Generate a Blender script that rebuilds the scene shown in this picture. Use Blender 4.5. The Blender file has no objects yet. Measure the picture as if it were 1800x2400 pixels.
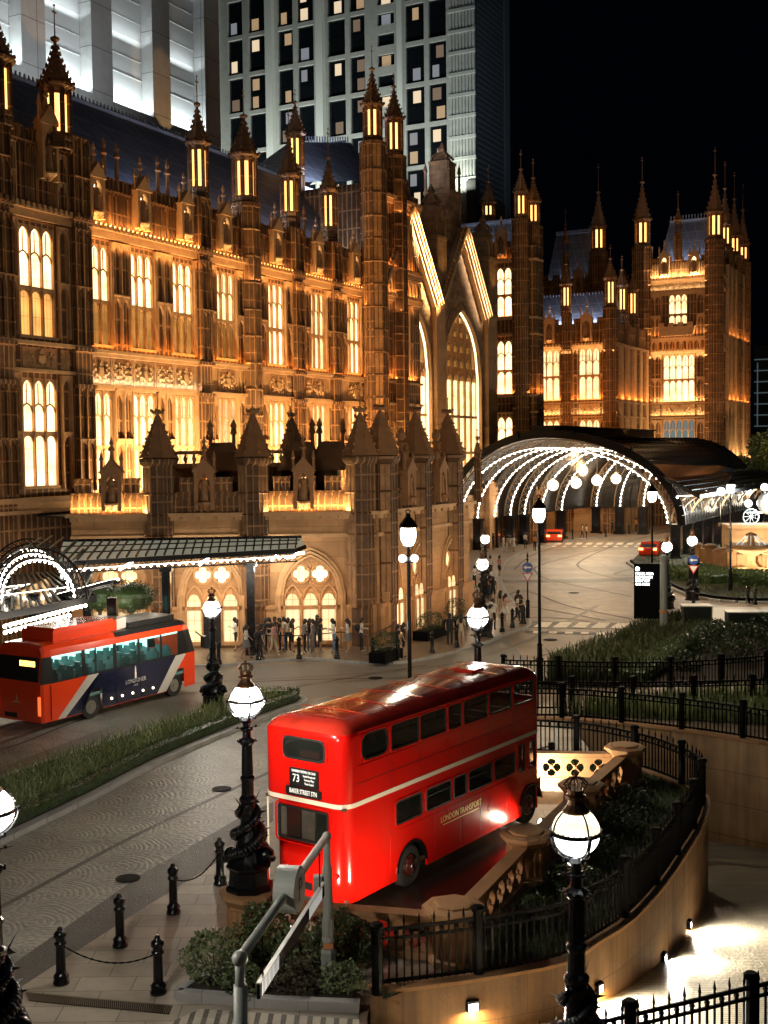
import bpy, math, random
from mathutils import Vector, Matrix
random.seed(7)
R_ = random.Random(11)
PI = math.pi
sc = bpy.context.scene
col = sc.collection
# ------------------------------------------------------------------ camera
CF, CYH, CROLL, CH = 2800.0, 1062.0, 0.012, 10.2
_p = math.atan((1200 - CYH) / CF)
_f = Vector((0, math.cos(_p), -math.sin(_p))); _u = Vector((0, math.sin(_p), math.cos(_p))); _r = Vector((1, 0, 0))
CR = _r * math.cos(CROLL) - _u * math.sin(CROLL); CU = _r * math.sin(CROLL) + _u * math.cos(CROLL)
CC = Vector((0, 0, CH))
cam = bpy.data.cameras.new('camera'); camo = bpy.data.objects.new('camera', cam); col.objects.link(camo)
cam.sensor_fit = 'VERTICAL'; cam.sensor_height = 36; cam.lens = 36 * CF / 2400; cam.clip_end = 2000; cam.clip_start = 0.2
M4 = Matrix((CR, CU, -_f)).transposed().to_4x4(); M4.translation = CC; camo.matrix_world = M4
sc.camera = camo
# ------------------------------------------------------------------ world, sun (moon-faint), exposure
w = bpy.data.worlds.new("World"); sc.world = w; w.use_nodes = True
nt = w.node_tree
bg = nt.nodes['Background']
sky = nt.nodes.new('ShaderNodeTexSky'); sky.sky_type = 'NISHITA'; sky.sun_disc = False
sky.sun_elevation = math.radians(-9); sky.sun_rotation = math.radians(210)
nt.links.new(sky.outputs[0], bg.inputs[0]); bg.inputs[1].default_value = 0.05
glow = nt.nodes.new('ShaderNodeBackground'); glow.inputs[0].default_value = (.25, .4, 1, 1); glow.inputs[1].default_value = .0006      # faint city sky glow
adds = nt.nodes.new('ShaderNodeAddShader'); nt.links.new(bg.outputs[0], adds.inputs[0]); nt.links.new(glow.outputs[0], adds.inputs[1]); nt.links.new(adds.outputs[0], nt.nodes['World Output'].inputs[0])
sl = bpy.data.lights.new('moon', 'SUN'); sl.energy = 0.012; sl.angle = math.radians(2); sl.color = (.8, .88, 1)
so = bpy.data.objects.new('moon', sl); col.objects.link(so); so.rotation_euler = (math.radians(40), 0, math.radians(30))
sc.view_settings.view_transform = 'Standard'; sc.view_settings.look = 'None'; sc.view_settings.exposure = 1.12; sc.view_settings.gamma = 1
sc.render.engine = 'CYCLES'
sc.cycles.use_denoising = True; sc.cycles.max_bounces = 4; sc.cycles.diffuse_bounces = 2; sc.cycles.glossy_bounces = 3
sc.cycles.transmission_bounces = 3; sc.cycles.transparent_max_bounces = 8; sc.cycles.caustics_reflective = False; sc.cycles.caustics_refractive = False
sc.cycles.sample_clamp_indirect = 3; sc.cycles.use_light_tree = True
# ------------------------------------------------------------------ placing: a = street axis, p = across it
A_ = Vector((.4617, .8870, 0)); P_ = Vector((.8870, -.4617, 0))
def Wst(s, t, z=0): return A_ * s + P_ * t + Vector((0, 0, z))
def ray(u, v): return _f + CR * ((u - 900) / CF) - CU * ((v - 1200) / CF)
def G(u, v, z=0.0):
    r = ray(u, v); k = (z - CH) / r.z; q = CC + r * k; return Vector((q.x, q.y, z))
def atY(u, v, Y):
    r = ray(u, v); k = Y / r.y; return CC + r * k
def onT(u, v, t):
    r = ray(u, v); k = (t - CC.dot(P_)) / r.dot(P_); X = CC + r * k; return X.dot(A_), X.z
def onS(u, v, s):
    r = ray(u, v); k = (s - CC.dot(A_)) / r.dot(A_); X = CC + r * k; return X.dot(P_), X.z
# ------------------------------------------------------------------ materials
def _nodes(name):
    m = bpy.data.materials.new(name); m.use_nodes = True; n = m.node_tree; b = n.nodes['Principled BSDF']; return m, n, b
def setin(b, k, v):
    if k in b.inputs: b.inputs[k].default_value = v
def mat(name, c, rough=.6, metal=0, var=.12, vscale=3, bump=0, bscale=20, emit=None, es=0, coat=0, spec=.5):
    m, n, b = _nodes(name)
    setin(b, 'Roughness', rough); setin(b, 'Metallic', metal); setin(b, 'Coat Weight', coat); setin(b, 'Specular IOR Level', spec)
    tc = n.nodes.new('ShaderNodeTexCoord')
    if var > 0:
        nz = n.nodes.new('ShaderNodeTexNoise'); nz.inputs['Scale'].default_value = vscale; nz.inputs['Detail'].default_value = 5
        n.links.new(tc.outputs['Object'], nz.inputs['Vector'])
        mx = n.nodes.new('ShaderNodeMix'); mx.data_type = 'RGBA'
        mx.inputs[6].default_value = (*[x * (1 - var) for x in c], 1); mx.inputs[7].default_value = (*[min(1, x * (1 + var)) for x in c], 1)
        n.links.new(nz.outputs['Fac'], mx.inputs[0]); n.links.new(mx.outputs[2], b.inputs['Base Color'])
    else: b.inputs['Base Color'].default_value = (*c, 1)
    if bump > 0:
        n2 = n.nodes.new('ShaderNodeTexNoise'); n2.inputs['Scale'].default_value = bscale; n2.inputs['Detail'].default_value = 4
        n.links.new(tc.outputs['Object'], n2.inputs['Vector'])
        bp = n.nodes.new('ShaderNodeBump'); bp.inputs['Strength'].default_value = bump; bp.inputs['Distance'].default_value = .05
        n.links.new(n2.outputs['Fac'], bp.inputs['Height']); n.links.new(bp.outputs[0], b.inputs['Normal'])
    if emit: b.inputs['Emission Color'].default_value = (*emit, 1); b.inputs['Emission Strength'].default_value = es
    return m
def blocks(name, c, bw=.9, bh=.42, rough=.8, dark=.62, var=.25, plane='xz', bump=.5, offset=.5, mortar=.012, stain=.5, streak=0, wear=0):
    """ashlar / paving: brick texture in the given plane with tone per block, noise stains and bump"""
    m, n, b = _nodes(name); L = n.links.new
    tc = n.nodes.new('ShaderNodeTexCoord'); sp = n.nodes.new('ShaderNodeSeparateXYZ'); L(tc.outputs['Object'], sp.inputs[0])
    cb = n.nodes.new('ShaderNodeCombineXYZ')
    if plane == 'xz':
        ad = n.nodes.new('ShaderNodeMath'); ad.operation = 'ADD'; L(sp.outputs[0], ad.inputs[0]); L(sp.outputs[1], ad.inputs[1])
        L(ad.outputs[0], cb.inputs[0]); L(sp.outputs[2], cb.inputs[1])
    else: L(sp.outputs[0], cb.inputs[0]); L(sp.outputs[1], cb.inputs[1])
    br = n.nodes.new('ShaderNodeTexBrick'); L(cb.outputs[0], br.inputs[0]); br.offset = offset
    br.inputs['Scale'].default_value = 1; br.inputs['Brick Width'].default_value = bw; br.inputs['Row Height'].default_value = bh
    br.inputs['Mortar Size'].default_value = mortar; br.inputs['Bias'].default_value = 0
    br.inputs['Color1'].default_value = (*[x * (1 - var) for x in c], 1); br.inputs['Color2'].default_value = (*[min(1, x * (1 + var)) for x in c], 1)
    br.inputs['Mortar'].default_value = (*[x * dark for x in c], 1)
    nz = n.nodes.new('ShaderNodeTexNoise'); nz.inputs['Scale'].default_value = .9; nz.inputs['Detail'].default_value = 8; nz.inputs['Roughness'].default_value = .65
    L(tc.outputs['Object'], nz.inputs['Vector'])
    rp = n.nodes.new('ShaderNodeMapRange'); rp.inputs[1].default_value = .3; rp.inputs[2].default_value = .75; rp.inputs[3].default_value = 1 - stain; rp.inputs[4].default_value = 1.15
    L(nz.outputs['Fac'], rp.inputs[0])
    mu = n.nodes.new('ShaderNodeMix'); mu.data_type = 'RGBA'; mu.blend_type = 'MULTIPLY'; mu.inputs[0].default_value = 1
    L(br.outputs['Color'], mu.inputs[6]); L(rp.outputs[0], mu.inputs[7]); out = mu.outputs[2]
    for amt, scl in ((streak, (2.2, 2.2, .16)), (wear, (.12, .12, .12))):
        if amt:
            mpn = n.nodes.new('ShaderNodeMapping'); mpn.inputs['Scale'].default_value = scl; L(tc.outputs['Object'], mpn.inputs[0]); q = n.nodes.new('ShaderNodeTexNoise'); q.inputs['Scale'].default_value = 1.6; q.inputs['Detail'].default_value = 7; q.inputs['Roughness'].default_value = .6; L(mpn.outputs[0], q.inputs['Vector'])
            r3 = n.nodes.new('ShaderNodeMapRange'); r3.inputs[1].default_value = .35; r3.inputs[2].default_value = .65; r3.inputs[3].default_value = 1 - amt; r3.inputs[4].default_value = 1.1; L(q.outputs['Fac'], r3.inputs[0])
            m2 = n.nodes.new('ShaderNodeMix'); m2.data_type = 'RGBA'; m2.blend_type = 'MULTIPLY'; m2.inputs[0].default_value = 1; L(out, m2.inputs[6]); L(r3.outputs[0], m2.inputs[7]); out = m2.outputs[2]
    L(out, b.inputs['Base Color'])
    b.inputs['Roughness'].default_value = rough
    bp = n.nodes.new('ShaderNodeBump'); bp.inputs['Strength'].default_value = bump; bp.inputs['Distance'].default_value = .03
    n3 = n.nodes.new('ShaderNodeTexNoise'); n3.inputs['Scale'].default_value = 14; n3.inputs['Detail'].default_value = 5; L(tc.outputs['Object'], n3.inputs['Vector'])
    sb = n.nodes.new('ShaderNodeMath'); sb.operation = 'SUBTRACT'; L(n3.outputs['Fac'], sb.inputs[0]); L(br.outputs['Fac'], sb.inputs[1])
    L(sb.outputs[0], bp.inputs['Height']); L(bp.outputs[0], b.inputs['Normal'])
    return m
def lit_glass(name, c, s, gx=.34, gz=.62, lead=.03, var=.35, plane='xz'):
    """lit window glass: emission broken by leading and uneven backlight"""
    m, n, b = _nodes(name); L = n.links.new
    b.inputs['Base Color'].default_value = (.02, .02, .02, 1); b.inputs['Roughness'].default_value = .15
    tc = n.nodes.new('ShaderNodeTexCoord'); sp = n.nodes.new('ShaderNodeSeparateXYZ'); L(tc.outputs['Object'], sp.inputs[0])
    cb = n.nodes.new('ShaderNodeCombineXYZ'); L(sp.outputs[0], cb.inputs[0]); L(sp.outputs[2], cb.inputs[1])
    br = n.nodes.new('ShaderNodeTexBrick'); br.offset = 0; L(cb.outputs[0], br.inputs[0]); br.inputs['Scale'].default_value = 1
    br.inputs['Brick Width'].default_value = gx; br.inputs['Row Height'].default_value = gz; br.inputs['Mortar Size'].default_value = lead
    br.inputs['Mortar Smooth'].default_value = .6
    br.inputs['Color1'].default_value = (*c, 1); br.inputs['Color2'].default_value = (c[0], c[1] * .92, c[2] * .8, 1)
    br.inputs['Mortar'].default_value = (*[x * .22 for x in c], 1)
    nz = n.nodes.new('ShaderNodeTexNoise'); nz.inputs['Scale'].default_value = .8; nz.inputs['Detail'].default_value = 3; L(tc.outputs['Object'], nz.inputs['Vector'])
    rp = n.nodes.new('ShaderNodeMapRange'); rp.inputs[1].default_value = .3; rp.inputs[2].default_value = .7; rp.inputs[3].default_value = s * (1 - var); rp.inputs[4].default_value = s * (1 + var)
    L(nz.outputs['Fac'], rp.inputs[0]); oi = n.nodes.new('ShaderNodeObjectInfo'); r2 = n.nodes.new('ShaderNodeMapRange'); r2.inputs[3].default_value = .55; r2.inputs[4].default_value = 1.25; L(oi.outputs['Random'], r2.inputs[0])
    ml = n.nodes.new('ShaderNodeMath'); ml.operation = 'MULTIPLY'; L(rp.outputs[0], ml.inputs[0]); L(r2.outputs[0], ml.inputs[1])
    mc = n.nodes.new('ShaderNodeMix'); mc.data_type = 'RGBA'; L(br.outputs['Color'], mc.inputs[6]); mc.inputs[7].default_value = (c[0], c[1] * .8, c[2] * .55, 1); q = n.nodes.new('ShaderNodeTexNoise'); q.inputs['Scale'].default_value = .5; mp = n.nodes.new('ShaderNodeVectorMath'); mp.operation = 'ADD'; L(tc.outputs['Object'], mp.inputs[0]); L(oi.outputs['Location'], mp.inputs[1]); L(mp.outputs[0], q.inputs['Vector']); L(mp.outputs[0], nz.inputs['Vector'])
    mq = n.nodes.new('ShaderNodeMath'); mq.operation = 'MULTIPLY'; mq.inputs[1].default_value = .6; L(q.outputs['Fac'], mq.inputs[0]); L(mq.outputs[0], mc.inputs[0]); L(mc.outputs[2], b.inputs['Emission Color']); L(ml.outputs[0], b.inputs['Emission Strength'])
    return m
def opal(name, emit, es, a=.3):
    m, n, b = _nodes(name); b.inputs['Base Color'].default_value = (.8, .8, .8, 1); b.inputs['Alpha'].default_value = a
    b.inputs['Emission Color'].default_value = (*emit, 1); b.inputs['Emission Strength'].default_value = es / a; return m
def clear_glass(name, tint=(.02, .03, .03), alpha=.35, rough=.03):
    m, n, b = _nodes(name); b.inputs['Base Color'].default_value = (*tint, 1); b.inputs['Roughness'].default_value = rough
    b.inputs['Alpha'].default_value = alpha; return m
STONE = blocks('honey_limestone', (.40, .215, .095), .95, .45, stain=.6, bump=.7)
def carved(name, rib, rec, bw, bh, bump=1.0):
    """stone wall carved with narrow blind panels: pale ribs, recesses painted dark for the shade of the relief"""
    m, n, b = _nodes(name); L = n.links.new; tc = n.nodes.new('ShaderNodeTexCoord'); sp = n.nodes.new('ShaderNodeSeparateXYZ'); L(tc.outputs['Object'], sp.inputs[0])
    ad = n.nodes.new('ShaderNodeMath'); ad.operation = 'ADD'; L(sp.outputs[0], ad.inputs[0]); L(sp.outputs[1], ad.inputs[1]); cb = n.nodes.new('ShaderNodeCombineXYZ'); L(ad.outputs[0], cb.inputs[0]); L(sp.outputs[2], cb.inputs[1])
    br = n.nodes.new('ShaderNodeTexBrick'); br.offset = 0; L(cb.outputs[0], br.inputs[0]); br.inputs['Scale'].default_value = 1; br.inputs['Brick Width'].default_value = bw; br.inputs['Row Height'].default_value = bh
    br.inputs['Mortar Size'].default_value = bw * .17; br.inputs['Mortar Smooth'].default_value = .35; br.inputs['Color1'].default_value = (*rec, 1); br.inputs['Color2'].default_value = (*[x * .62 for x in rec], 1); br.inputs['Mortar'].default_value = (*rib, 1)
    nz = n.nodes.new('ShaderNodeTexNoise'); nz.inputs['Scale'].default_value = 1.1; nz.inputs['Detail'].default_value = 8; nz.inputs['Roughness'].default_value = .7; L(tc.outputs['Object'], nz.inputs['Vector'])
    rp = n.nodes.new('ShaderNodeMapRange'); rp.inputs[1].default_value = .3; rp.inputs[2].default_value = .72; rp.inputs[3].default_value = .45; rp.inputs[4].default_value = 1.25; L(nz.outputs['Fac'], rp.inputs[0])
    mu = n.nodes.new('ShaderNodeMix'); mu.data_type = 'RGBA'; mu.blend_type = 'MULTIPLY'; mu.inputs[0].default_value = 1; L(br.outputs['Color'], mu.inputs[6]); L(rp.outputs[0], mu.inputs[7]); L(mu.outputs[2], b.inputs['Base Color'])
    b.inputs['Roughness'].default_value = .75; bp = n.nodes.new('ShaderNodeBump'); bp.inputs['Strength'].default_value = bump; bp.inputs['Distance'].default_value = .12; L(br.outputs['Fac'], bp.inputs['Height']); L(bp.outputs[0], b.inputs['Normal']); return m
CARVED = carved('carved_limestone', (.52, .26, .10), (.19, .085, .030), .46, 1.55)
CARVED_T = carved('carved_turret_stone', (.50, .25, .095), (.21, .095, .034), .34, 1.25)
STONE_TRIM = mat('limestone_trim', (.50, .29, .135), .7, var=.35, vscale=2, bump=.4, bscale=9)
STONE_DARK = mat('weathered_stone', (.30, .15, .065), .8, var=.35, vscale=1.6, bump=.6, bscale=7)
STONE_PALE = blocks('pale_sandstone', (.46, .25, .11), 1.6, .8, var=.12, stain=.3)
SLATE = blocks('slate_roof', (.13, .145, .18), 1.3, 1.3, rough=.45, dark=2.2, var=.1, offset=0, mortar=.03, stain=.3)
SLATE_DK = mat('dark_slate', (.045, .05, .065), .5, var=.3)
LEAD = mat('lead_grey', (.22, .23, .26), .5, var=.2)
WIN = lit_glass('lit_window_glass', (1, .70, .36), 1.5, .30, 1.05, .022)
WIN_CREAM = lit_glass('cream_window_glass', (1, .74, .42), .8, .31, .52, .02, .15)
WIN_ORANGE = lit_glass('amber_window_glass', (1, .50, .14), .55, .30, 1.05, .022)
WIN_DIM = lit_glass('dim_window_glass', (.9, .42, .10), .25, .3, .9, .02)
GLOW_OR = mat('amber_lantern_glass', (.3, .1, .03), .4, var=0, emit=(1, .45, .12), es=1.6)
GLOW_NICHE = mat('niche_lamp', (.4, .3, .2), .4, var=0, emit=(1, .72, .38), es=3.5)
BLACK = mat('black_gloss_paint', (.005, .005, .006), .2, var=.2, coat=.3, bump=.1, bscale=60, spec=.35)
BLACK_SATIN = mat('black_iron', (.003, .003, .0033), .65, var=.3, bump=.15, bscale=50, spec=.06)
# ------------------------------------------------------------------ mesh builder
class MB:
    def __init__(s): s.v = []; s.f = []; s.m = []; s.k = 0
    def add(s, vs, fs, k=None):
        o = len(s.v); s.v += [tuple(x) for x in vs]; s.f += [tuple(i + o for i in q) for q in fs]; s.m += [s.k if k is None else k] * len(fs); return s
    def box(s, x0, x1, y0, y1, z0, z1, k=None):
        if x1 < x0: x0, x1 = x1, x0
        if y1 < y0: y0, y1 = y1, y0
        if z1 < z0: z0, z1 = z1, z0
        return s.add([(x0, y0, z0), (x1, y0, z0), (x1, y1, z0), (x0, y1, z0), (x0, y0, z1), (x1, y0, z1), (x1, y1, z1), (x0, y1, z1)],
                     [(0, 3, 2, 1), (4, 5, 6, 7), (0, 1, 5, 4), (1, 2, 6, 5), (2, 3, 7, 6), (3, 0, 4, 7)], k)
    def prism(s, poly, z0, z1, k=None, cap=True):
        n = len(poly); vs = [(x, y, z0) for x, y in poly] + [(x, y, z1) for x, y in poly]
        fs = [(i, (i + 1) % n, n + (i + 1) % n, n + i) for i in range(n)]
        if cap: fs += [tuple(range(n - 1, -1, -1)), tuple(range(n, 2 * n))]
        return s.add(vs, fs, k)
    def xprism(s, poly, y0, y1, k=None):
        """poly in x,z (counter-clockwise seen from -y), extruded in y"""
        n = len(poly); vs = [(x, y0, z) for x, z in poly] + [(x, y1, z) for x, z in poly]
        return s.add(vs, [tuple(range(n)), tuple(range(2 * n - 1, n - 1, -1))] + [((i + 1) % n, i, n + i, n + (i + 1) % n) for i in range(n)], k)
    def lathe(s, prof, n=8, cx=0, cy=0, ph=None, k=None, ax=None):
        if ph is None: ph = PI / n
        o = len(s.v); vs = []; fs = []
        for r, z in prof:
            for i in range(n):
                a = ph + 2 * PI * i / n; vs.append((cx + r * math.cos(a), cy + r * math.sin(a), z))
        for j in range(len(prof) - 1):
            for i in range(n):
                i2 = (i + 1) % n; fs.append((j * n + i, j * n + i2, (j + 1) * n + i2, (j + 1) * n + i))
        fs.append(tuple(range(n - 1, -1, -1))); fs.append(tuple((len(prof) - 1) * n + i for i in range(n)))
        return s.add(vs, fs, k)
    def bar(s, a, b, r=.03, n=6, r2=None, k=None):
        a = Vector(a); b = Vector(b); d = (b - a)
        if d.length < 1e-6: return s
        d.normalize(); q = d.orthogonal().normalized(); t = d.cross(q); r2 = r if r2 is None else r2
        vs = [a + (q * math.cos(2 * PI * i / n) + t * math.sin(2 * PI * i / n)) * r for i in range(n)] + [b + (q * math.cos(2 * PI * i / n) + t * math.sin(2 * PI * i / n)) * r2 for i in range(n)]
        return s.add(vs, [(i, (i + 1) % n, n + (i + 1) % n, n + i) for i in range(n)] + [tuple(range(n - 1, -1, -1)), tuple(range(n, 2 * n))], k)
    def path(s, pts, r=.03, n=6, k=None):
        for i in range(len(pts) - 1): s.bar(pts[i], pts[i + 1], r, n, k=k)
        return s
    def beam(s, a, b, w, h, k=None):
        """rectangular bar from a to b, width w across, height h in z-ish"""
        a = Vector(a); b = Vector(b); d = (b - a).normalized(); sd = d.cross(Vector((0, 0, 1)))
        if sd.length < 1e-4: sd = Vector((1, 0, 0))
        sd.normalize(); up = sd.cross(d).normalized(); sd *= w / 2; up *= h / 2
        vs = [a - sd - up, a + sd - up, a + sd + up, a - sd + up, b - sd - up, b + sd - up, b + sd + up, b - sd + up]
        return s.add(vs, [(0, 3, 2, 1)[::-1], (4, 7, 6, 5)[::-1], (0, 1, 5, 4)[::-1], (1, 2, 6, 5)[::-1], (2, 3, 7, 6)[::-1], (3, 0, 4, 7)[::-1]], k)
    def ball(s, c, r, n=8, m=5, sz=1, k=None):
        cx, cy, cz = c
        return s.lathe([(max(1e-3, r * math.sin(PI * j / m)), cz - r * sz * math.cos(PI * j / m)) for j in range(m + 1)], n, cx, cy, 0, k)
    def span(s, x0, x1, zs, za, zt, y0, y1, n=3, k=None):
        """fill between pointed arch (springing zs, apex za) and a flat top zt; front at y0, soffit back to y1"""
        w = (x1 - x0) / 2; h = max(za - zs, w * 1.0001) ; h0 = za - zs
        R = (w * w + h * h) / (2 * w); pts = []
        for i in range(n + 1):
            x = w * (1 - i / n) ; xx = w - x
            z = math.sqrt(max(0, R * R - (R - xx) ** 2)) / h * h0
            pts.append((x, z))
        left = [((x0 + x1) / 2 - x, zs + z) for x, z in pts]; right = [((x0 + x1) / 2 + x, zs + z) for x, z in reversed(pts)][1:]
        pp = left + right
        for (xa, za_), (xb, zb_) in zip(pp, pp[1:]):
            s.add([(xa, y0, za_), (xb, y0, zb_), (xb, y0, zt), (xa, y0, zt), (xa, y1, za_), (xb, y1, zb_)], [(0, 1, 2, 3), (0, 4, 5, 1)], k)
        return s
    def archbar(s, x0, x1, zs, za, wd, y0, y1, n=5, k=None):
        """moulded band following a pointed arch"""
        w = (x1 - x0) / 2; h0 = za - zs; h = max(h0, w * 1.0001); R = (w * w + h * h) / (2 * w); L = []
        for i in range(2 * n + 1):
            x = -w + w * i / n; xx = w - abs(x); z = math.sqrt(max(0, R * R - (R - xx) ** 2)) / h * h0; L.append(((x0 + x1) / 2 + x, zs + z))
        O = [((x - (x0 + x1) / 2) * (w + wd) / w + (x0 + x1) / 2, zs + (z - zs) * (h0 + wd) / h0) for x, z in L]
        for i in range(len(L) - 1):
            (ax, az), (bx, bz) = L[i], L[i + 1]; (cx, cz), (dx, dz) = O[i], O[i + 1]
            s.add([(ax, y0, az), (bx, y0, bz), (dx, y0, dz), (cx, y0, cz), (ax, y1, az), (bx, y1, bz), (dx, y1, dz), (cx, y1, cz)],
                  [(0, 1, 2, 3), (0, 4, 5, 1), (3, 2, 6, 7)], k)
        return s
    def mesh(s, name, mats, smooth=False):
        me = bpy.data.meshes.new(name); me.from_pydata(s.v, [], s.f)
        for m in (mats if isinstance(mats, (list, tuple)) else [mats]): me.materials.append(m)
        if any(s.m): me.polygons.foreach_set('material_index', s.m)
        if smooth: me.polygons.foreach_set('use_smooth', [True] * len(me.polygons))
        me.update(); return me
    def build(s, name, mats, parent=None, smooth=False, loc=None, rz=None):
        return link(name, s.mesh(name, mats, smooth), parent, loc, rz)
def link(name, me, parent=None, loc=None, rz=None):
    o = bpy.data.objects.new(name, me); col.objects.link(o)
    if parent is not None: o.parent = parent
    if loc is not None: o.location = loc
    if rz is not None: o.rotation_euler = (0, 0, rz)
    return o
def tag(o, label=None, cat=None, group=None, kind=None):
    for k, v in (('label', label), ('category', cat), ('group', group), ('kind', kind)):
        if v: o[k] = v
    return o
def thing(name, label, cat, loc=(0, 0, 0), rz=0, group=None):
    return tag(link(name, None, None, loc, rz), label, cat, group)
def copy_tree(o, parent=None, label=None):
    c = o.copy(); col.objects.link(c)
    if parent is not None: c.parent = parent
    if label: c['label'] = label
    for ch in o.children: copy_tree(ch, c)
    return c
AZ = math.atan2(.8870, .4617)      # local x along the street axis, y away from the street
PZ = math.atan2(-.4617, .8870)     # local x across the street, y away from the camera
_text_cache = {}
def text_mesh(txt, size, mat_, ext=.003, name='lettering', align='CENTER', sx=1):
    cu = bpy.data.curves.new('t', 'FONT'); cu.body = txt; cu.size = size; cu.extrude = ext; cu.align_x = align; cu.align_y = 'CENTER'; cu.resolution_u = 2
    o = bpy.data.objects.new('t', cu); col.objects.link(o); bpy.context.view_layer.update()
    me = bpy.data.meshes.new_from_object(o.evaluated_get(bpy.context.evaluated_depsgraph_get()))
    bpy.data.objects.remove(o); me.name = name; me.materials.clear(); me.materials.append(mat_)
    if sx != 1: me.transform(Matrix.Diagonal((sx, 1, 1, 1)))
    return me
def area(name, loc, sx, sy, e, color, rot, spread=None):
    l = bpy.data.lights.new(name, 'AREA'); l.shape = 'RECTANGLE'; l.size = sx; l.size_y = sy; l.energy = e; l.color = color
    if spread: l.spread = spread
    o = bpy.data.objects.new(name, l); col.objects.link(o); o.location = loc; o.rotation_euler = rot; return o
def strip(name, frame_rz, loc, length, e, color, tilt=0, wd=.12, spread=None):
    """uplighting strip along local x of a wall frame; tilt leans it towards +y (the wall)"""
    return area(name, loc, length, wd, e, color, (PI - math.radians(-tilt), 0, frame_rz) if False else Matrix.Rotation(frame_rz, 3, 'Z').to_4x4().to_3x3().__matmul__(Matrix.Rotation(PI - math.radians(tilt), 3, 'X')).to_euler(), spread)
def point(name, loc, e, color, r=.1):
    l = bpy.data.lights.new(name, 'POINT'); l.energy = e; l.color = color; l.shadow_soft_size = r
    o = bpy.data.objects.new(name, l); col.objects.link(o); o.location = loc; return o
def spot(name, loc, target, e, color, ang=60, blend=.5, r=.1):
    l = bpy.data.lights.new(name, 'SPOT'); l.energy = e; l.color = color; l.spot_size = math.radians(ang); l.spot_blend = blend; l.shadow_soft_size = r
    o = bpy.data.objects.new(name, l); col.objects.link(o); o.location = loc
    o.rotation_euler = (Vector(target) - Vector(loc)).to_track_quat('-Z', 'Y').to_euler(); return o
WARM = (1, .52, .18); AMBER = (1, .40, .10); WHITE = (1, .93, .8); COOL = (.78, .9, 1)
# ================================================================== gothic kit
def wall_grid(mb, x0, x1, z0, z1, ops, y0, y1, k=None):
    xs = sorted({x0, x1, *[o[0] for o in ops], *[o[1] for o in ops]}); zs = sorted({z0, z1, *[o[2] for o in ops], *[o[3] for o in ops]})
    xs = [x for x in xs if x0 <= x <= x1]; zs = [z for z in zs if z0 <= z <= z1]
    for xa, xb in zip(xs, xs[1:]):
        run = None
        for za, zb in zip(zs, zs[1:]):
            cx, cz = (xa + xb) / 2, (za + zb) / 2
            hole = any(o[0] < cx < o[1] and o[2] < cz < o[3] for o in ops)
            if not hole: run = [za if run is None else run[0], zb]
            if hole and run: mb.box(xa, xb, y0, y1, run[0], run[1], k); run = None
        if run: mb.box(xa, xb, y0, y1, run[0], run[1], k)
def panels(mb, x0, x1, z0, z1, n, y=0, d=.1, tiers=1, rib=.09):
    d *= 1.7
    """blind tracery: ribs with pointed heads, standing d proud of the wall at y"""
    w = (x1 - x0) / n
    for i in range(n + 1): mb.box(x0 + i * w - rib / 2, x0 + i * w + rib / 2, y - d, y, z0, z1)
    for t in range(tiers):
        za = z0 + (z1 - z0) * (t + 1) / tiers
        for i in range(n):
            a, b = x0 + i * w + rib / 2, x0 + (i + 1) * w - rib / 2
            mb.span(a, b, za - w * .95, za - w * .28, za - .02, y - d * .8, y, 2)
        mb.box(x0, x1, y - d * 1.15, y, za - .06, za + .03)
_wc = {}
def gwin(par, x, z0, z1, w, lights=3, tr=.45, glass=None, glass_lo=None, y=0, head=.26, depth=.2, base=0, mats=None):
    glass = glass or WIN; glass_lo = glass_lo or glass; h = z1 - z0; key = (round(h, 2), w, lights, tr, glass.name, glass_lo.name, head, depth, base)
    if key not in _wc:
        m = MB(); lw = w / lights; mu = .1; zt = h * tr if tr else 0
        for i in range(lights + 1):
            xx = -w / 2 + i * lw; m.box(xx - mu / 2, xx + mu / 2, .0, depth, 0, h)
        hh = h * head; zh = h - hh                                     # lancet apex, tracery above
        for i in range(lights):
            a, b = -w / 2 + i * lw + mu / 2, -w / 2 + (i + 1) * lw - mu / 2; c = (a + b) / 2
            m.span(a, b, h - lw * .8, h - lw * .12, h, .06, depth * .8, 3)
            m.archbar(a, b, zh - lw * .45, zh + lw * .12, .09, .12, depth * .9, 3)
            m.box(c - .035, c + .035, .15, depth * .9, zh + lw * .18, h - lw * .3)
            if tr:
                m.span(a, b, zt - lw * .55, zt - lw * .1, zt, .1, depth * .9, 3)
        if tr: m.box(-w / 2, w / 2, .04, depth, zt - .05, zt + .17)
        m.box(-w / 2 - .12, w / 2 + .12, -.1, .3, -.16, -.001)
        g = MB(); g.box(-w / 2, w / 2, depth * .9 + .02, depth * .9 + .06, zt, h, 0)
        if tr: g.box(-w / 2, w / 2, depth * .9 + .02, depth * .9 + .06, 0, zt, 1)
        _wc[key] = (m.mesh('window', [STONE_TRIM]), g.mesh('glass', [glass, glass_lo]))
    a, b = _wc[key]
    o = link('window', a, par, (x, y, z0)); link('glass', b, o); return o
_tc = {}
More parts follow.
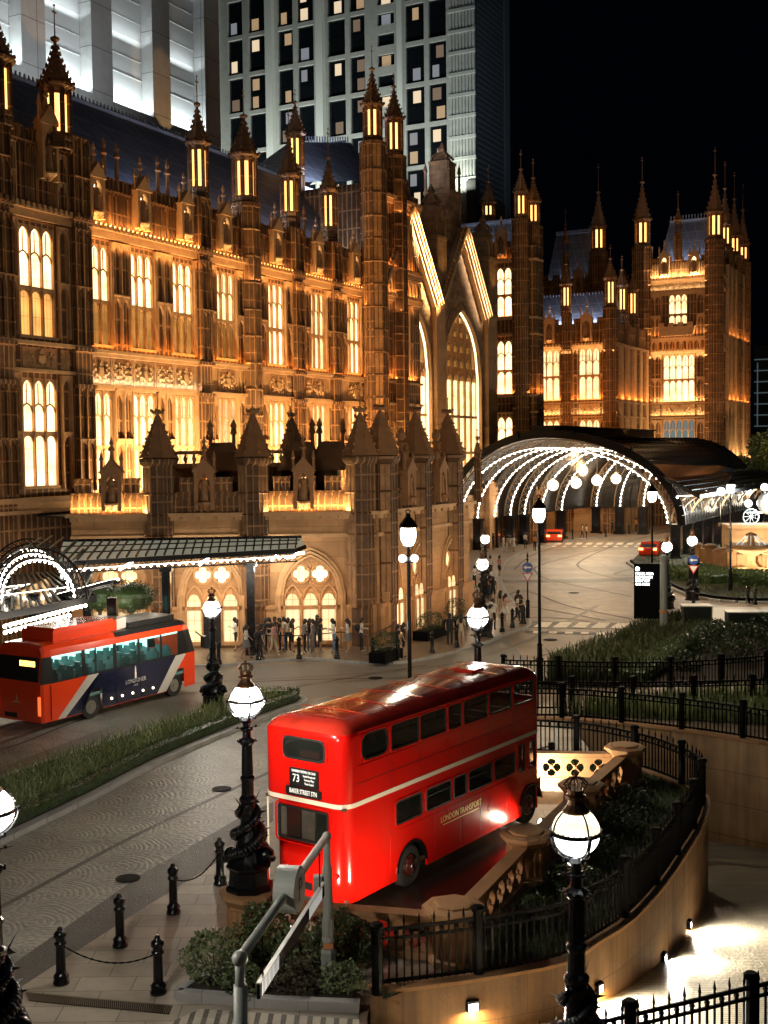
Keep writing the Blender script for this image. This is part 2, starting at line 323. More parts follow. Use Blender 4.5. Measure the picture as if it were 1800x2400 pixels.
def turret(par, x, y, r, z0, zl, zt, zs, zr, glow=None, name='turret', spire=None, sides=8, slots=True, shaft_r=None, cap=None, mats=None):
    glow = glow or GLOW_OR; m = MB(); sr = shaft_r or r
    st = zl - .35
    m.lathe([(sr * 1.0, z0), (sr * 1.0, st - .5), (sr * 1.12, st - .45), (sr * 1.12, st - .2), (r, st)], 8)
    for i in range(8):                                               # angle ribs and panel rings on the shaft
        a = PI / 8 + PI * i / 4; c, s = math.cos(a), math.sin(a)
        m.bar((sr * 1.02 * c, sr * 1.02 * s, z0), (sr * 1.02 * c, sr * 1.02 * s, st - .5), .055 + sr * .03, 4)
        m.bar((r * .93 * c, r * .93 * s, st), (r * .93 * c, r * .93 * s, zt), r * (.21 if slots else .12), 6)
        a2 = a + PI / 8; c, s = math.cos(a2) * sr * .95, math.sin(a2) * sr * .95
        m.bar((c, s, z0), (c, s, st - .5), .035, 4)
        a3 = a2; m.box(-0, 0, 0, 0, 0, 0) if False else None
        c, s = math.cos(a), math.sin(a)
        for k in range(2): m.ball((r * 1.3 * c, r * 1.3 * s, zt + .28), .11 + r * .04, 5, 3)
    z = z0 + 1.6
    while z < st - 1: m.lathe([(sr * 1.0, z - .09), (sr * 1.1, z - .03), (sr * 1.1, z + .05), (sr, z + .1)], 8); z += 1.9
    m.lathe([(r * .9, zt - .3), (r * 1.0, zt - .1), (r * 1.32, zt + .1), (r * 1.32, zt + .26), (r * 1.1, zt + .34)], 8)
    m.lathe([(r * 1.0, zl - .4), (r * 1.14, zl - .3), (r * 1.14, zl - .12), (r * .95, zl)], 8)
    t = m.build(name, [CARVED_T if mats is None else mats], par, loc=(x, y, 0))
    if slots:
        g = MB(); g.lathe([(r * .8, zl), (r * .8, zt - .32)], 8); g.build('lantern_glass', [glow], t)
    q = MB(); H = zs - zt - .3; b = zt + .3
    q.lathe([(r * 1.08, b), (r * .98, b + H * .14), (r * .68, b + H * .36), (r * .38, b + H * .62), (r * .17, b + H * .85), (r * .12, b + H)], 8)
    for i in range(8):
        a = PI / 8 + PI * i / 4
        for f_, rr in ((.1, 1.03), (.25, .85), (.4, .64), (.55, .47), (.7, .32), (.84, .2)):
            c, s = math.cos(a) * r * rr, math.sin(a) * r * rr; e = .05 + r * .05; zz = b + H * f_
            q.add([(c - e, s - e, zz), (c + e, s - e, zz), (c + e, s + e, zz), (c - e, s + e, zz), (c * 1.12, s * 1.12, zz + e * 2.4)], [(0, 1, 4), (1, 2, 4), (2, 3, 4), (3, 0, 4), (3, 2, 1, 0)])
    q.lathe([(r * .12, b + H), (r * .34, b + H + .1), (r * .34, b + H + .22), (r * .1, b + H + .32)], 8)
    q.bar((0, 0, b + H), (0, 0, zr), .045, 5, .025); q.box(-.16, .16, -.03, .03, zr - .42, zr - .34); q.ball((0, 0, zr), .08, 5, 3)
    q.build('spire', [spire or STONE_DARK], t)
    return t
def cornice(mb, x0, x1, z, pr=.35, h=.5, y=0, step=.42):
    mb.box(x0, x1, y - pr, y, z - h * .25, z + .02); mb.box(x0, x1, y - pr * .6, y, z - h, z - h * .25 - .001)
    n = max(1, int((x1 - x0) / step))
    for i in range(n):
        x = x0 + (i + .5) * (x1 - x0) / n; mb.box(x - .11, x + .11, y - pr - .07, y - pr + .1, z - h * .2, z + .2)
def carving(mb, x0, x1, z0, z1, y, rnd, d=.16):
    """heraldic relief between frames: shield, crown, two supporters"""
    w = x1 - x0; h = z1 - z0; c = (x0 + x1) / 2
    mb.xprism([(c - w * .1, z0 + h * .62), (c - w * .1, z0 + h * .3), (c, z0 + h * .14), (c + w * .1, z0 + h * .3), (c + w * .1, z0 + h * .62)], y - d, y)
    mb.box(c - w * .07, c + w * .07, y - d, y, z0 + h * .68, z0 + h * .8); mb.ball((c, y - d * .6, z0 + h * .86), h * .07, 6, 4)
    for sg in (-1, 1):
        for (px, pz, r) in ((.2, .35, .12), (.25, .55, .1), (.3, .75, .09), (.36, .45, .08), (.18, .16, .09), (.33, .2, .07), (.41, .65, .06)):
            mb.ball((c + sg * w * px, y - d * .25, z0 + h * pz), h * r * (1 + rnd.uniform(-.2, .2)), 6, 4, 1.3)
        mb.bar((c + sg * w * .2, y - .05, z0 + h * .3), (c + sg * w * .33, y - .05, z0 + h * .8), h * .05, 5)
def crest(par, x0, x1, z0, z1, y, d=.16, extra=None):
    m = MB(); m.box(x0, x1, y - .03, y - .002, z0, z1); carving(m, x0, x1, z0, z1, y - .02, rr, d); return m.build('heraldic_panel', [STONE_TRIM], par)
rr = random.Random(3)
def parapet(par, x0, x1, zb, zl, zm, y=0, pitch=1.5, th=.3, mats=None, rib=.42):
    m = MB(); m.box(x0, x1, y, y + th, zb, zl)
    n = max(1, int((x1 - x0) / rib)); w = (x1 - x0) / n
    for i in range(n + 1): m.box(x0 + i * w - .035, x0 + i * w + .035, y - .09, y, zb, zl)
    for i in range(n): m.span(x0 + i * w + .035, x0 + (i + 1) * w - .035, zl - w * .8, zl - w * .3, zl - .03, y - .07, y, 2)
    m.box(x0, x1, y - .12, y + th, zl, zl + .08)
    k = max(1, int((x1 - x0) / pitch)); pw = (x1 - x0) / k
    for i in range(k):
        a = x0 + (i + .2) * pw; b = x0 + (i + .8) * pw
        m.box(a, b, y, y + th, zl + .08, zm); m.box(a - .06, b + .06, y - .07, y + th + .05, zm, zm + .1)
        for q in (a, (a + b) / 2, b): m.box(q - .035, q + .035, y - .07, y, zl + .08, zm)
    return m.build('parapet', [mats or CARVED_T], par)
_statue = None
def statue_mesh():
    global _statue
    if _statue is None:
        m = MB(); m.lathe([(.02, 0), (.24, .02), (.2, .5), (.17, .9), (.23, 1.22), (.2, 1.34), (.07, 1.4), (.1, 1.5), (.11, 1.62), (.05, 1.74)], 10)
        m.bar((.2, 0, 1.25), (.3, -.1, .95), .06); m.bar((.3, -.1, .95), (.1, -.24, .98), .05); m.bar((-.2, 0, 1.25), (-.28, -.08, .85), .06)
        _statue = m.mesh('statue', [STONE_DARK], True)
    return _statue
_nc = {}
def niche(par, x, zb, h=3.4, w=1.3, y=0, lamp=True, mats=None, finial=1.2, lampmat=None, statue=True):
    key = (round(h, 1), w, finial, (mats or STONE_TRIM).name)
    if key not in _nc:
        m = MB(); m.box(-w / 2, -w / 2 + .2, -.3, .3, 0, h * .72); m.box(w / 2 - .2, w / 2, -.3, .3, 0, h * .72); m.box(-w / 2 + .2, w / 2 - .2, .12, .3, 0, h * .72)
        m.span(-w / 2 + .2, w / 2 - .2, h * .45, h * .68, h * .72, -.28, .1, 4)
        m.xprism([(-w / 2 - .14, h * .72), (w / 2 + .14, h * .72), (w * .2, h * .9), (0, h), (-w * .2, h * .9)], -.36, .3)
        m.lathe([(.1, 0), (.2, .15), (.42, .32), (.42, .42), (.3, .46)], 6, 0, -.2)
        m.lathe([(.14, h - .1), (.08, h + finial * .3), (.2, h + finial * .4), (.05, h + finial * .6), (.13, h + finial * .7), (.02, h + finial)], 6)
        for sg in (-1, 1): m.lathe([(.1, h * .7), (.09, h * .95), (.14, h * .97), (.02, h * 1.12)], 4, sg * w / 2, -.1)
        _nc[key] = m.mesh('niche', [mats or STONE_TRIM])
    o = link('niche', _nc[key], par, (x, y, zb))
    if statue: link('statue', statue_mesh(), o, (0, -.1, .46)).scale = (1, 1, min(1.1, h * .3))
    if lamp:
        l = MB(); l.ball((0, .03, h * .6), .19, 8, 6, 1.7); l.build('niche_lamp', [lampmat or GLOW_NICHE], o)
    return o
# ================================================================== PALACE WING along the street
TA = -48.5
def SA(u, v, t=TA): return onT(u, v, t)[0]
def ZA(u, v, t=TA): return onT(u, v, t)[1]
wing = thing('gothic_palace_wing', 'long gothic wing with rows of tall lit tracery windows behind the low porch', 'palace', Wst(0, TA), AZ)
WX = [56.2, 60.4, 64.6, 69.5, 76.0, 82.1, 87.9]; WW = 2.35
ops = []
for x in WX: ops += [(x - WW / 2, x + WW / 2, 16.95, 22.95), (x - WW / 2, x + WW / 2, 8.2, 14.15)]
m = MB(); wall_grid(m, 54.5, 90.4, 0, 27.0, ops, 0, .5); m.box(54.5, 90.4, .5, .9, 0, 8.1)
m.build('wall', [CARVED], wing)
m = MB()
for za, zb in ((8.2, 14.3), (16.9, 23.2)):
    edges = [54.6] + [e for x in WX for e in (x - WW / 2 - .12, x + WW / 2 + .12)] + [90.3]
    for a, b in zip(edges[::2], edges[1::2]):
        if b - a < .3: continue
        if b - a > 3.4:
            c = (a + b) / 2; panels(m, a, c - .95, za, zb, 1, 0, .12, 2); panels(m, c + .95, b, za, zb, 1, 0, .12, 2)
        else: panels(m, a, b, za, zb, max(1, round((b - a) / .75)), 0, .14, 2)
    for x in WX:
        for sg in (-1, 1): m.box(x + sg * (WW / 2 + .06) - .05, x + sg * (WW / 2 + .06) + .05, -.2, 0, za, zb)
m.box(54.5, 90.4, -.42, 0, 16.42, 16.62); m.box(54.5, 90.4, -.3, 0, 16.2, 16.42); m.box(54.5, 90.4, -.3, 0, 14.34, 14.55); m.box(54.5, 90.4, -.2, 0, 14.2, 14.339)
cornice(m, 54.5, 90.4, 23.95, .42, .6)
m.build('string_course', [STONE_TRIM], wing)
m = MB(); m.box(54.6, 90.3, -.03, 0, 14.55, 16.2)
for xa, xb, kind in [(54.7, 55.0, 0), (55.1, 57.3, 1), (57.4, 59.2, 2), (59.3, 61.5, 1), (61.6, 63.4, 2), (63.5, 65.7, 1), (68.4, 70.6, 1), (70.7, 71.2, 2), (74.9, 77.1, 1), (77.2, 77.9, 2), (80, 80.8, 2), (81, 83.2, 1), (83.3, 83.8, 2), (86.8, 89, 1), (89.1, 90.3, 2)]:
    m.box(xa, xa + .1, -.14, 0, 14.55, 16.2); m.box(xb - .1, xb, -.14, 0, 14.55, 16.2)
    if kind == 1: crest(wing, xa + .12, xb - .12, 14.6, 16.15, -.03, .2)
    elif xb - xa > .5: crest(wing, xa + .1, (xa + xb) / 2, 14.6, 16.15, -.03, .14); crest(wing, (xa + xb) / 2 + .01, xb - .1, 14.6, 16.15, -.03, .14)
m.build('frieze_frame', [STONE_TRIM], wing)
for i, x in enumerate(WX):
    gwin(wing, x, 16.95, 22.95, WW, 3, .42, WIN, WIN_DIM if i < 4 else WIN)
    gwin(wing, x, 8.2, 14.15, WW, 3, .42, WIN_CREAM if i in (2, 3) else WIN)
# buttresses: square piers with turrets standing over them
def buttress(par, x, z1, hw=.85, d=.75, z0=0, bands=(14.3, 16.4, 23.9)):
    m = MB(); m.box(x - hw, x + hw, -d, 0, z0, z1)
    for za, zb in ((8.2, 14.2), (16.7, 23.3), (24.1, z1 - .1)):
        if zb - za > 1: panels(m, x - hw + .06, x + hw - .06, za, zb, 2, -d, .1, 2 if zb - za > 4 else 1)
    for z in bands: m.box(x - hw - .12, x + hw + .12, -d - .2, -.01, z - .12, z + .1)
    cornice(m, x - hw - .1, x + hw + .1, 23.97, .2, .4, -d - .05); return m.build('buttress', [CARVED_T], par)
TUR = [(466, 467, 440, 344, 252, 181, .66), (572, 500, 462, 372, 280, 215, .84), (680, 536, 498, 418, 327, 260, .68), (772, 569, 532, 452, 376, 304, .62)]
for (u, vs, vb, vt, vp, vr, r), ub in zip(TUR, (481, 584, 700, 790)):
    s = SA(u, vs, TA - .3); z = lambda v: ZA(u, v, TA - .3)
    if u == 572:
        turret(wing, s, .2, r, 0, z(vb), z(vt), z(vp), z(vr), shaft_r=1.0)
    else:
        buttress(wing, SA(ub, 700, TA + .4), z(vs), .62, .42); turret(wing, s, .3, r, z(vs) - 2, z(vb), z(vt), z(vp), z(vr))
for a, b in ((54.6, 66.0), (67.4, 71.1), (73.3, 78.2), (79.6, 84.0), (85.4, 90.2)): parapet(wing, a, b, 24.0, 26.3, 27.0, -.02, 1.25)
for (u, v) in [(213, 432), (322, 462), (425, 512), (517, 520), (638, 545), (735, 577), (823, 605)]:
    s = SA(u, v); niche(wing, s, 24.35, 3.3, 1.25, -.25)
for x in (57.2, 58.4, 62.4, 63.4, 74.0, 80.5): 
    q = MB(); q.lathe([(.16, 26.9), (.12, 28.4), (.22, 28.5), (.1, 28.8), (.16, 29.0), (.02, 29.5)], 6, x, .1); q.build('pinnacle', [STONE_DARK], wing)
# roof behind the parapet
m = MB(); m.add([(52, 1.2, 26.6), (90.4, 1.2, 26.6), (90.4, 7.2, 34.0), (52, 7.2, 34.0), (52, 8, 34), (90.4, 8, 34), (52, 14, 26.6), (90.4, 14, 26.6)], [(0, 1, 2, 3), (3, 2, 5, 4), (4, 5, 7, 6), (1, 7, 5, 2), (0, 3, 4, 6)])
m.box(52, 90.4, .5, 14, 26.3, 26.6)
rf = m.build('roof', [SLATE], wing)
m = MB(); m.box(52, 90.4, 7.3, 7.9, 34, 34.35)
for i in range(100): x = 52 + i * .384; m.box(x, x + .1, 7.55, 7.62, 34.35, 34.75)
m.build('ridge_cresting', [LEAD], rf)
SK = 5.0
for (z, y, e, c, tl, a, b) in [(24.06, -.36, 52, WARM, 12, 54.6, 66), (24.06, -.36, 20, WARM, 12, 67.6, 71), (24.06, -.36, 30, WARM, 12, 73.4, 78), (24.06, -.36, 28, WARM, 12, 79.5, 84), (24.06, -.36, 30, WARM, 12, 85.4, 90.3),
                               (16.66, -.38, 13, AMBER, 10, 54.6, 66), (16.66, -.38, 13, AMBER, 10, 67.6, 90), (14.58, -.28, 8, WHITE, 8, 54.6, 66), (7.6, -2.6, 250, (1, .70, .34), 24, 55, 72), (7.6, -2.6, 190, (1, .60, .25), 24, 72, 90), (22.7, -.7, 11, WARM, 22, 55, 66), (22.7, -.7, 11, WARM, 22, 67.6, 90)]:
    strip('ledge_light', AZ, Wst((a + b) / 2, TA, z) - P_ * y, b - a, e * SK * (b - a) / 10, c, tl)
# ================================================================== LEFT PAVILION of the wing
pav = thing('gothic_pavilion', 'dark gothic pavilion with two lit windows at the left end of the long wing', 'palace', Wst(0, -47.9), AZ)
pops = [(49.2, 52.0, 16.95, 23.0), (49.2, 52.0, 8.6, 14.6)]
m = MB(); wall_grid(m, 43, 54.6, 0, 27.5, pops, 0, .5); m.box(54.6, 54.9, .0, 1.6, 0, 27.5); m.box(43, 54.6, .5, 8, 26.9, 27.4)
m.build('wall', [CARVED], pav)
m = MB()
for za, zb in ((8.4, 14.8), (16.9, 23.2), (24.2, 27.3)):
    panels(m, 52.2, 53.0, za, zb, 1, 0, .12, 2); panels(m, 48.2, 49.0, za, zb, 1, 0, .12, 2)
m.box(43, 54.9, -.4, 0, 16.4, 16.62); m.box(43, 54.9, -.3, 0, 14.9, 15.1); m.box(43, 55.1, -.7, 0, 7.7, 8.0); m.box(43, 55.0, -.5, 0, 7.1, 7.3); m.box(43, 54.9, -.2, 0, 7.3, 7.7)
cornice(m, 43, 54.9, 23.95, .42, .6); m.build('string_course', [STONE_TRIM], pav)
crest(pav, 49.3, 51.9, 15.15, 16.3, 0, .2); crest(pav, 52.3, 53.0, 15.15, 16.3, 0, .15)
gwin(pav, 50.6, 16.95, 23.0, 2.7, 3, .42, WIN, WIN_ORANGE); gwin(pav, 50.6, 8.6, 14.6, 2.7, 3, .48, WIN)
buttress(pav, 53.9, 28.6, .7, .35); buttress(pav, 47.6, 28.6, .75, .35)
parapet(pav, 48.4, 53.1, 24.0, 27.5, 28.2, -.1, 1.2)
u = 128; s = SA(u, 300, -47.7); z = lambda v: ZA(128, v, -47.7)
turret(pav, s + .2, -.2, .78, 28.4, z(317), z(210), z(98), z(13))
z = lambda v: ZA(-6, v, -47.7); turret(pav, SA(-6, 300, -47.7), -.2, .78, 28.4, z(260), z(150), z(40), z(-40))
niche(pav, 51.3, 25.6, 4.2, 1.3, -.3, lamp=False)
_strip = strip
def strip(n_, rz_, loc_, L_, e_, c_, tilt=0, wd=.12): return _strip(n_, rz_, loc_, L_, e_ * 5.0, c_, tilt, wd)
# ================================================================== TWIN-TURRET TOWER at the end of the wing
twr = thing('gothic_tower', 'tall gothic tower with a pair of lantern turrets beside the great gabled windows', 'tower', Wst(0, -47.6), AZ)
X0, X1 = 90.6, 98.9
tops = [(95.0, 96.5, a, b) for a, b in ((8.6, 14.1), (16.9, 22.9), (26.4, 31.2))]
m = MB(); wall_grid(m, X0, X1, 0, 33.2, tops, 0, .5); m.box(X0, X0 + .5, .5, 9, 0, 33.2); m.box(X1 - .5, X1, .5, 9, 0, 33.2); m.box(X0, X1, 8.6, 9, 0, 33.2); m.box(X0, X1, .5, 8.6, 32.9, 33.1); m.build('wall', [CARVED], twr)
m = MB()
for z in (14.4, 16.3, 25.7): m = MB(); m.box(X0 - .1, X1 + .1, -.3, 0, z, z + .2); m.build('string_course', [STONE_TRIM], twr)
for z in (23.9, 26.2, 32.3): m = MB(); cornice(m, X0 - .1, X1 + .1, z, .4, .5); m.box(X1 + .09, X1 + .35, -.3, 6, z - .2, z); m.build('cornice', [STONE_TRIM], twr)
m = MB()
for za, zb in ((8.4, 14.2), (16.7, 23.3), (26.4, 31.9)): panels(m, 93.6, 94.8, za, zb, 1, 0, .12, 2); panels(m, 96.6, 97.2, za, zb, 1, 0, .12, 2)
panels(m, X0, X1, 24.1, 25.6, 12, 0, .1, 1); m.build('blind_tracery', [STONE_TRIM], twr)
for a, b in ((8.6, 14.1), (16.9, 22.9), (26.4, 31.2)): gwin(twr, 95.75, a, b, 1.5, 2, .45, WIN, WIN_ORANGE if a > 20 else WIN)
parapet(twr, 93, 97, 32.4, 33.8, 34.4, 0, 1.2)
def ztab(u, T, *vs): return [ZA(u, v, T) for v in vs]
zl, zt, zs, zr = ztab(877, -47.4, 320, 252, 168, 111); s = SA(877, 400, -47.4)
turret(twr, s, -.1, .74, 0, zl, zt, zs, zr, shaft_r=1.05)
zl, zt, zs, zr = ztab(932, -47.4, 352, 282, 208, 174); s = SA(932, 400, -47.4)
turret(twr, s, .1, .72, 0, zl, zt, zs, zr, shaft_r=.95)
turret(twr, X0 + .6, 8.2, .7, 20, zl - 1, zt - 1, zs - 1, zr - 1)
strip('ledge_light', AZ, Wst(94.6, -47.6, 24.1) + P_ * .3, 7, 14, WARM, 8); strip('ledge_light', AZ, Wst(94.6, -47.6, 16.7) + P_ * .3, 7, 22, AMBER, 8)
strip('ledge_light', AZ, Wst(94.6, -47.6, 26.4) + P_ * .35, 7, 12, AMBER, 8); strip('ledge_light', AZ, Wst(94.6, -47.6, 9.4) + P_ * .7, 7, 60, (1, .72, .36), 12)
# ================================================================== GREAT HALL with two gables
hall = thing('gabled_hall', 'gothic hall with two huge pointed windows under steep gables lined with light', 'hall', Wst(0, -48.1), AZ)
m = MB(); gl = []
HX = (97.3, 109.3)
for c in HX:
    hw = 4.6
    m.box(c - 6, c - hw, 0, .45, 0, 24); m.box(c + hw, c + 6, 0, .45, 0, 24)
    m.span(c - hw, c + hw, 17.6, 24.3, 25.0, 0, .45, 8); m.box(c - 6, c - hw, 0, 1.2, 24, 25.0); m.box(c + hw, c + 6, 0, 1.2, 24, 25.0)
    m.xprism([(c - 5.9, 25.0), (c + 5.9, 25.0), (c + .5, 31.9), (c - .5, 31.9)], 0, 1.2)
m.box(91.3, 117.8, .5, 10, 0, 6.9); m.build('wall', [STONE], hall)
coping = None
for c in HX:
    m = MB()
    for sg in (-1, 1):
        a = (c + sg * .2, 32.3); b = (c + sg * 6.1, 24.3)
        dx, dz = b[0] - a[0], b[1] - a[1]; L = math.hypot(dx, dz); nx, nz = -dz / L * (1 if dx > 0 else -1), abs(dx) / L
        nx = abs(nx) * sg
        for k, (o, wd, y0) in enumerate(((0, .22, -1.0), (.28, .2, -.85), (.55, .22, -.7), (.82, .2, -.5))):
            q = [(a[0] - nx * (o + wd), a[1] - nz * (o + wd)), (b[0] - nx * (o + wd), b[1] - nz * (o + wd)), (b[0] - nx * o, b[1] - nz * o), (a[0] - nx * o, a[1] - nz * o)]
            m.xprism(q if sg > 0 else q[::-1], y0, 1.2)
        for i in range(18):
            t = (i + .5) / 18; x, z = a[0] + dx * t, a[1] + dz * t
            m.add([(x - .13, -.9, z), (x + .13, -.9, z), (x + .13, -.6, z), (x - .13, -.6, z), (x + nx * .35, -.75, z + .42)], [(0, 1, 4), (1, 2, 4), (2, 3, 4), (3, 0, 4)])
    m.build('gable_coping', [STONE_TRIM], hall)
    m = MB()
    for k, (wd, y0) in enumerate(((.25, -.28), (.5, -.18), (.72, -.08))): m.archbar(c - 4.6, c + 4.6, 17.6, 24.2, wd, y0, .42, 9)
    for k, e in enumerate((4.6, 4.85, 5.1)):
        for sg in (-1, 1): m.box(c + sg * e, c + sg * (e + .18), -.28 + .1 * k, .42, 7, 17.6)
    o = m.build('window', [STONE_PALE], hall)
    m = MB(); n = 6; lw = 9.2 / n
    for i in range(n + 1):
        x = c - 4.6 + i * lw; xx = 4.6 - abs(x - c); R = (4.6 ** 2 + 6.6 ** 2) / 9.2; zt = 17.6 + math.sqrt(max(0, R * R - (R - xx) ** 2)); m.box(x - .09, x + .09, .18, .4, 7, zt)
    for z in (10.0, 13.6): m.box(c - 4.6, c + 4.6, .15, .4, z, z + .25)
    for z0_ in (17.2, 18.7, 20.2, 21.6):
        for i in range(n):
            a, b = c - 4.6 + i * lw + .09, c - 4.6 + (i + 1) * lw - .09; xm = max(abs(a - c), abs(b - c)); R = (4.6 ** 2 + 6.6 ** 2) / 9.2
            if z0_ + .8 < 17.6 + math.sqrt(max(0, R * R - (R - 4.6 + xm) ** 2)) + .4:
                m.archbar(a, b, z0_ - .2, z0_ + .8, .11, .18, .38, 3)
                for q in (1 / 3, 2 / 3): m.box(a + (b - a) * q - .045, a + (b - a) * q + .045, .2, .38, z0_ + .5, z0_ + 1.4)
    m.build('tracery', [STONE_TRIM], o)
    g = MB(); g.box(c - 4.6, c + 4.6, .41, .46, 7, 17.3, 0)
    g.box(c - 4.6, c + 4.6, .41, .46, 17.3, 21.5, 1); g.box(c - 2.9, c + 2.9, .41, .46, 21.5, 23.6, 1); g.build('glass', [WIN, WIN_DIM], o)
def pier(par, x, y, hw, z0, z1, zc, zt, y0=-1.4, mt=None, name='buttress'):
    m = MB(); m.box(x - hw, x + hw, y0, y0 + 2 * hw, z0, z1)
    for sx in (-1, 1):
        for sy in (y0, y0 + 2 * hw): m.bar((x + sx * hw, sy, z0), (x + sx * hw, sy, z1), .16, 6)
    m.box(x - hw - .18, x + hw + .18, y0 - .18, y0 + 2 * hw + .18, z1, z1 + .35)
    cx, cy = x, y0 + hw; h2 = hw * .78
    m.box(cx - h2, cx + h2, cy - h2, cy + h2, z1 + .35, zc)
    for i in range(-1, 2): m.box(cx + i * h2 * .6 - .06, cx + i * h2 * .6 + .06, cy - h2 - .1, cy - h2, z1 + .4, zc); m.box(cx + h2, cx + h2 + .1, cy + i * h2 * .6 - .06, cy + i * h2 * .6 + .06, z1 + .4, zc)
    for sx in (-1, 1):
        for sy in (-1, 1): m.lathe([(.16, z1 + .3), (.14, zc - .8), (.24, zc - .7), (.02, zc + .2)], 4, cx + sx * hw, cy + sy * hw)
    m.lathe([(h2 * 1.5, zc), (h2 * 1.5, zc + .25), (h2 * 1.0, zc + .5), (h2 * .35, zt - .9), (h2 * .55, zt - .7), (.06, zt)], 4, cx, cy, PI / 4)
    for i in range(4):
        for t in (.2, .4, .6, .8):
            a = PI / 4 + i * PI / 2; r = h2 * 1.35 * (1 - t * .75); zz = zc + .5 + (zt - zc - 1.4) * t; m.ball((cx + r * math.cos(a), cy + r * math.sin(a), zz), .16, 5, 3)
    return m.build(name, [mt or STONE], par)
pier(hall, 103.7, 0, .95, 24, 30.3, 33.2, 35.6, -.5); pier(hall, 108.5, 0, 1.25, 30.9, 35.4, 38.4, 40.6, .2, name='pinnacle'); pier(hall, 116.5, 0, 1.05, 24, 30.0, 32.6, 34.9, -.5)
m = MB()
for x, hw in ((103.5, 1.0), (116.3, 1.15)):
    m.box(x - hw, x + hw, -.55, 0, 0, 24.2); m.box(x - hw - .15, x + hw + .15, -.7, 0, 24.2, 24.5); m.box(x - hw - .1, x + hw + .1, -.65, 0, 12.6, 12.8)
    for z in (8.5, 13.5, 18.5): 
        m.box(x + hw, x + hw + .3, -.4, -.1, z, z + .25)
m.build('pier_base', [STONE_PALE], hall)
m = MB(); m.add([(91, 2, 25), (118, 2, 25), (118, 8, 31), (91, 8, 31)], [(0, 1, 2, 3)]); m.box(91, 118, 8, 8.2, 20, 31); m.build('roof', [SLATE_DK], hall)
ARCH_GLOW = mat('warm_arch_glow', (1, .9, .7), .4, var=.15, vscale=1.5, emit=(1, .78, .42), es=1.1); PALE_GLOW = mat('pale_arch_glow', (1, .9, .8), .4, var=.5, vscale=.7, emit=(1, .88, .7), es=.6)  # glowing colours standing in for lit arch moulding; the pale one is unused
for c, e, cc in ((97.3, 420, (1, .74, .36)), (109.3, 110, (1, .84, .62))):
    a, b = Wst(c + .6, -48.1, 31.6) + P_ * 1.9, Wst(c + 6.0, -48.1, 24.3) + P_ * 1.9; d = (b - a); L = d.length; d.normalize(); z = (P_ * .8 + Vector((0, 0, .45)) + A_ * .1).normalized(); z = (z - d * z.dot(d)).normalized(); y = z.cross(d)
    area('coping_projector', (a + b) / 2, L, .12, e, cc, Matrix((d, y, z)).transposed().to_euler(), math.radians(70))
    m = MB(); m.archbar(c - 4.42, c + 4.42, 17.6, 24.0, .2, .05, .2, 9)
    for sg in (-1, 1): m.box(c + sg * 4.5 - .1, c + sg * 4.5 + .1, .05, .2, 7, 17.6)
    m.build('arch_glow_band', [ARCH_GLOW], hall)  # added glowing band that gives the arch reveal its lit look
for c, e in ((97.3, 60), (109.3, 26)):
    col_ = (1, .8, .45) if c < 100 else (1, .88, .68)
    pass
    for sg in (1,): 
        strip('window_light', AZ, Wst(c + 2.2, -48.1, 8) + P_ * .5, 5, e * .5, (1, .74, .36), 4)
        spot('arch_light', Wst(c + 2.6, -48.1, 8.2) + P_ * .6, Wst(c + 4.4, -48.1, 19), e * 26, (1, .78, .42), 30, .8)
spot('pier_light', Wst(103.9, -48.1, 25) + P_ * 2.6, Wst(104.1, -49, 32), 260, (1, .66, .2), 36, .7)
spot('pier_light', Wst(108.5, -48.1, 29) + P_ * 1.2, Wst(108.5, -49.5, 36), 300, (1, .68, .12), 50, .7)
spot('pier_light', Wst(116.5, -48.1, 25) + P_ * 2.6, Wst(116.8, -49, 32), 240, (1, .66, .18), 36, .7)
# ================================================================== TOWER beyond the hall, facing the camera
def ZS(u, v, S): return onS(u, v, S)[1]
def TS(u, v, S): return onS(u, v, S)[0]
tc = thing('gothic_tower', 'slender gothic tower with two turrets rising behind the arched street canopy', 'tower', Wst(124, 0), PZ)
wt = [(-50.2, -48.4, 25.1, 30.5), (-50.2, -48.4, 16.6, 22.5), (-50.2, -48.4, 8.6, 14.1)]
m = MB(); wall_grid(m, -51.5, -45.6, 0, 32.6, wt, 0, .5); m.box(-46.1, -45.6, .5, 1.8, 0, 32.6); m.box(-50.9, -49.5, 1.8, 7, 0, 31); m.box(-51, -46.1, 1.6, 1.8, 0, 32.4); m.box(-51.5, -51, .5, 7, 0, 32.6); m.box(-51, -46.1, .5, 1.6, 32.2, 32.4); m.build('wall', [CARVED], tc)
m = MB()
for z in (14.4, 16.2): m = MB(); m.box(-51.5, -45.3, -.32, 0, z, z + .2); m.build('string_course', [STONE_TRIM], tc)
for z in (23.1, 24.9, 31.2): m = MB(); m.box(-51.5, -45.3, -.32, 0, z - .2, z); m.box(-45.6, -45.3, -.01, 1.8, z - .2, z); cornice(m, -51.5, -47.8, z + .01, .3, .2); m.build('cornice', [STONE_TRIM], tc)
for _, _, a, b in wt: gwin(tc, -49.3, a, b, 1.8, 2, .42, WIN)
parapet(tc, -51.5, -48.3, 31.3, 32.6, 33.2, 0, 1.1); niche(tc, -49.5, 31.5, 3.4, 1.2, -.2, lamp=False)
zl, zt, zs, zr = [ZS(1217, v, 124) for v in (503, 455, 402, 354)]
turret(tc, -47.2, -.1, .68, 0, zl, zt, zs, zr, shaft_r=.95)
zl, zt, zs, zr = [ZS(1248, v, 125.6) for v in (520, 476, 421, 374)]
turret(tc, TS(1250, 500, 125.6), 1.6, .68, 0, zl, zt, zs, zr, shaft_r=.95)
zl, zt, zs, zr = [ZS(1145, v, 133) for v in (505, 478, 430, 388)]
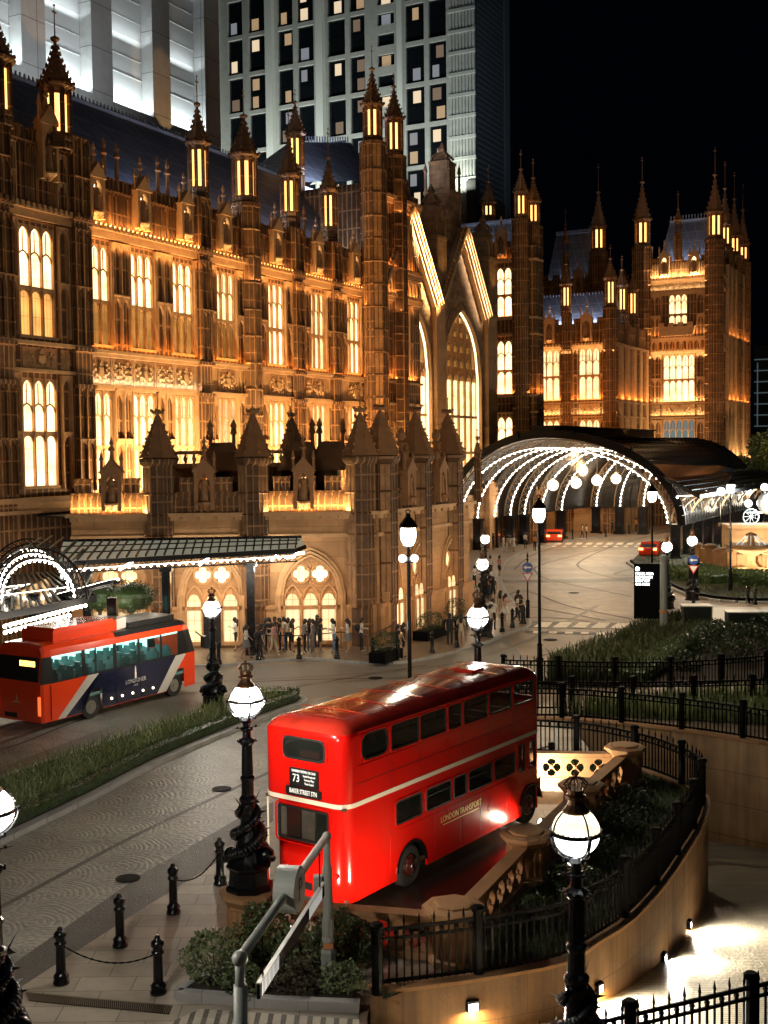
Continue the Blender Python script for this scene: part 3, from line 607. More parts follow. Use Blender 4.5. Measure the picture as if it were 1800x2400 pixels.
turret(tc, TS(1145, 500, 133), 9, .72, 28, zl, zt, zs, zr, shaft_r=.8)
m = MB(); L_, T_, Bz, Tz = -57, -48.0, 32.0, 36.2
m.add([(L_, 3, Bz), (T_, 3, Bz), (T_, 5, Tz), (L_, 5, Tz), (L_, 9, Bz), (T_, 9, Bz)], [(0, 1, 2, 3), (1, 5, 2), (3, 2, 5, 4)]); m.box(L_, T_, 4.9, 5.2, Tz, Tz + .5); m.build('roof', [SLATE], tc)
strip('ledge_light', PZ, Wst(124, -49.2, 31.4) - A_ * .3, 4, 4, AMBER, 10); strip('ledge_light', PZ, Wst(124, -48.5, 16.6) - A_ * .5, 5, 26, AMBER, 10)
strip('ledge_light', PZ, Wst(124, -48.5, 9) - A_ * .7, 5, 30, (1, .72, .36), 10); strip('ledge_light', PZ, Wst(124, -49, 25.1) - A_ * .35, 5, 12, AMBER, 10)
area('roof_light', Wst(125.6, -52, 32.2), 6, .3, 160, (.7, .8, 1), Matrix.Rotation(PZ, 3, 'Z').__matmul__(Matrix.Rotation(PI - .5, 3, 'X')).to_euler())
# ================================================================== REAR WING across the street end
rw = thing('gothic_rear_wing', 'gothic wing closing the street behind the canopy with blue lit slate roof', 'palace', Wst(143.5, 0), PZ)
rx = [(-51.0, 3), (-45.85, 3)]
ro = []
for x, n in rx: ro += [(x - 1.3, x + 1.3, 16.6, 22.9), (x - 1.3, x + 1.3, 8.6, 14.1)]
ro += [(-50.2, -48.8, .05, 3.6)]
m = MB(); wall_grid(m, -54, -42.4, 0, 25.9, ro, 0, .5); m.box(-42.9, -42.4, .5, 15, 0, 25.9); m.build('wall', [CARVED], rw)
m = MB()
for z in (14.3, 16.1): m.box(-54, -42.1, -.32, 0, z, z + .2); m.box(-42.4, -42.1, 0, 14.5, z, z + .2)
cornice(m, -54, -42.2, 23.3, .35, .5); m.box(-42.4, -42.05, 0, 14.5, 23.05, 23.35)
for za, zb in ((8.5, 14.2), (16.4, 22.9)):
    panels(m, -49.6, -49.1, za, zb, 1, 0, .1, 2); panels(m, -47.9, -47.3, za, zb, 1, 0, .1, 2); panels(m, -44.4, -43.6, za, zb, 1, 0, .1, 2)
for i in range(5): 
    y = .8 + i * 2.9; m.box(-42.4, -42.0, y, y + 1.1, 0, 23); 
m.build('string_course', [STONE_TRIM], rw)
for a, b in ((-52.3, -49.7), (-47.2, -44.5), (-49, -48), (-44.2, -43)): crest(rw, a, b, 14.6, 16.0, 0, .2)
for x, n in rx: gwin(rw, x, 16.6, 22.9, 2.6, 3, .45, WIN); gwin(rw, x, 8.6, 14.1, 2.6, 3, .45, WIN)
def buttr(par, x, z1, hw=.6, d=.5):
    m = MB(); m.box(x - hw, x + hw, -d, 0, 0, z1)
    for za, zb in ((8.4, 14.1), (16.4, 22.8), (23.6, z1 - .1)): panels(m, x - hw + .05, x + hw - .05, za, zb, 2, -d, .08, 2)
    for z in (14.3, 16.1, 23.1): m.box(x - hw - .1, x + hw + .1, -d - .15, 0, z, z + .25)
    return m.build('buttress', [CARVED_T], par)
buttr(rw, -48.6, 27.1, .6, .5); turret(rw, -48.7, -.3, .62, 27, 28.2, 30.7, 33.2, 34.8)
turret(rw, -43.1, -.1, .66, 0, 28.2, 31.0, 33.4, 35.2, shaft_r=.85)
turret(rw, -42.9, 4.2, .62, 0, 27.8, 30.6, 32.6, 34.4, shaft_r=.8); turret(rw, -42.9, 9, .62, 0, 27.8, 30.6, 32.6, 34.4, shaft_r=.8)
parapet(rw, -54, -43.6, 23.4, 25.9, 26.5, 0, 1.3)
niche(rw, -50.9, 23.7, 3.6, 1.3, -.2, lamp=False); niche(rw, -46.1, 23.7, 3.8, 1.4, -.2, lamp=False)
m = MB(); m.add([(-54, 1, 26), (-42.8, 1, 26), (-43.3, 3.2, 29.8), (-54, 3.2, 29.8), (-42.8, 8, 26), (-54, 8, 26)], [(0, 1, 2, 3), (1, 4, 2), (3, 2, 4, 5)])
for i in range(27): m.box(-54 + i * .4, -53.9 + i * .4, 3.1, 3.2, 29.8, 30.1)
m.build('roof', [SLATE], rw)
strip('ledge_light', PZ, Wst(143.5, -48, 14.7) - A_ * .35, 12, 18, (1, .75, .4), 8); strip('ledge_light', PZ, Wst(143.5, -48, 9) - A_ * .8, 12, 90, (1, .72, .36), 10)
strip('ledge_light', PZ, Wst(143.5, -48, 16.5) - A_ * .4, 12, 34, AMBER, 8); strip('ledge_light', PZ, Wst(143.5, -48, 23.5) - A_ * .4, 12, 5, AMBER, 8)
area('roof_light', Wst(144.3, -48, 26.1), 11, .3, 420, (.66, .76, 1), Matrix.Rotation(PZ, 3, 'Z').__matmul__(Matrix.Rotation(PI - .55, 3, 'X')).to_euler())
# higher block behind the rear wing
rb = thing('gothic_roof_block', 'dark mansard roofed block with pinnacles above the rear wing', 'building', Wst(165, 0), PZ)
m = MB(); m.box(-60, -45, 0, 12, 0, 32); m.build('wall', [CARVED], rb)
parapet(rb, -60, -47, 32, 34.6, 35.3, -.1, 1.6); niche(rb, TS(1357, 620, 165), 32.2, 4, 1.4, -.3, lamp=False)
x0_, x1_ = TS(1272, 620, 165), TS(1383, 620, 165); zt = ZS(1330, 540, 165)
m = MB(); m.add([(x0_, .8, 33), (x1_, .8, 33), (x1_, 3, zt), (x0_ + 1, 3, zt), (x0_, 9, 33), (x1_, 9, 33)], [(0, 1, 2, 3), (0, 3, 4), (1, 5, 2), (3, 2, 5, 4)]); m.box(x0_ + 1, x1_, 2.9, 3.2, zt, zt + .5); m.build('roof', [SLATE], rb)
zl, zt, zs, zr = [ZS(1404, v, 163) for v in (577, 529, 447, 378)]; turret(rb, TS(1404, 500, 165), -.3, .95, 20, zl, zt, zs, zr, shaft_r=1.25)
zl, zt, zs, zr = [ZS(1327, v, 163) for v in (590, 560, 523, 485)]; turret(rb, TS(1327, 500, 165), -.3, .4, 30, zl, zt, zs, zr, shaft_r=.5, slots=False)
area('roof_light', Wst(165.6, (x0_ + x1_) / 2, 33.3), 5, .3, 110, (.66, .76, 1), Matrix.Rotation(PZ, 3, 'Z').__matmul__(Matrix.Rotation(PI - .4, 3, 'X')).to_euler())
# ================================================================== CORNER TOWER
ct = thing('gothic_corner_tower', 'broad gothic corner tower with an oriel window and tall rods on its turrets', 'tower', Wst(158, 0), PZ)
x0, x1 = -43.2, -32.4
co = [(-40.35, -36.2, 16.6, 22.7), (-39.6, -37.2, 26.7, 30.6), (-40.35, -36.2, 8.6, 14.2)]
m = MB(); wall_grid(m, x0, x1, 0, 34.9, co, 0, .5); m.box(x1 - .5, x1, .5, 16, 0, 34.9); m.box(x0, x0 + .5, .5, 14, 0, 34.9); m.box(x0, x1, .5, 14, 33.8, 34); m.build('wall', [CARVED], ct)
m = MB()
for z in (14.3, 16.2): m.box(x0, x1 + .3, -.3, 0, z, z + .2); m.box(x1, x1 + .3, 0, 16, z, z + .2)
for z in (23.2, 24.9, 30.9, 32.5): cornice(m, x0, x1 + .2, z, .38, .45); m.box(x1, x1 + .3, 0, 16, z - .3, z)
for za, zb in ((8.5, 14.1), (16.5, 22.8), (25.1, 30.6)):
    panels(m, x0 + .9, x0 + 2.6, za, zb, 2, 0, .12, 2); panels(m, x1 - 3.5, x1 - 1.7, za, zb, 2, 0, .12, 2)
panels(m, x0 + .5, x1, 23.4, 24.7, 13, 0, .1, 1)
for i in range(6): y = .6 + i * 2.6; m.box(x1, x1 + .45, y, y + 1.2, 0, 34)
m.build('string_course', [STONE_TRIM], ct)
for a, b in ((-40.4, -36.2), (-42.4, -40.8), (-35.8, -34)): crest(ct, a, b, 14.6, 16.1, 0, .2)
m = MB(); m.box(-42.6, -32.6, -.06, 0, 31.2, 32.2)
for i in range(11): m.lathe([(.3, 31.3), (.45, 31.7), (.3, 32.1)], 4, -42 + i * .9, 0)
m.build('diamond_frieze', [STONE_TRIM], ct)
gwin(ct, -38.28, 16.6, 22.7, 4.1, 5, .45, WIN); gwin(ct, -38.4, 26.7, 30.6, 2.4, 3, .3, WIN)
gwin(ct, -38.28, 8.6, 14.2, 4.1, 5, None, mat('faint_teal_window_glass', (.05, .07, .08), .1, var=.2, emit=(.3, .5, .55), es=.12))  # glass with a faint teal glow of its own
m = MB(); m.xprism([(-40.5, 25.1), (-36.3, 25.1), (-36.0, 26.3), (-40.8, 26.3)], -.9, 0)
for i in range(4): m.box(-40.7 + i * 1.25, -40.0 + i * 1.25, -1.0, -.8, 26.3, 26.8)
m.build('balcony', [STONE_TRIM], ct)
parapet(ct, x0 + 1, x1, 32.6, 34.6, 35.3, -.05, 1.6); niche(ct, -40.1, 32.9, 3.6, 1.3, -.3); niche(ct, -36.2, 32.9, 3.4, 1.3, -.3)
zz = lambda u, S, *vs: [ZS(u, v, S) for v in vs]
turret(ct, -43.1, -.1, .95, 0, *zz(1503, 158, 570, 519, 431, 370), shaft_r=1.25); turret(ct, -33.6, -.1, .95, 0, *zz(1674, 158, 552, 502, 414, 347), shaft_r=1.2)
turret(ct, -38.3, -.3, .42, 34.9, *zz(1591, 158, 545, 520, 495, 450), shaft_r=.5, slots=False)
for u, vv, d in ((1699, (572, 530, 445, 380), 4), (1721, (590, 555, 470, 405), 8.5), (1741, (607, 576, 495, 433), 13)):
    S = 158 + d; turret(ct, TS(u, 500, S), d, .8, 0, *zz(u, S, *vv), shaft_r=1.05)
xa, xb = -41.4, -34.9; zt = 40.5
m = MB(); m.add([(xa, 1.2, 34.2), (xb, 1.2, 34.2), (xb, 3.4, zt), (xa + 1.1, 3.4, zt), (xa, 9, 34.2), (xb, 9, 34.2)], [(0, 1, 2, 3), (0, 3, 4), (1, 5, 2), (3, 2, 5, 4)]); m.build('roof', [SLATE], ct)
m = MB(); m.box(xa + 1.1, xb + .1, 3.3, 3.6, zt, zt + .3)
for i in range(14): m.box(xa + 1.2 + i * .4, xa + 1.3 + i * .4, 3.4, 3.5, zt + .3, zt + .9)
m.build('ridge_cresting', [LEAD], ct)
L = strip
L('ledge_light', PZ, Wst(158, -38, 32.8) - A_ * .4, 9, 80, (1, .76, .4), 8); L('ledge_light', PZ, Wst(158, -38, 16.5) - A_ * .4, 11, 36, (1, .62, .3), 8)
L('ledge_light', PZ, Wst(158, -38, 14.7) - A_ * .35, 11, 15, (1, .75, .4), 8); L('ledge_light', PZ, Wst(158, -38, 9) - A_ * .8, 11, 90, (1, .74, .4), 10)
L('ledge_light', PZ, Wst(158, -38, 25.2) - A_ * .4, 11, 12, AMBER, 8); L('ledge_light', PZ, Wst(158, -38, 31.1) - A_ * .35, 10, 8, (1, .8, .5), 8); L('ledge_light', PZ, Wst(158, -38, 23.4) - A_ * .35, 10, 8, AMBER, 8)
area('roof_light', Wst(158.7, -38, 34.3), 6, .3, 170, (.66, .76, 1), Matrix.Rotation(PZ, 3, 'Z').__matmul__(Matrix.Rotation(PI - .4, 3, 'X')).to_euler())
strip('ledge_light', AZ, Wst(166, -32.4, 9) + P_ * .9, 15, 60, (1, .74, .4), 8)
# ================================================================== FLOODLIGHTS for the stone fronts (on the porch roof and the canopies)
for s_, e in ((60, .5), (70, .9), (81, .9), (92, .9)):
    spot('flood_light', Wst(s_, TA, 7.4) + P_ * 7, Wst(s_ + 2, TA, 21), 330 * e, AMBER, 120, .8, .6)
for s_ in (101, 113): spot('flood_light', Wst(s_, TA, 7.4) + P_ * 7, Wst(s_ + 2, TA, 20), 500, (1, .6, .3), 110, .8, .6)
for t_ in (-48, -38): spot('flood_light', Wst(132, t_, 12.5), Wst(150, t_, 24), 1500, AMBER, 110, .8, .6)
spot('flood_light', Wst(150, -20, 9), Wst(163, -33, 22), 1800, (1, .62, .32), 100, .8, .6)

for z, e in ((22.3, 16), (31.9, 8), (25.4, 7)): strip('ledge_light', PZ, Wst(158, -38, z) - A_ * .75, 10, e, (1, .7, .36), 20)
strip('ledge_light', PZ, Wst(143.5, -48, 22.3) - A_ * .75, 11, 14, (1, .68, .32), 20); strip('ledge_light', AZ, Wst(150, -42.4, 16.5) + P_ * .6, 13, 26, AMBER, 10); strip('ledge_light', AZ, Wst(150, -42.4, 9) + P_ * .9, 13, 60, (1, .74, .4), 10)
strip('ledge_light', AZ, Wst(166, -32.4, 16.6) + P_ * .7, 15, 24, AMBER, 10); strip('ledge_light', AZ, Wst(124.9, -45.6, 16.5) + P_ * .6, 1.6, 8, AMBER, 10); strip('ledge_light', AZ, Wst(166, -32.4, 25) + P_ * .7, 15, 12, AMBER, 10)
for z in (22.6, 31.1): strip('ledge_light', AZ, Wst(94.6, -47.6, z) + P_ * .7, 7, 6, WARM, 20)
# ================================================================== PORCH: low pinnacled block in front of the wing
PY = 62.5; KX = -.45
K = Vector((KX, PY, 0)); KT = K.dot(P_); KS = K.dot(A_)
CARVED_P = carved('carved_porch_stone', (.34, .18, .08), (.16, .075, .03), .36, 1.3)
def PX(u): return (atY(u, 1300, PY)).x
porch = thing('gothic_porch', 'low pinnacled stone porch with arched cream windows behind the queue of people', 'porch', (0, 0, 0))
def frame(kind): # 'f' front face, 'r' right face -> (loc, rz)
    return ((0, PY, 0), 0) if kind == 'f' else (tuple(K), AZ)
def put(o, fr): l, r = frame(fr); o.location = (Vector(l) + Matrix.Rotation(r, 3, 'Z') @ Vector(o.location)); o.rotation_euler = (0, 0, r); return o
LX = -16.4; RL = 12.3
for fr, xa, xb in (('f', LX, KX), ('r', 0, RL)):
    m = MB(); m.box(xa, xb, 0, .6, 0, 7.05); m.box(xa, xb, -.28, 0, 0, 2.1); m.box(xa, xb, -.36, 0, 2.1, 2.3); put(m.build('wall', [STONE_PALE], porch), fr)
    m = MB(); m.box(xa, xb, -.22, 0, 5.85, 6.05); m.box(xa - .2, xb + .2, -.42, 0, 7.02, 7.2); m.box(xa, xb, -.28, 0, 6.8, 7.02)
    n = int((xb - xa) / .9)
    for i in range(n): m.ball((xa + (i + .5) * .9, -.33, 6.9), .1, 5, 3)
    put(m.build('string_course', [STONE_TRIM], porch), fr)
# roofs and the raised inner block
m = MB(); m.prism([(LX, PY + .6), (KX, PY + .6), tuple((K + A_ * 12)[:2]), tuple((K + A_ * 12 - P_ * 18)[:2]), (-24, 72)], 6.9, 7.0)
m.build('roof', [SLATE_DK], porch)
m = MB(); m.box(-9.7, -2.6, PY + 5, PY + 9, 7, 9.6); m.build('attic', [STONE], porch)
m = MB(); m.box(-13.2, -9.8, PY + 3.2, PY + 3.5, 9.0, 9.3); m.box(-13.2, -2.6, PY + 4.7, PY + 4.95, 9.5, 9.75); m.box(-13.2, -2.6, PY + 4.7, PY + 4.95, 10.25, 10.45)
for i in range(22): m.lathe([(.05, 9.75), (.16, 10), (.05, 10.25)], 4, -13.1 + i * .49, PY + 4.8)
m.box(-13.2, -9.7, PY + 4.9, PY + 8, 7, 9.5)
m.build('balustrade', [STONE_TRIM], porch)
for x in (-9.0, -4.6, -2.9):
    m = MB(); w_ = 1.3
    m.add([(x - w_, PY + 3.6, 9.3), (x + w_, PY + 3.6, 9.3), (x + w_ * .5, PY + 4.4, 10.9), (x - w_ * .5, PY + 4.4, 10.9), (x - w_, PY + 6, 9.3), (x + w_, PY + 6, 9.3)], [(0, 1, 2, 3), (0, 3, 4), (1, 5, 2), (3, 2, 5, 4)])
    for sg in (-1, 1): m.lathe([(.12, 10.6), (.1, 11.3), (.22, 11.4), (.12, 11.7), (.22, 11.8), (.02, 12.2)], 6, x + sg * w_ * .5, PY + 4.4)
    m.build('dormer', [STONE_DARK], porch)
def spirelet(par, x, y, r, z0, zc, zs, zr, fr=None):
    m = MB(); m.lathe([(r * .95, z0), (r * .95, z0 + 2.05), (r * 1.05, z0 + 2.3), (r, z0 + 2.5), (r, zc - .3), (r * 1.2, zc - .15), (r * 1.28, zc)], 8) if z0 < .5 else m.lathe([(r, z0), (r, zc - .3), (r * .95, zc)], 8)
    for i in range(8):
        a = PI / 8 + PI * i / 4; c, s = math.cos(a), math.sin(a)
        m.bar((r * c, r * s, max(z0, 2.4)), (r * c, r * s, zc - .3), .06, 4)
        a2 = a + PI / 8; m.bar((r * .93 * math.cos(a2), r * .93 * math.sin(a2), max(z0, 2.5)), (r * .93 * math.cos(a2), r * .93 * math.sin(a2), zc - .4), .03, 4)
        m.ball((r * .95 * c, r * .95 * s, zc), .1, 5, 3)
    for z in (4.4, 6.0, 7.1, 8.2):
        if z > z0: m.lathe([(r, z - .08), (r * 1.1, z), (r, z + .08)], 8)
    m.lathe([(r * 1.28, zc), (r * 1.28, zc + .14), (r, zc + .2)], 8)
    t = m.build('turret', [CARVED_P], par, loc=(x, y, 0))
    q = MB(); H = zs - zc - .2; n = 9; prof = []
    for i in range(n):
        f0 = i / n; f1 = (i + 1) / n; R = lambda f: r * (1.18 * (1 - f) ** .95 + .1)
        prof += [(R(f0) * 1.05, zc + .2 + H * f0), (R(f1) * .93, zc + .2 + H * f1)]
    q.lathe(prof + [(r * .42, zs + .05), (r * .42, zs + .15), (r * .1, zs + .25)], 8)
    for i in range(8):
        a = PI / 8 + PI * i / 4
        for f in (.12, .28, .44, .6, .76): R = r * (1.18 * (1 - f) ** .95 + .14); q.ball((R * math.cos(a), R * math.sin(a), zc + .2 + H * f), .065, 4, 3)
    for k in (0, 1, 2, 3): a = k * PI / 2; q.ball((r * .4 * math.cos(a), r * .4 * math.sin(a), zs + .22), .09, 5, 3)
    q.bar((0, 0, zs), (0, 0, zr), .04, 5, .02); q.ball((0, 0, zr), .06, 5, 3); q.build('spire', [STONE_DARK], t)
    return t
tx = [PX(375), PX(597), KX - .75]
for x in tx: put(spirelet(porch, x, .15, .8, 0, 9.9, 12.35, 13.5), 'f')
rs = [onT(u, 1200, KT)[0] - KS for u in (905, 987, 1062)]
for s in rs: put(spirelet(porch, s, .3, .84, 0, 9.9, 12.5, 13.4), 'r')
o = spirelet(porch, PX(672), 5.2, .6, 7, 10.3, 12.3, 13.3); o.location.y = PY + 5.2
o = spirelet(porch, PX(862) - .4, 5.2, .75, 7, 9.9, 12.1, 13.0); o.location.y = PY + 4.6
o = spirelet(porch, PX(1030) - .2, 5, .2, 7, 9.9, 10.9, 11.6); o.location = (6.0 / 1, 76, 0)
for u, fr in ((948, 'r'), (1030, 'r')):
    s = onT(u, 1100, KT)[0] - KS; q = MB(); q.lathe([(.14, 9.2), (.12, 10.6), (.3, 10.75), (.12, 10.9), (.26, 11.1), (.24, 11.3), (.03, 11.6)], 8, s, .2); put(q.build('pinnacle', [STONE_DARK], porch), fr)
for xa, xb, lit in ((LX, tx[0] - .8, 1), (tx[0] + .8, tx[1] - .8, 0), (tx[1] + .8, tx[2] - .8, 1)):
    put(parapet(porch, xa, xb, 7.2, 8.2, 8.95, .05, 1.15, rib=.4), 'f')
    if lit: area('parapet_light', Vector(((xa + xb) / 2 + (.7 if xa == LX else 0), PY - .32, 7.24)), xb - xa + 1.2, .1, 150, (1, .66, .27), (PI - .1, 0, 0))
for a, b in zip([0] + rs, rs): 
    if b - a > 2.2: put(parapet(porch, a + .85, b - .85, 7.2, 8.2, 8.95, .05, 1.15, rib=.4, mats=CARVED_P), 'r')
for u, l in ((268, GLOW_NICHE), (484, GLOW_OR), (715, GLOW_NICHE)):
    o = niche(porch, PX(u), 7.35, 2.75, 1.05, -.12, True, finial=1.1, lampmat=l, mats=STONE_DARK); put(o, 'f')
    o.children[0].scale = (.85, .85, .85)
for u in (950, 1025): o = niche(porch, onT(u, 1150, KT)[0] - KS, 7.35, 2.6, 1.0, -.12, False, finial=.8, mats=STONE_DARK); put(o, 'r')
# traceried porch windows
def lancet(x, w, z0, zs, n=10):
    R = w / 2; pts = [(x - R, z0), (x + R, z0), (x + R, zs)]
    for i in range(1, n * 2):
        a = PI * i / (2 * n); rr_ = R * (.80 + .34 * abs(math.cos(1.5 * a - 0)) * (1 if True else 0)); rr_ = R * (.78 + .30 * abs(math.cos(1.5 * (a - PI / 2))) ** .6)
        pts.append((x + rr_ * math.cos(a) * .98, zs + rr_ * .95 * math.sin(a)))
    pts.append((x - R, zs)); return pts
def quatre(x, z, R, n=32):
    return [(x + R * (.66 + .34 * abs(math.cos(2 * a)) ** .5) * math.cos(a), z + R * (.66 + .34 * abs(math.cos(2 * a)) ** .5) * math.sin(a)) for a in [2 * PI * i / n for i in range(n)]]
def ring(mb, x, z, r0, r1, y0, y1, n=20):
    for i in range(n):
        a, b = 2 * PI * i / n, 2 * PI * (i + 1) / n
        P4 = [(x + r * math.cos(t), z + r * math.sin(t)) for r, t in ((r0, a), (r1, a), (r1, b), (r0, b))]
        mb.xprism(P4, y0, y1)
def pwin_meshes():
    m = MB()
    for k, (e, wd, y0) in enumerate(((1.42, .14, -.14), (1.56, .14, -.2), (1.70, .14, -.12))): m.archbar(-e, e, 2.85, 2.85 + e * 1.38, wd, y0, .05, 9)
    for k, e in enumerate((1.42, 1.56, 1.70)):
        for sg in (-1, 1): a = sg * e; m.box(min(a, a + sg * .14), max(a, a + sg * .14), (-.14, -.2, -.12)[k] - .22, .0, .35, 2.85)
    m.box(-1.45, 1.45, -.42, -.3, .25, .42)
    for x in (-.95, 0, .95): m.archbar(x - .4, x + .4, 2.55, 3.3, .09, -.1, 0, 5)
    for x in (-.47, .47, -1.36, 1.36): m.bar((x, -.36, .4), (x, -.36, 2.3), .07, 6); m.bar((x, -.1, 2.3), (x, -.1, 2.9), .07, 6)
    ring(m, -.5, 3.92, .42, .52, -.1, 0); ring(m, .5, 3.92, .42, .52, -.1, 0)
    g = MB(); 
    for x in (-.95, 0, .95): g.xprism(lancet(x, .72, .45, 2.55), -.33, -.29)
    q = MB()
    for x in (-.5, .5): q.xprism(quatre(x, 3.92, .41), -.05, -.01)
    return m.mesh('window', [STONE_TRIM]), g.mesh('glass', [WIN_CREAM]), q.mesh('quatrefoil', [WIN])
wm, gm, qm = pwin_meshes()
gdoor = mat('door_dark', (.02, .02, .025), .25)
for fr, us in (('f', (280, 497, 727)), ('r', (893, 976, 1052))):
    for u in us:
        x = PX(u) if fr == 'f' else onT(u, 1400, KT)[0] - KS
        if u == 893: x = .75 + .9; 
        o = link('window', wm, porch, (x, 0, 0)); put(o, fr); link('glass', gm, o); link('quatrefoil', qm, o)
        if fr == 'r': o.scale = (.62, 1, 1.0)
        if u == 497:
            d = MB(); d.box(-.45, .45, -.5, -.35, 0, 2.1); dd = d.build('door', [gdoor], o)
            h = MB(); h.box(-.03, .03, -.53, -.5, .3, 1.9); h.build('door_glazing', [mat('pale_door_glass', (.2, .25, .3), .1, var=0, emit=(.6, .75, .9), es=.25)], dd)
        spot('window_wall_spot', (Matrix.Rotation(frame(fr)[1], 3, 'Z') @ Vector((x, -3.2, 3.3))) + Vector(frame(fr)[0]), (Matrix.Rotation(frame(fr)[1], 3, 'Z') @ Vector((x, 0, 2.2))) + Vector(frame(fr)[0]), 75, (1, .52, .2), 120, 1, .3)  # spot out in front, shining back onto the window wall
# ================================================================== bulbs
BULB = mat('bare_bulb', (1, 1, 1), .3, var=0, emit=(1, .88, .70), es=11)
TUBE = mat('tube_lamp', (1, 1, 1), .3, var=0, emit=(1, .97, .92), es=9)
STEEL = mat('black_steel', (.007, .007, .008), .45, var=.3, spec=.15)
RIBS = mat('cream_rib_paint', (.13, .08, .04), .5, var=.2)
CGR = mat('vault_glass', (.010, .008, .006), .3, var=.4, vscale=.6, spec=.12)
BRK = mat('bracket_paint', (.42, .27, .15), .5, var=.2)
CGL = mat('canopy_glass', (.03, .035, .035), .08, var=.4, vscale=.6, spec=.8)
FROST = mat('frosted_canopy_glass', (.30, .31, .27), .3, var=.45, vscale=.35, emit=(.8, .8, .6), es=.10)
def bulbs(pts, name, par, r=.1, k=4, m_=None):
    m = MB()
    for p in pts: m.ball(p, r, 6, 4)
    for a, b in zip(pts, pts[1:]):
        if (Vector(a) - Vector(b)).length < 6: m.bar((a[0], a[1], a[2] + r), (b[0], b[1], b[2] + r), .012, 3)
    return m.build(name, [m_ or BULB], par)
# ================================================================== BARREL CANOPY over the street
cn = thing('barrel_canopy', 'long barrel vaulted iron street canopy strung with rows of white bulbs', 'canopy', (0, 0, 0), PZ)
TC_, TL, TR_, ZS0, ZA0 = -39.3, -48.2, -27.3, 3.3, 10.6
FEET = [(109.5, -48.2), (113.5, -48.1), (117.0, -47.6), (119.6, -46.9), (122.0, -46.2), (124.6, -45.2), (131.3, -45.2), (141.5, -44.3), (142.0, -41.5), (142.4, -38.7)]
RFEET = [(109.5 + 4.6 * i, -27.3) for i in range(8)] + [(145.5, -27.3), (149.0, -27.3)]
def arcp(i, f, off=0):
    """point on rib i, f 0..1 left foot to right foot (x across, y along, z)"""
    (s0_, t0_), (s1_, t1_) = FEET[i], RFEET[i]; Lr = math.hypot(s1_ - s0_, t1_ - t0_); ap = .43
    a = PI * (1 - f); c, sn = math.cos(a), math.sin(a); w_ = (1 - ap) * Lr if c > 0 else ap * Lr
    q = (ap * Lr + c * (w_ + off)) / Lr
    return (t0_ + (t1_ - t0_) * q, s0_ + (s1_ - s0_) * q, ZS0 + sn * (ZA0 - ZS0 + off))
c = MB(); c.box(-.45, .45, -.35, .35, .35, 3.3); c.box(-.6, .6, -.5, .5, 0, .35); c.box(-.55, .55, -.45, .45, 3.1, 3.35)
for sx in (-.28, 0, .28): c.box(sx - .05, sx + .05, -.39, -.35, .4, 3.05)
colm = c.mesh('column', [BLACK])
for i in range(10):
    m = MB(); N = 36
    for k in range(N):
        for off in (0, .75): m.beam(arcp(i, k / N, off), arcp(i, (k + 1) / N, off), .22, .1)
        m.beam(arcp(i, k / N, 0), arcp(i, (k + 1) / N, .75), .06, .05); m.beam(arcp(i, k / N, .75), arcp(i, (k + 1) / N, 0), .06, .05)
    m.build('arch_rib', [RIBS], cn); b = MB()
    for k in range(48): x, y, z = arcp(i, (k + .5) / 48, -.12); b.ball((x, y - .55, z), .09, 6, 4); (b.bar(pq, (x, y - .5, z + .05), .008, 3) if k else None); pq = (x, y - .5, z + .05)
    b.build('light_string', [BULB], cn)
    for (s, t), sg in ((FEET[i], -1), (RFEET[i], 1)):
        if sg < 0 or i > 1: link('column', colm, cn, (t - sg * -.45 if sg > 0 else t - .1, s, 0))
        spot('column_uplight', P_ * t + A_ * (s - .9) + Vector((0, 0, .3)), P_ * t + A_ * s + Vector((0, 0, 4)), 130, (1, .85, .62), 60, .8, .05)
for s in (109.8, 114.4): link('column', colm, cn, (TR_ + .45, s, 0))
for s, t in ((112, -38), (121, -38), (131, -36), (140, -34)): point('canopy_bulb_and_fill', P_ * t + A_ * s + Vector((0, 0, 8.0)), 330, (1, .82, .58), 1.2)
S0, S1 = 108.8, 142; N = 30
m = MB()
for i in range(9):
    for k in range(N): m.add([arcp(i, k / N, .95), arcp(i, (k + 1) / N, .95), arcp(i + 1, (k + 1) / N, .95), arcp(i + 1, k / N, .95)], [(0, 1, 2, 3)])
m.build('roof', [CGR], cn)
m = MB()
for i in range(9):
    for k in range(0, N + 1): m.beam(arcp(i, k / N, 1.02), arcp(i + 1, k / N, 1.02), .07, .07)
    for q in (0, .25, .5, .75):
        for k in range(N):
            a0, a1 = Vector(arcp(i, k / N, 1.02)).lerp(Vector(arcp(i + 1, k / N, 1.02)), q), Vector(arcp(i, (k + 1) / N, 1.02)).lerp(Vector(arcp(i + 1, (k + 1) / N, 1.02)), q); m.beam(a0, a1, .07, .07)
for k in range(N):
    a0, a1 = arcp(0, k / N, 1.25), arcp(0, (k + 1) / N, 1.25); m.beam((a0[0], a0[1] - .8, a0[2]), (a1[0], a1[1] - .8, a1[2]), .25, .75)
for k in range(6):
    x, y, z = arcp(0, .12 + .15 * k, 1.5); m.box(x - .08, x + .08, S0 - .5, S0 - .2, z - .4, z + .3)
m.build('roof_frame', [STEEL], cn)
m = MB(); m.box(TC_ - 1.1, TC_ + 1.1, S0, S1 + 3, 11.7, 12.5); m.box(TC_ - 1.4, TC_ + 1.4, S0 - .3, S1 + 3.3, 12.5, 12.65); m.build('ridge_vent', [STEEL], cn)
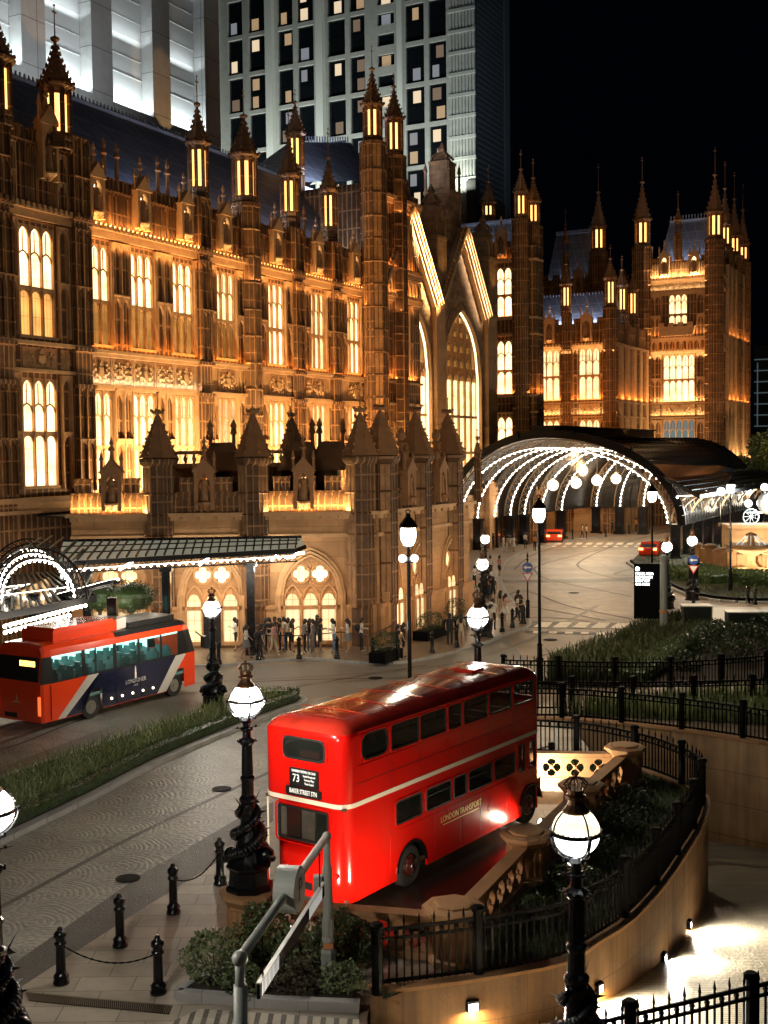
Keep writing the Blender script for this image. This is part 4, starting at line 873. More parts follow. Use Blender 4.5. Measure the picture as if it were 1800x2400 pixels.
# lean-to along its right side
m = MB(); xa, xb = -27.2, -23.6; s0, s1 = 105.5, 153
m.add([(xa - 3.2, s0 + 4, 9.3), (xa, s0 + 2, 7.6), (xa, s1, 7.6), (xa - 3.2, s1, 9.3), (xb, s0 - 1, 6.2), (xb, s1, 6.2)], [(0, 1, 2, 3), (1, 4, 5, 2)])
m.build('lean_to_roof', [CGL], cn)
m = MB(); m.beam((xb, s0 - 1, 6.1), (xb, s1, 6.1), .2, .35); m.beam((xa, s0 + 2, 7.6), (xb, s0 - 1, 6.15), .2, .3)
for i in range(40):
    s = s0 + 1 + i * 1.2; m.beam((xa, s, 7.66), (xb, s, 6.26), .07, .07)
for f in (.25, .5, .75): m.beam((xa + (xb - xa) * f, s0, 7.66 - 1.4 * f), (xa + (xb - xa) * f, s1, 7.66 - 1.4 * f), .07, .07)
m.build('lean_to_frame', [STEEL], cn)
br = MB()
for off in (0, .55):
    pts = [(TR_ + .7 + (3.0 + off * .2) * (1 - math.cos(t)), -0.0, 3.3 + (2.9 - off * .2) * math.sin(t) + 0) for t in [PI / 2 * k / 8 for k in range(9)]]
    pts = [(p[0] - off, p[1], p[2] + off * .6) for p in pts]
    for a, b_ in zip(pts, pts[1:]): br.beam(a, b_, .3, .16)
for k in range(8):
    t0, t1 = PI / 2 * k / 8, PI / 2 * (k + 1) / 8
    A0 = (TR_ + .7 + 3 * (1 - math.cos(t0)), 0, 3.3 + 2.9 * math.sin(t0)); B0 = (TR_ + .15 + 3.1 * (1 - math.cos(t1)), 0, 3.63 + 2.8 * math.sin(t1)); br.beam(A0, B0, .1, .09)
brm = br.mesh('bracket', [BRK])
for i in range(10): link('bracket', brm, cn, (0, 109.5 + 4.6 * i, 0)); (link('column', colm, cn, (TR_ + .45, 109.5 + 4.6 * i, 0)) if i > 7 else None)
bulbs([(xa + .9 + (k % 2) * 1.6, 108 + k * 2.2, 5.9) for k in range(20)], 'light_string', cn, .1)
for s in (112, 126, 140): point('canopy_bulb_and_fill', P_ * -25.6 + A_ * s + Vector((0, 0, 4.6)), 450, (1, .86, .64), .8)
# chandelier globes
GLOBE = opal('opal_globe', (1, .84, .58), 1.6)
for u, v in ((1296, 1137), (1350, 1132), (1399, 1126), (1444, 1122)):
    s_ = {1296: 119, 1350: 123.5, 1399: 128, 1444: 132.5}[u]; t_, z_ = onS(u, v, s_)
    ch = thing('globe_lamp', '', 'hanging lamp', P_ * t_ + A_ * s_ + Vector((0, 0, z_)), 0, 'globe lamps hanging under the street canopy')
    ch['label'] = 'round white globe lamp hanging under the barrel canopy, ' + {1296: 'lowest and leftmost of four', 1350: 'second from the left of four', 1399: 'third from the left of four', 1444: 'rightmost of four'}[u]
    m = MB(); m.ball((0, 0, 0), .56, 14, 10); m.build('globe', [GLOBE], ch, True)
    m = MB(); m.lathe([(.64, -.05), (.66, 0), (.64, .05)], 14)
    for k in range(6):
        a = k * PI / 3
        pts = [(.64 * math.cos(a) * math.cos(t), .64 * math.sin(a) * math.cos(t), .64 * math.sin(t)) for t in [-PI / 2 + PI * q / 8 for q in range(9)]]; m.path(pts, .02, 4)
    m.bar((0, 0, .6), (0, 0, 2.6), .04); m.lathe([(.1, .6), (.3, .7), (.05, .95)], 8); m.build('cage', [RIBS], ch)
    point('globe_light', P_ * t_ + A_ * s_ + Vector((0, 0, z_)), 900, (1, .72, .42), .4)
# ================================================================== FLAT GLASS CANOPY by the porch
gc = thing('glass_canopy', 'flat frosted glass canopy on black columns with a row of bulbs along its edge', 'canopy')
Fa, Fb = Vector((-14.9, 54.2, 0)), Vector((-4.5, 60.3, 0)); Ra, Rb = Vector((-16.5, 61.3, 0)), Vector((-4.3, 62.0, 0)); Tp = Vector((-4.05, 61.2, 0))
def zv(p, z): return (p.x, p.y, z)
m = MB(); m.add([zv(Fa, 5.42), zv(Fb, 5.42), zv(Tp, 5.5), zv(Rb, 5.85), zv(Ra, 5.85)], [(0, 1, 2, 3, 4)]); m.build('glass', [FROST], gc)
m = MB(); m.beam(zv(Fa, 5.33), zv(Fb, 5.33), .12, .22); m.beam(zv(Fb, 5.33), zv(Tp, 5.45), .1, .2); m.beam(zv(Ra, 5.9), zv(Rb, 5.9), .1, .14)
for i in range(27):
    f = i / 26; a = Fa.lerp(Fb, f); b_ = Ra.lerp(Rb, f * .92 + .06); m.beam(zv(a, 5.5), zv(b_, 5.93), .07, .09)
for f in (.33, .66): a = Fa.lerp(Ra, f); b_ = Fb.lerp(Rb, f); m.beam(zv(a, 5.5 + f * .43), zv(b_, 5.5 + f * .43), .05, .06)
a, b_ = Fa.lerp(Ra, .25), Fb.lerp(Rb, .25)
for z in (4.75, 5.15): m.beam(zv(a, z), zv(b_, z), .08, .07)
n = 24
for i in range(n):
    p, q = a.lerp(b_, i / n), a.lerp(b_, (i + 1) / n); m.beam(zv(p, 4.75), zv(q, 5.15), .04, .04); m.beam(zv(p, 5.15), zv(q, 4.75), .04, .04)
m.build('frame', [STEEL], gc)
for X, Y in ((-10.6, 57.8), (-6.75, 59.9), (-14.3, 57.2)):
    m = MB(); m.box(-.2, .2, -.2, .2, .5, 4.8); m.box(-.3, .3, -.3, .3, 0, .5); m.box(-.3, .3, -.3, .3, 4.6, 4.8)
    for sx in (-.13, 0, .13): m.box(sx - .02, sx + .02, -.23, -.2, .6, 4.5)
    m.build('column', [BLACK], gc, loc=(X, Y, 0))
for lo in (0, 2.2, 4.4): pass
q = Fa.lerp(Fb, 1)
bulbs([zv(Fa.lerp(Fb, (i + .5) / 34), 5.0) for i in range(34)] + [zv(Fb.lerp(Tp, (i + .5) / 7), 5.15) for i in range(6)], 'light_string', gc, .062)
bulbs([zv(Fb.lerp(Tp, (i + .5) / 7) + Vector((-.5, .2, 0)), 4.95) for i in range(6)], 'light_string', gc, .062)
for f in (.23, .56, .88): m = MB(); a = Fa.lerp(Fb, f) + Vector((.1, .2, 0)); m.bar(zv(a, 4.9), (a.x + .25, a.y + 2.6, 5.15), .06, 6); m.build('tube_lamp', [TUBE], gc)
for f in (.1, .35, .6, .85): a = Fa.lerp(Ra, .5).lerp(Fb.lerp(Rb, .5), f); point('canopy_bulb_and_fill', (a.x, a.y, 4.5), 75, (1, .87, .68), .4)
# ================================================================== VAULTED GLASS CANOPY at the left edge
vc = thing('vaulted_canopy', 'small vaulted iron and glass canopy with arches of bulbs above the coach', 'canopy')
m = MB(); bp_ = []
for yy in (50.5, 53.5, 56.5):
    N = 22; cx = -14.7 - (yy - 50.5) * .35
    for i in range(N):
        a0, a1 = PI * i / N, PI * (i + 1) / N
        for R in (1.75, 2.15): m.beam((cx + R * math.cos(a0) * .95, yy, 4.2 + R * math.sin(a0)), (cx + R * math.cos(a1) * .95, yy, 4.2 + R * math.sin(a1)), .1, .07)
        m.beam((cx + 1.75 * math.cos(a0) * .95, yy, 4.2 + 1.75 * math.sin(a0)), (cx + 2.15 * math.cos(a1) * .95, yy, 4.2 + 2.15 * math.sin(a1)), .05, .04)
        bp_.append((cx + 1.62 * math.cos(a0 + .07) * .95, yy - .12, 4.2 + 1.62 * math.sin(a0 + .07)))
for i in range(13):
    a0 = PI * i / 12; m.beam((-14.7 + 2.2 * math.cos(a0) * .95, 50.3, 4.2 + 2.2 * math.sin(a0)), (-16 + 2.2 * math.cos(a0) * .95, 57.5, 4.2 + 2.2 * math.sin(a0)), .07, .07)
A0, B0 = G(20, 1430, 3.0), Vector((-11.3, 50.5, 4.2))
for k in (0, .25): m.beam((A0.x - k, A0.y, 3.0), (B0.x - k, B0.y, 4.9), .12, .16)
bp_ += [(A0.x + (B0.x - A0.x) * t, A0.y - .1 + (B0.y - A0.y) * t, 3.1 + 1.9 * t) for t in [i / 11 for i in range(12)]]
m.build('frame', [STEEL], vc)
bulbs(bp_[::1], 'light_string', vc, .06)
m = MB(); tip = G(224, 1398, 3.9); C1 = Vector((-17, 47.5, 0)); C2 = Vector((-19, 57, 0)); C3 = G(130, 1345, 4.6)
m.add([(C1.x, C1.y, 3.7), (tip.x, tip.y, 3.9), (C3.x, C3.y, 4.6), (C2.x, C2.y, 4.6)], [(0, 1, 2, 3)]); m.build('glass', [CGL], vc)
m = MB(); m.beam((C1.x, C1.y, 3.6), (tip.x, tip.y, 3.8), .15, .3)
for i in range(15): f = i / 14; a = Vector((C1.x, C1.y, 3.75)).lerp(Vector((tip.x, tip.y, 3.95)), f); b_ = Vector((C2.x, C2.y, 4.65)).lerp(Vector((C3.x, C3.y, 4.65)), f); m.beam(a, b_, .1, .1)
m.build('lower_frame', [STEEL], vc)
L0, L1 = G(5, 1470, 3.35), G(205, 1418, 3.5)
bulbs([tuple(L0.lerp(L1, (i + .5) / 18)) for i in range(18)] + [tuple(L0.lerp(L1, (i + .5) / 18) + Vector((.3, -.9, -.12))) for i in range(14)], 'light_string', vc, .08)
for s_ in (0, 1): m = MB(); m.box(-.2, .2, -.2, .2, 0, 4.2); m.build('column', [BLACK], vc, loc=((-11.6, 50.6, 0), (-15.5, 52.5, 0))[s_])
point('canopy_bulb_and_fill', (-12.5, 52.5, 3.4), 90, (1, .88, .7), .5); point('canopy_bulb_and_fill', (-15, 49, 3.0), 60, (1, .88, .7), .5)
# ================================================================== BIG PANELLED BUILDING behind the wing
PALE = blocks('pale_cladding', (.42, .43, .42), 5.0, 4.0, rough=.6, var=.03, stain=.12, bump=.12, offset=0, mortar=.04, dark=.35)
WHITEPLASTER = mat('white_panel', (.62, .64, .63), .6, var=.06, vscale=.3)
pb = thing('panelled_building', 'tall pale building with recessed white panels lit from below behind the palace roof', 'building', Wst(0, -75), AZ)
recs = [(72.2, 78.1), (81.0, 87.0), (89.9, 95.9), (98.7, 104.6)]
m = MB(); wall_grid(m, 62, 107.3, 41.8, 72, [(a, b, 43.6, 72.0) for a, b in recs], 0, 1.4); m.box(107.3 - 1.4, 107.3, 1.4, 20, 41.8, 72); m.build('wall', [PALE], pb)
m = MB()
for a, b in recs:
    m.box(a, b, 1.42, 1.7, 43, 72)
    for i in range(8): z = 47.2 + i * 3.7; m.box(a, b, 1.36, 1.42, z, z + .1); m.box(a, b, 1.38, 1.42, z - 1.9, z - 1.85)
m.build('recessed_panels', [WHITEPLASTER], pb)
m = MB(); m.box(60, 109.6, -.9, 1.4, 40.9, 42.2); m.box(60, 109, -.3, 1.5, 39.9, 40.9); m.build('ledge', [WHITEPLASTER], pb)
m = MB(); m.box(60, 107, .5, 18, 0, 39.9); m.build('podium', [SLATE_DK], pb)
for a, b in recs:
    for zz_ in (50.6, 58.0): area('recess_light_and_fill', Wst((a + b) / 2, -75, zz_) - P_ * .6, b - a - .6, 1.0, 34, (.88, .96, .98), Matrix.Rotation(AZ, 3, 'Z').__matmul__(Matrix.Rotation(PI - .3, 3, 'X')).to_euler())  # mid-height fill lights added to even out the panel brightness
    area('recess_light_and_fill', Wst((a + b) / 2, -75, 43.75) - P_ * .5, b - a - .6, .9, 190, (.88, .96, .98), Matrix.Rotation(AZ, 3, 'Z').__matmul__(Matrix.Rotation(PI - .22, 3, 'X')).to_euler())
for s_ in (74, 92): spot('roof_flood', Wst(s_ + 4, -62, 35), Wst(s_ + 6, -75, 52), 3000, (.95, .97, 1), 100, .8, .5)
for s_, z_ in ((80, 51), (97.6, 46)): spot('roof_flood', Wst(s_ + 1, -66, 36), Wst(s_, -75, z_), 1500, (1, .55, .25), 22, .25, .1)
# blue roof box beside the twin turrets
bxr = thing('roof_lantern_block', 'grey block with a blue lit gridded slate roof beside the twin turrets', 'building', Wst(0, -56), AZ)
m = MB(); m.box(91.2, 106, 0, 8, 20, 33.3); m.box(91, 106, -.3, 0, 33.0, 33.4); m.build('wall', [mat('grey_render', (.30, .31, .33), .6, var=.35, vscale=.4)], bxr)
m = MB(); m.add([(91.2, 0, 34.2), (106, 0, 37.2), (106, 2.4, 41.2), (94.6, 2.4, 38.8), (91.2, 8, 34.2), (106, 8, 37)], [(0, 1, 2, 3), (0, 3, 4), (3, 2, 5, 4)]); m.box(91.0, 106, -.2, .2, 33.6, 34.1)
for i in range(22): m.box(94.7 + i * .5, 94.8 + i * .5, 2.3, 2.4, 38.7 + i * .11, 39.3 + i * .11)
m.build('roof', [SLATE], bxr)
area('roof_light', Wst(98, -54.6, 33.4), 12, .4, 1500, (.66, .76, 1), Matrix.Rotation(AZ, 3, 'Z').__matmul__(Matrix.Rotation(PI - .25, 3, 'X')).to_euler())
strip('roof_light', AZ, Wst(75, -48.4, 27.0) - P_ * 1.0, 30, 90, (.6, .72, 1), 20, .2)
# ================================================================== HOTEL TOWER
ht = thing('hotel_tower', 'tall pale hotel tower with a grid of dark paired windows and white lit piers', 'hotel', Wst(195, 0), PZ)
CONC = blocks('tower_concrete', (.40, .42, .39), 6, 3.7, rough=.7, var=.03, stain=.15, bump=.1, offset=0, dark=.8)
DGL = mat('dark_tower_glass', (.006, .008, .010), .08, var=.5, vscale=.2, spec=.6)
rows = [54.2 + 7.3 * i for i in range(7)]
cols_ = [(-134.3, -130.9), (-129.5, -125.8), (-122.9, -119.6), (-118.6, -115.1), (-112.1, -108.4), (-107.4, -104.3), (-96.1, -92.4), (-91.5, -88.1)]
hops = [(a, b, z, z + 6.55) for a, b in cols_ for z in rows] + [(-101.7, -98.3, z + k, z + k + 2.1) for z in rows for k in (.2, 3.85)]
m = MB(); wall_grid(m, -137.5, -83, 52, 104, hops, 0, .8); m.build('wall', [CONC], ht)
m = MB()
for x in (-137, -124.4, -113.4): m.box(x - .75, x + .75, -1.1, 0, 52, 104)
m.box(-97.6, -96.6, -.5, 0, 52, 104)
m.build('pier', [mat('white_tower_pier', (.62, .66, .62), .6, var=.1)], ht)
m = MB()
for i in range(8): x = -87.2 + i * .62; m.bar((x, -.1, 52), (x, -.1, 104), .3, 8)
z = 54
while z < 104: m.box(-87.6, -82.4, -.62, -.2, z, z + .55); z += 3.65
m.build('fluted_corner', [CONC], ht)
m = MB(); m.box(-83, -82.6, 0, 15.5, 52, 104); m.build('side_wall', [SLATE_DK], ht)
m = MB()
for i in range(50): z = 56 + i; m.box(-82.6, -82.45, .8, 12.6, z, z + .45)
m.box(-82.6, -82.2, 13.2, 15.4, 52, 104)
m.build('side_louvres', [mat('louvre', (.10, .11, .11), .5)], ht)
m = MB(); m.box(-140, -82.4, 1, 16, 0, 55.5); m.box(-84, -82.3, -1, 1, 0, 57.5); m.build('podium', [mat('dark_podium', (.03, .03, .03), .7)], ht)
m = MB(); m.box(-95, -84, .5, .9, 30, 52); m.build('podium_panel', [mat('beige_panel', (.22, .17, .10), .7, var=.2)], ht)
GV = [mat('hotel_room_a', (.2, .15, .1), .5, var=.2, emit=(1, .66, .36), es=.16), mat('hotel_room_b', (.2, .15, .1), .5, var=.2, emit=(1, .78, .52), es=.36), mat('hotel_room_c', (.1, .08, .06), .5, var=.2, emit=(.9, .6, .4), es=.07), mat('hotel_room_d', (.1, .08, .06), .5, var=.2, emit=(.8, .85, 1), es=.1)]
r5 = random.Random(5)
for ci, (a, b) in enumerate(cols_):
    for z in rows:
        g = MB(); g.box(a, b, .5, .6, z, z + 6.55); g.box((a + b) / 2 - .05, (a + b) / 2 + .05, .42, .5, z, z + 6.55); g.box(a, b, .42, .5, z + 3.15, z + 3.35)
        o = g.build('window', [DGL], ht)
        for k in (0, 1):
            if r5.random() < .55:
                x0 = a + (.55 if r5.random() < .5 else 1.3); w_ = r5.uniform(1.2, 1.7); g = MB(); g.box(x0, x0 + w_, .38, .41, z + .5 + 3.3 * k, z + 2.6 + 3.3 * k); g.build('lit_curtain', [GV[min(3, int(r5.random() ** 1.3 * 4))]], o)
for z in rows:
    for k in (.2, 3.85):
        g = MB(); g.box(-101.7, -98.3, .5, .6, z + k, z + k + 2.1); o = g.build('window', [DGL], ht)
        if r5.random() < .75: g = MB(); g.box(-101, -99.2, .38, .41, z + k + .1, z + k + 1.9); g.build('lit_curtain', [GV[min(3, int(r5.random() ** 1.3 * 4))]], o)
for x in (-137, -124.4, -113.4): area('pier_light', Wst(195, x, 53) - A_ * 2.2, 1.6, .6, 1100, (.96, 1, .93), Matrix.Rotation(PZ, 3, 'Z').__matmul__(Matrix.Rotation(PI - .12, 3, 'X')).to_euler())
for x in (-128, -110, -92): spot('tower_flood', Wst(195, x + 4, 53) - A_ * 16, Wst(195, x, 74), 7500, (.96, 1, .93), 100, .9, .6)
area('pier_light', Wst(195, -85, 56) - A_ * 2.5, 4, .6, 400, (.9, .95, .8), Matrix.Rotation(PZ, 3, 'Z').__matmul__(Matrix.Rotation(PI - .2, 3, 'X')).to_euler())
# distant dark block on the right
fb = thing('distant_block', 'distant dark building with a pale window grid at the right edge', 'building', Wst(235, 0), PZ)
m = MB(); a = onS(1768, 900, 235)[0]; z1 = ZS(1780, 810, 235); m.box(a, a + 40, 0, 20, 0, z1); m.build('wall', [mat('dark_block_wall', (.02, .03, .035), .5)], fb)
m = MB()
for i in range(9): m.box(a + .5 + i * 2.2, a + .7 + i * 2.2, -.15, 0, ZS(1780, 1000, 235), ZS(1780, 850, 235))
for i in range(7): z = ZS(1780, 1000, 235) + i * 2.1; m.box(a, a + 30, -.2, -.0, z, z + .2)
m.build('window_grid', [mat('pale_grid', (.25, .32, .34), .5, emit=(.4, .6, .65), es=.05)], fb)

spot('tower_flood', Wst(170, -50, 60), Wst(205, -82, 75), 6000, (.7, .85, 1), 60, .9, .6)

gwin(rw, TS(1376, 1170, 143.5), 4.4, 7.2, 1.0, 1, None, WIN); gwin(rw, TS(1310, 1190, 143.5), 3.6, 6.4, .8, 1, None, WIN)

m = MB(); wall_grid(m, -54, -42.3, 0, 8.3, [(-50.4, -48.6, 0, 3.7), (TS(1376, 1170, 143.5) - .5, TS(1376, 1170, 143.5) + .5, 4.4, 7.2), (TS(1310, 1190, 143.5) - .4, TS(1310, 1190, 143.5) + .4, 3.6, 6.4)], -.12, -.004); m.build('ground_storey', [STONE_PALE], rw)
m = MB(); m.box(-50.4, -48.6, .1, .2, 0, 3.7); m.build('door', [gdoor], rw)
for t_ in (-50, -44): point('canopy_bulb_and_fill', Wst(138, t_, 7.2), 420, (1, .62, .3), .5)  # amber points added to warm the rear wall; no bulbs hang here
# ================================================================== GROUND, ROADS, RAMP
from mathutils.geometry import tessellate_polygon
def sheet(name, pts, z, m, kind='structure', parent=None, side=None):
    """flat polygon at z, with a vertical skirt down by side"""
    v = [Vector((p[0], p[1], z)) for p in pts]; tri = tessellate_polygon([[q.copy() for q in v]])
    mb = MB(); mb.add(v, [t for t in tri])
    n = len(v); ar = sum(v[i].x * v[(i + 1) % n].y - v[(i + 1) % n].x * v[i].y for i in range(n))
    if side:
        for i in range(n):
            a, b = v[i], v[(i + 1) % n]; mb.add([a, b, (b.x, b.y, z - side), (a.x, a.y, z - side)], [(0, 3, 2, 1) if ar < 0 else (0, 3, 2, 1)[::-1]])
    me = mb.mesh(name, [m]); 
    import bmesh
    bm = bmesh.new(); bm.from_mesh(me); bmesh.ops.recalc_face_normals(bm, faces=bm.faces)
    for f in bm.faces:
        if abs(f.normal.z) > .9 and f.normal.z < 0: f.normal_flip()
    bm.to_mesh(me); bm.free(); o = link(name, me, parent)
    if kind: o['kind'] = kind
    return o
def GL(pts, z=0.0): return [G(u, v, z) for u, v in pts]
def smooth(pts, n=4):
    out = []
    for i in range(len(pts) - 1):
        p0, p1, p2, p3 = pts[max(0, i - 1)], pts[i], pts[i + 1], pts[min(len(pts) - 1, i + 2)]
        for k in range(n):
            t = k / n; out.append(.5 * ((2 * p1) + (-p0 + p2) * t + (2 * p0 - 5 * p1 + 4 * p2 - p3) * t * t + (-p0 + 3 * p1 - 3 * p2 + p3) * t ** 3))
    out.append(pts[-1]); return out
def cobbles(name, c1, c2, glint=.3):
    m, n, b = _nodes(name); L = n.links.new; N = n.nodes.new
    def M(op, a, b_=None, v=None):
        q = N('ShaderNodeMath'); q.operation = op
        for i, x in enumerate((a, b_)):
            if x is None: continue
            if isinstance(x, (int, float)): q.inputs[i].default_value = x
            else: L(x, q.inputs[i])
        return q.outputs[0]
    tc = N('ShaderNodeTexCoord'); wn = N('ShaderNodeTexNoise'); wn.inputs['Scale'].default_value = .6; wn.inputs['Detail'].default_value = 3; L(tc.outputs['Object'], wn.inputs['Vector']); vm = N('ShaderNodeVectorMath'); vm.operation = 'MULTIPLY_ADD'; L(wn.outputs['Color'], vm.inputs[0]); vm.inputs[1].default_value = (.7, .7, 0); L(tc.outputs['Object'], vm.inputs[2]); mp = N('ShaderNodeMapping'); mp.inputs['Rotation'].default_value = (0, 0, .55); L(vm.outputs[0], mp.inputs[0]); sp = N('ShaderNodeSeparateXYZ'); L(mp.outputs[0], sp.inputs[0])
    H, Wd = 1.15, 1.9
    row = M('FLOOR', M('DIVIDE', sp.outputs[1], H)); fy = M('MULTIPLY', M('FRACT', M('DIVIDE', sp.outputs[1], H)), H)
    xo = M('ADD', M('DIVIDE', sp.outputs[0], Wd), M('MULTIPLY', M('MODULO', row, 2.0), .5)); fx = M('MULTIPLY', M('SUBTRACT', M('FRACT', xo), .5), Wd)
    d = M('SQRT', M('ADD', M('MULTIPLY', fx, fx), M('MULTIPLY', fy, fy))); rg = M('FRACT', M('MULTIPLY', d, 7.0)); g = M('ABSOLUTE', M('SUBTRACT', rg, .5))
    gap = M('GREATER_THAN', g, .42)
    vo = N('ShaderNodeTexVoronoi'); vo.inputs['Scale'].default_value = 8; L(tc.outputs['Object'], vo.inputs['Vector'])
    nz = N('ShaderNodeTexNoise'); nz.inputs['Scale'].default_value = .35; nz.inputs['Detail'].default_value = 6; L(tc.outputs['Object'], nz.inputs['Vector'])
    mx = N('ShaderNodeMix'); mx.data_type = 'RGBA'; L(vo.outputs['Color'], mx.inputs[0]); mx.inputs[6].default_value = (*c1, 1); mx.inputs[7].default_value = (*c2, 1)
    sc_ = N('ShaderNodeSeparateColor'); L(vo.outputs['Color'], sc_.inputs[0]); L(sc_.outputs[0], mx.inputs[0])
    mr = N('ShaderNodeMapRange'); mr.inputs[1].default_value = .3; mr.inputs[2].default_value = .7; mr.inputs[3].default_value = .5; mr.inputs[4].default_value = 1.25; L(nz.outputs['Fac'], mr.inputs[0])
    mu = N('ShaderNodeMix'); mu.data_type = 'RGBA'; mu.blend_type = 'MULTIPLY'; mu.inputs[0].default_value = 1; L(mx.outputs[2], mu.inputs[6]); L(mr.outputs[0], mu.inputs[7])
    m2 = N('ShaderNodeMix'); m2.data_type = 'RGBA'; L(M('MULTIPLY', gap, .55), m2.inputs[0]); L(mu.outputs[2], m2.inputs[6]); m2.inputs[7].default_value = (*[x * .4 for x in c1], 1)
    L(m2.outputs[2], b.inputs['Base Color']); b.inputs['Roughness'].default_value = .5
    bp = N('ShaderNodeBump'); bp.inputs['Strength'].default_value = .5; bp.inputs['Distance'].default_value = .02
    L(M('ADD', M('MULTIPLY', vo.outputs['Distance'], -1.0), M('MULTIPLY', g, -1.2)), bp.inputs['Height']); L(bp.outputs[0], b.inputs['Normal'])
    return m
COB = cobbles('fan_cobbles', (.26, .26, .235), (.37, .345, .30))
PAVE = blocks('beige_pavers', (.44, .38, .30), 1.1, .62, rough=.5, var=.12, plane='xy', stain=.35, dark=.45, bump=.2, mortar=.012, wear=.35)
PLAZA = blocks('plaza_concrete', (.34, .26, .185), 6.5, 6.5, rough=.5, var=.07, plane='xy', stain=.38, dark=.55, bump=.15, mortar=.03, offset=0, wear=.35)
ASPH = mat('dark_asphalt', (.05, .05, .05), .55, var=.3, vscale=.6, bump=.5, bscale=40)
GUT = mat('gutter_setts', (.075, .068, .06), .5, var=.3, vscale=2, bump=.5, bscale=25)
KERB = blocks('granite_kerb', (.36, .36, .35), 1.0, 2, rough=.6, var=.05, plane='xy', bump=.1, stain=.2)
SOIL = mat('soil', (.03, .022, .014), .95, var=.4, bump=.6, bscale=12)
WALLST = blocks('tan_wall_cladding', (.42, .27, .14), 1.9, 1.15, rough=.7, var=.1, stain=.22, bump=.1, mortar=.014, offset=.5, dark=.5, streak=.3)
PLINTH = mat('polished_granite', (.045, .022, .016), .22, var=.4, vscale=1.2, bump=.05)
RIB = blocks('ribbed_ramp', (.42, .39, .31), 30, .12, rough=.42, var=.12, plane='xy', bump=.9, dark=.35, mortar=.018, stain=.3, offset=0)
# terrace loop and opposite wall
loop = smooth(GL([(868, 2333), (1000, 2318), (1150, 2296), (1323, 2262), (1400, 2215), (1483, 2160), (1560, 2075), (1610, 2000), (1645, 1940), (1660, 1885), (1640, 1858), (1600, 1838), (1535, 1812), (1460, 1792), (1372, 1775), (1255, 1766), (1200, 1762)]), 3)
opp = smooth(GL([(1150, 1690), (1255, 1688), (1340, 1690), (1420, 1697), (1524, 1708), (1660, 1725), (1800, 1748)]), 3) + [Vector((25, 36, 0)), Vector((70, 22, 0))]
hole = loop + [Vector((4.6, 41, 0)), Vector((4.0, 44.6, 0))] + opp + [Vector((70, 19, 0)), Vector((30, 30.5, 0)), Vector((12, 22.4, 0)), Vector((6.45, 19.9, 0)), Vector((2.0, 18.0, 0)), Vector((-.3, 17.5, 0))]
# ground = everything minus the ramp cutting, as one concave outline: west+north part then east part meet along the cutting
west = [Vector((-90, -30, 0)), Vector((-.6, -30, 0)), Vector((-.6, 17.2, 0))] + [loop[0]] + loop[1:] + [Vector((4.6, 41, 0)), Vector((4.0, 44.6, 0))] + opp + [Vector((400, 22, 0)), Vector((400, 600, 0)), Vector((-400, 600, 0)), Vector((-400, -30, 0))]
west = west[1:] 
sheet('ground', west, 0, PLAZA)
sheet('ground', [Vector((-.6, -30, 0)), Vector((400, -30, 0)), Vector((400, 18, 0)), Vector((70, 18, 0)), Vector((30, 30.2, 0)), Vector((12, 22.2, 0)), Vector((6.45, 19.75, 0)), Vector((2.0, 17.85, 0)), Vector((-.6, 17.2, 0))], 0, PLAZA)
def zramp(x, y): return -1.2 - .145 * (y - 24) if y < 42 else -3.8
mb = MB(); nx, ny = 30, 22
for j in range(ny + 1):
    for i in range(nx + 1): x, y = -2 + i * 1.4, 16 + j * 1.45; mb.v.append((x, y, zramp(x, y)))
for j in range(ny):
    for i in range(nx): a = j * (nx + 1) + i; mb.f.append((a, a + 1, a + nx + 2, a + nx + 1)); mb.m.append(0)
tag(mb.build('ramp_road', [RIB]), kind='structure')
def wall_along(name, pts, z0, z1, th, m, cope=None, label=None, cat=None, flip=1):
    """upright wall following pts, thickness th to the left (flip 1) with an optional coping part"""
    n = len(pts); nor = []
    for i in range(n):
        d = (pts[min(n - 1, i + 1)] - pts[max(0, i - 1)]).normalized(); nor.append(Vector((-d.y, d.x, 0)) * flip)
    def strip_(a, b, za, zb, mb):
        for i in range(n - 1):
            P = [pts[i] + nor[i] * a, pts[i + 1] + nor[i + 1] * a, pts[i + 1] + nor[i + 1] * b, pts[i] + nor[i] * b]
            mb.add([(p.x, p.y, za) for p in P] + [(p.x, p.y, zb) for p in P], [(0, 1, 5, 4), (2, 3, 7, 6), (4, 5, 6, 7)] + ([(3, 0, 4, 7)] if i == 0 else []) + ([(1, 2, 6, 5)] if i == n - 2 else []))
    mb = MB(); strip_(0, th, z0, z1, mb); o = mb.build(name, [m])
    if label: tag(o, label, cat)
    if cope: mb = MB(); strip_(-.06, th + .02, z1, z1 + cope, mb); mb.build('coping', [STONE_PALE], o)
    return o
WALLD = blocks('brown_wall_cladding', (.26, .145, .065), 1.6, .8, rough=.7, var=.14, stain=.35, bump=.2, mortar=.012, dark=.45, streak=.5)
tw = wall_along('retaining_wall', loop, -5, .02, .32, WALLD, .07, 'curved tan retaining wall with small lights, under the looping fence', 'wall')
ow = wall_along('retaining_wall', opp, -5, .02, .4, WALLST, .06, 'tall plain tan wall across the sunken ramp, below the double fences', 'wall')
near_pts = [Vector((-.6, 17.2, 0)), Vector((2.0, 17.9, 0)), Vector((6.45, 19.8, 0)), Vector((12, 22.3, 0))]
wall_along('retaining_wall', near_pts, -4, .02, .3, WALLST, .06, 'near edge wall of the sunken ramp under the spiked fence', 'wall', -1)
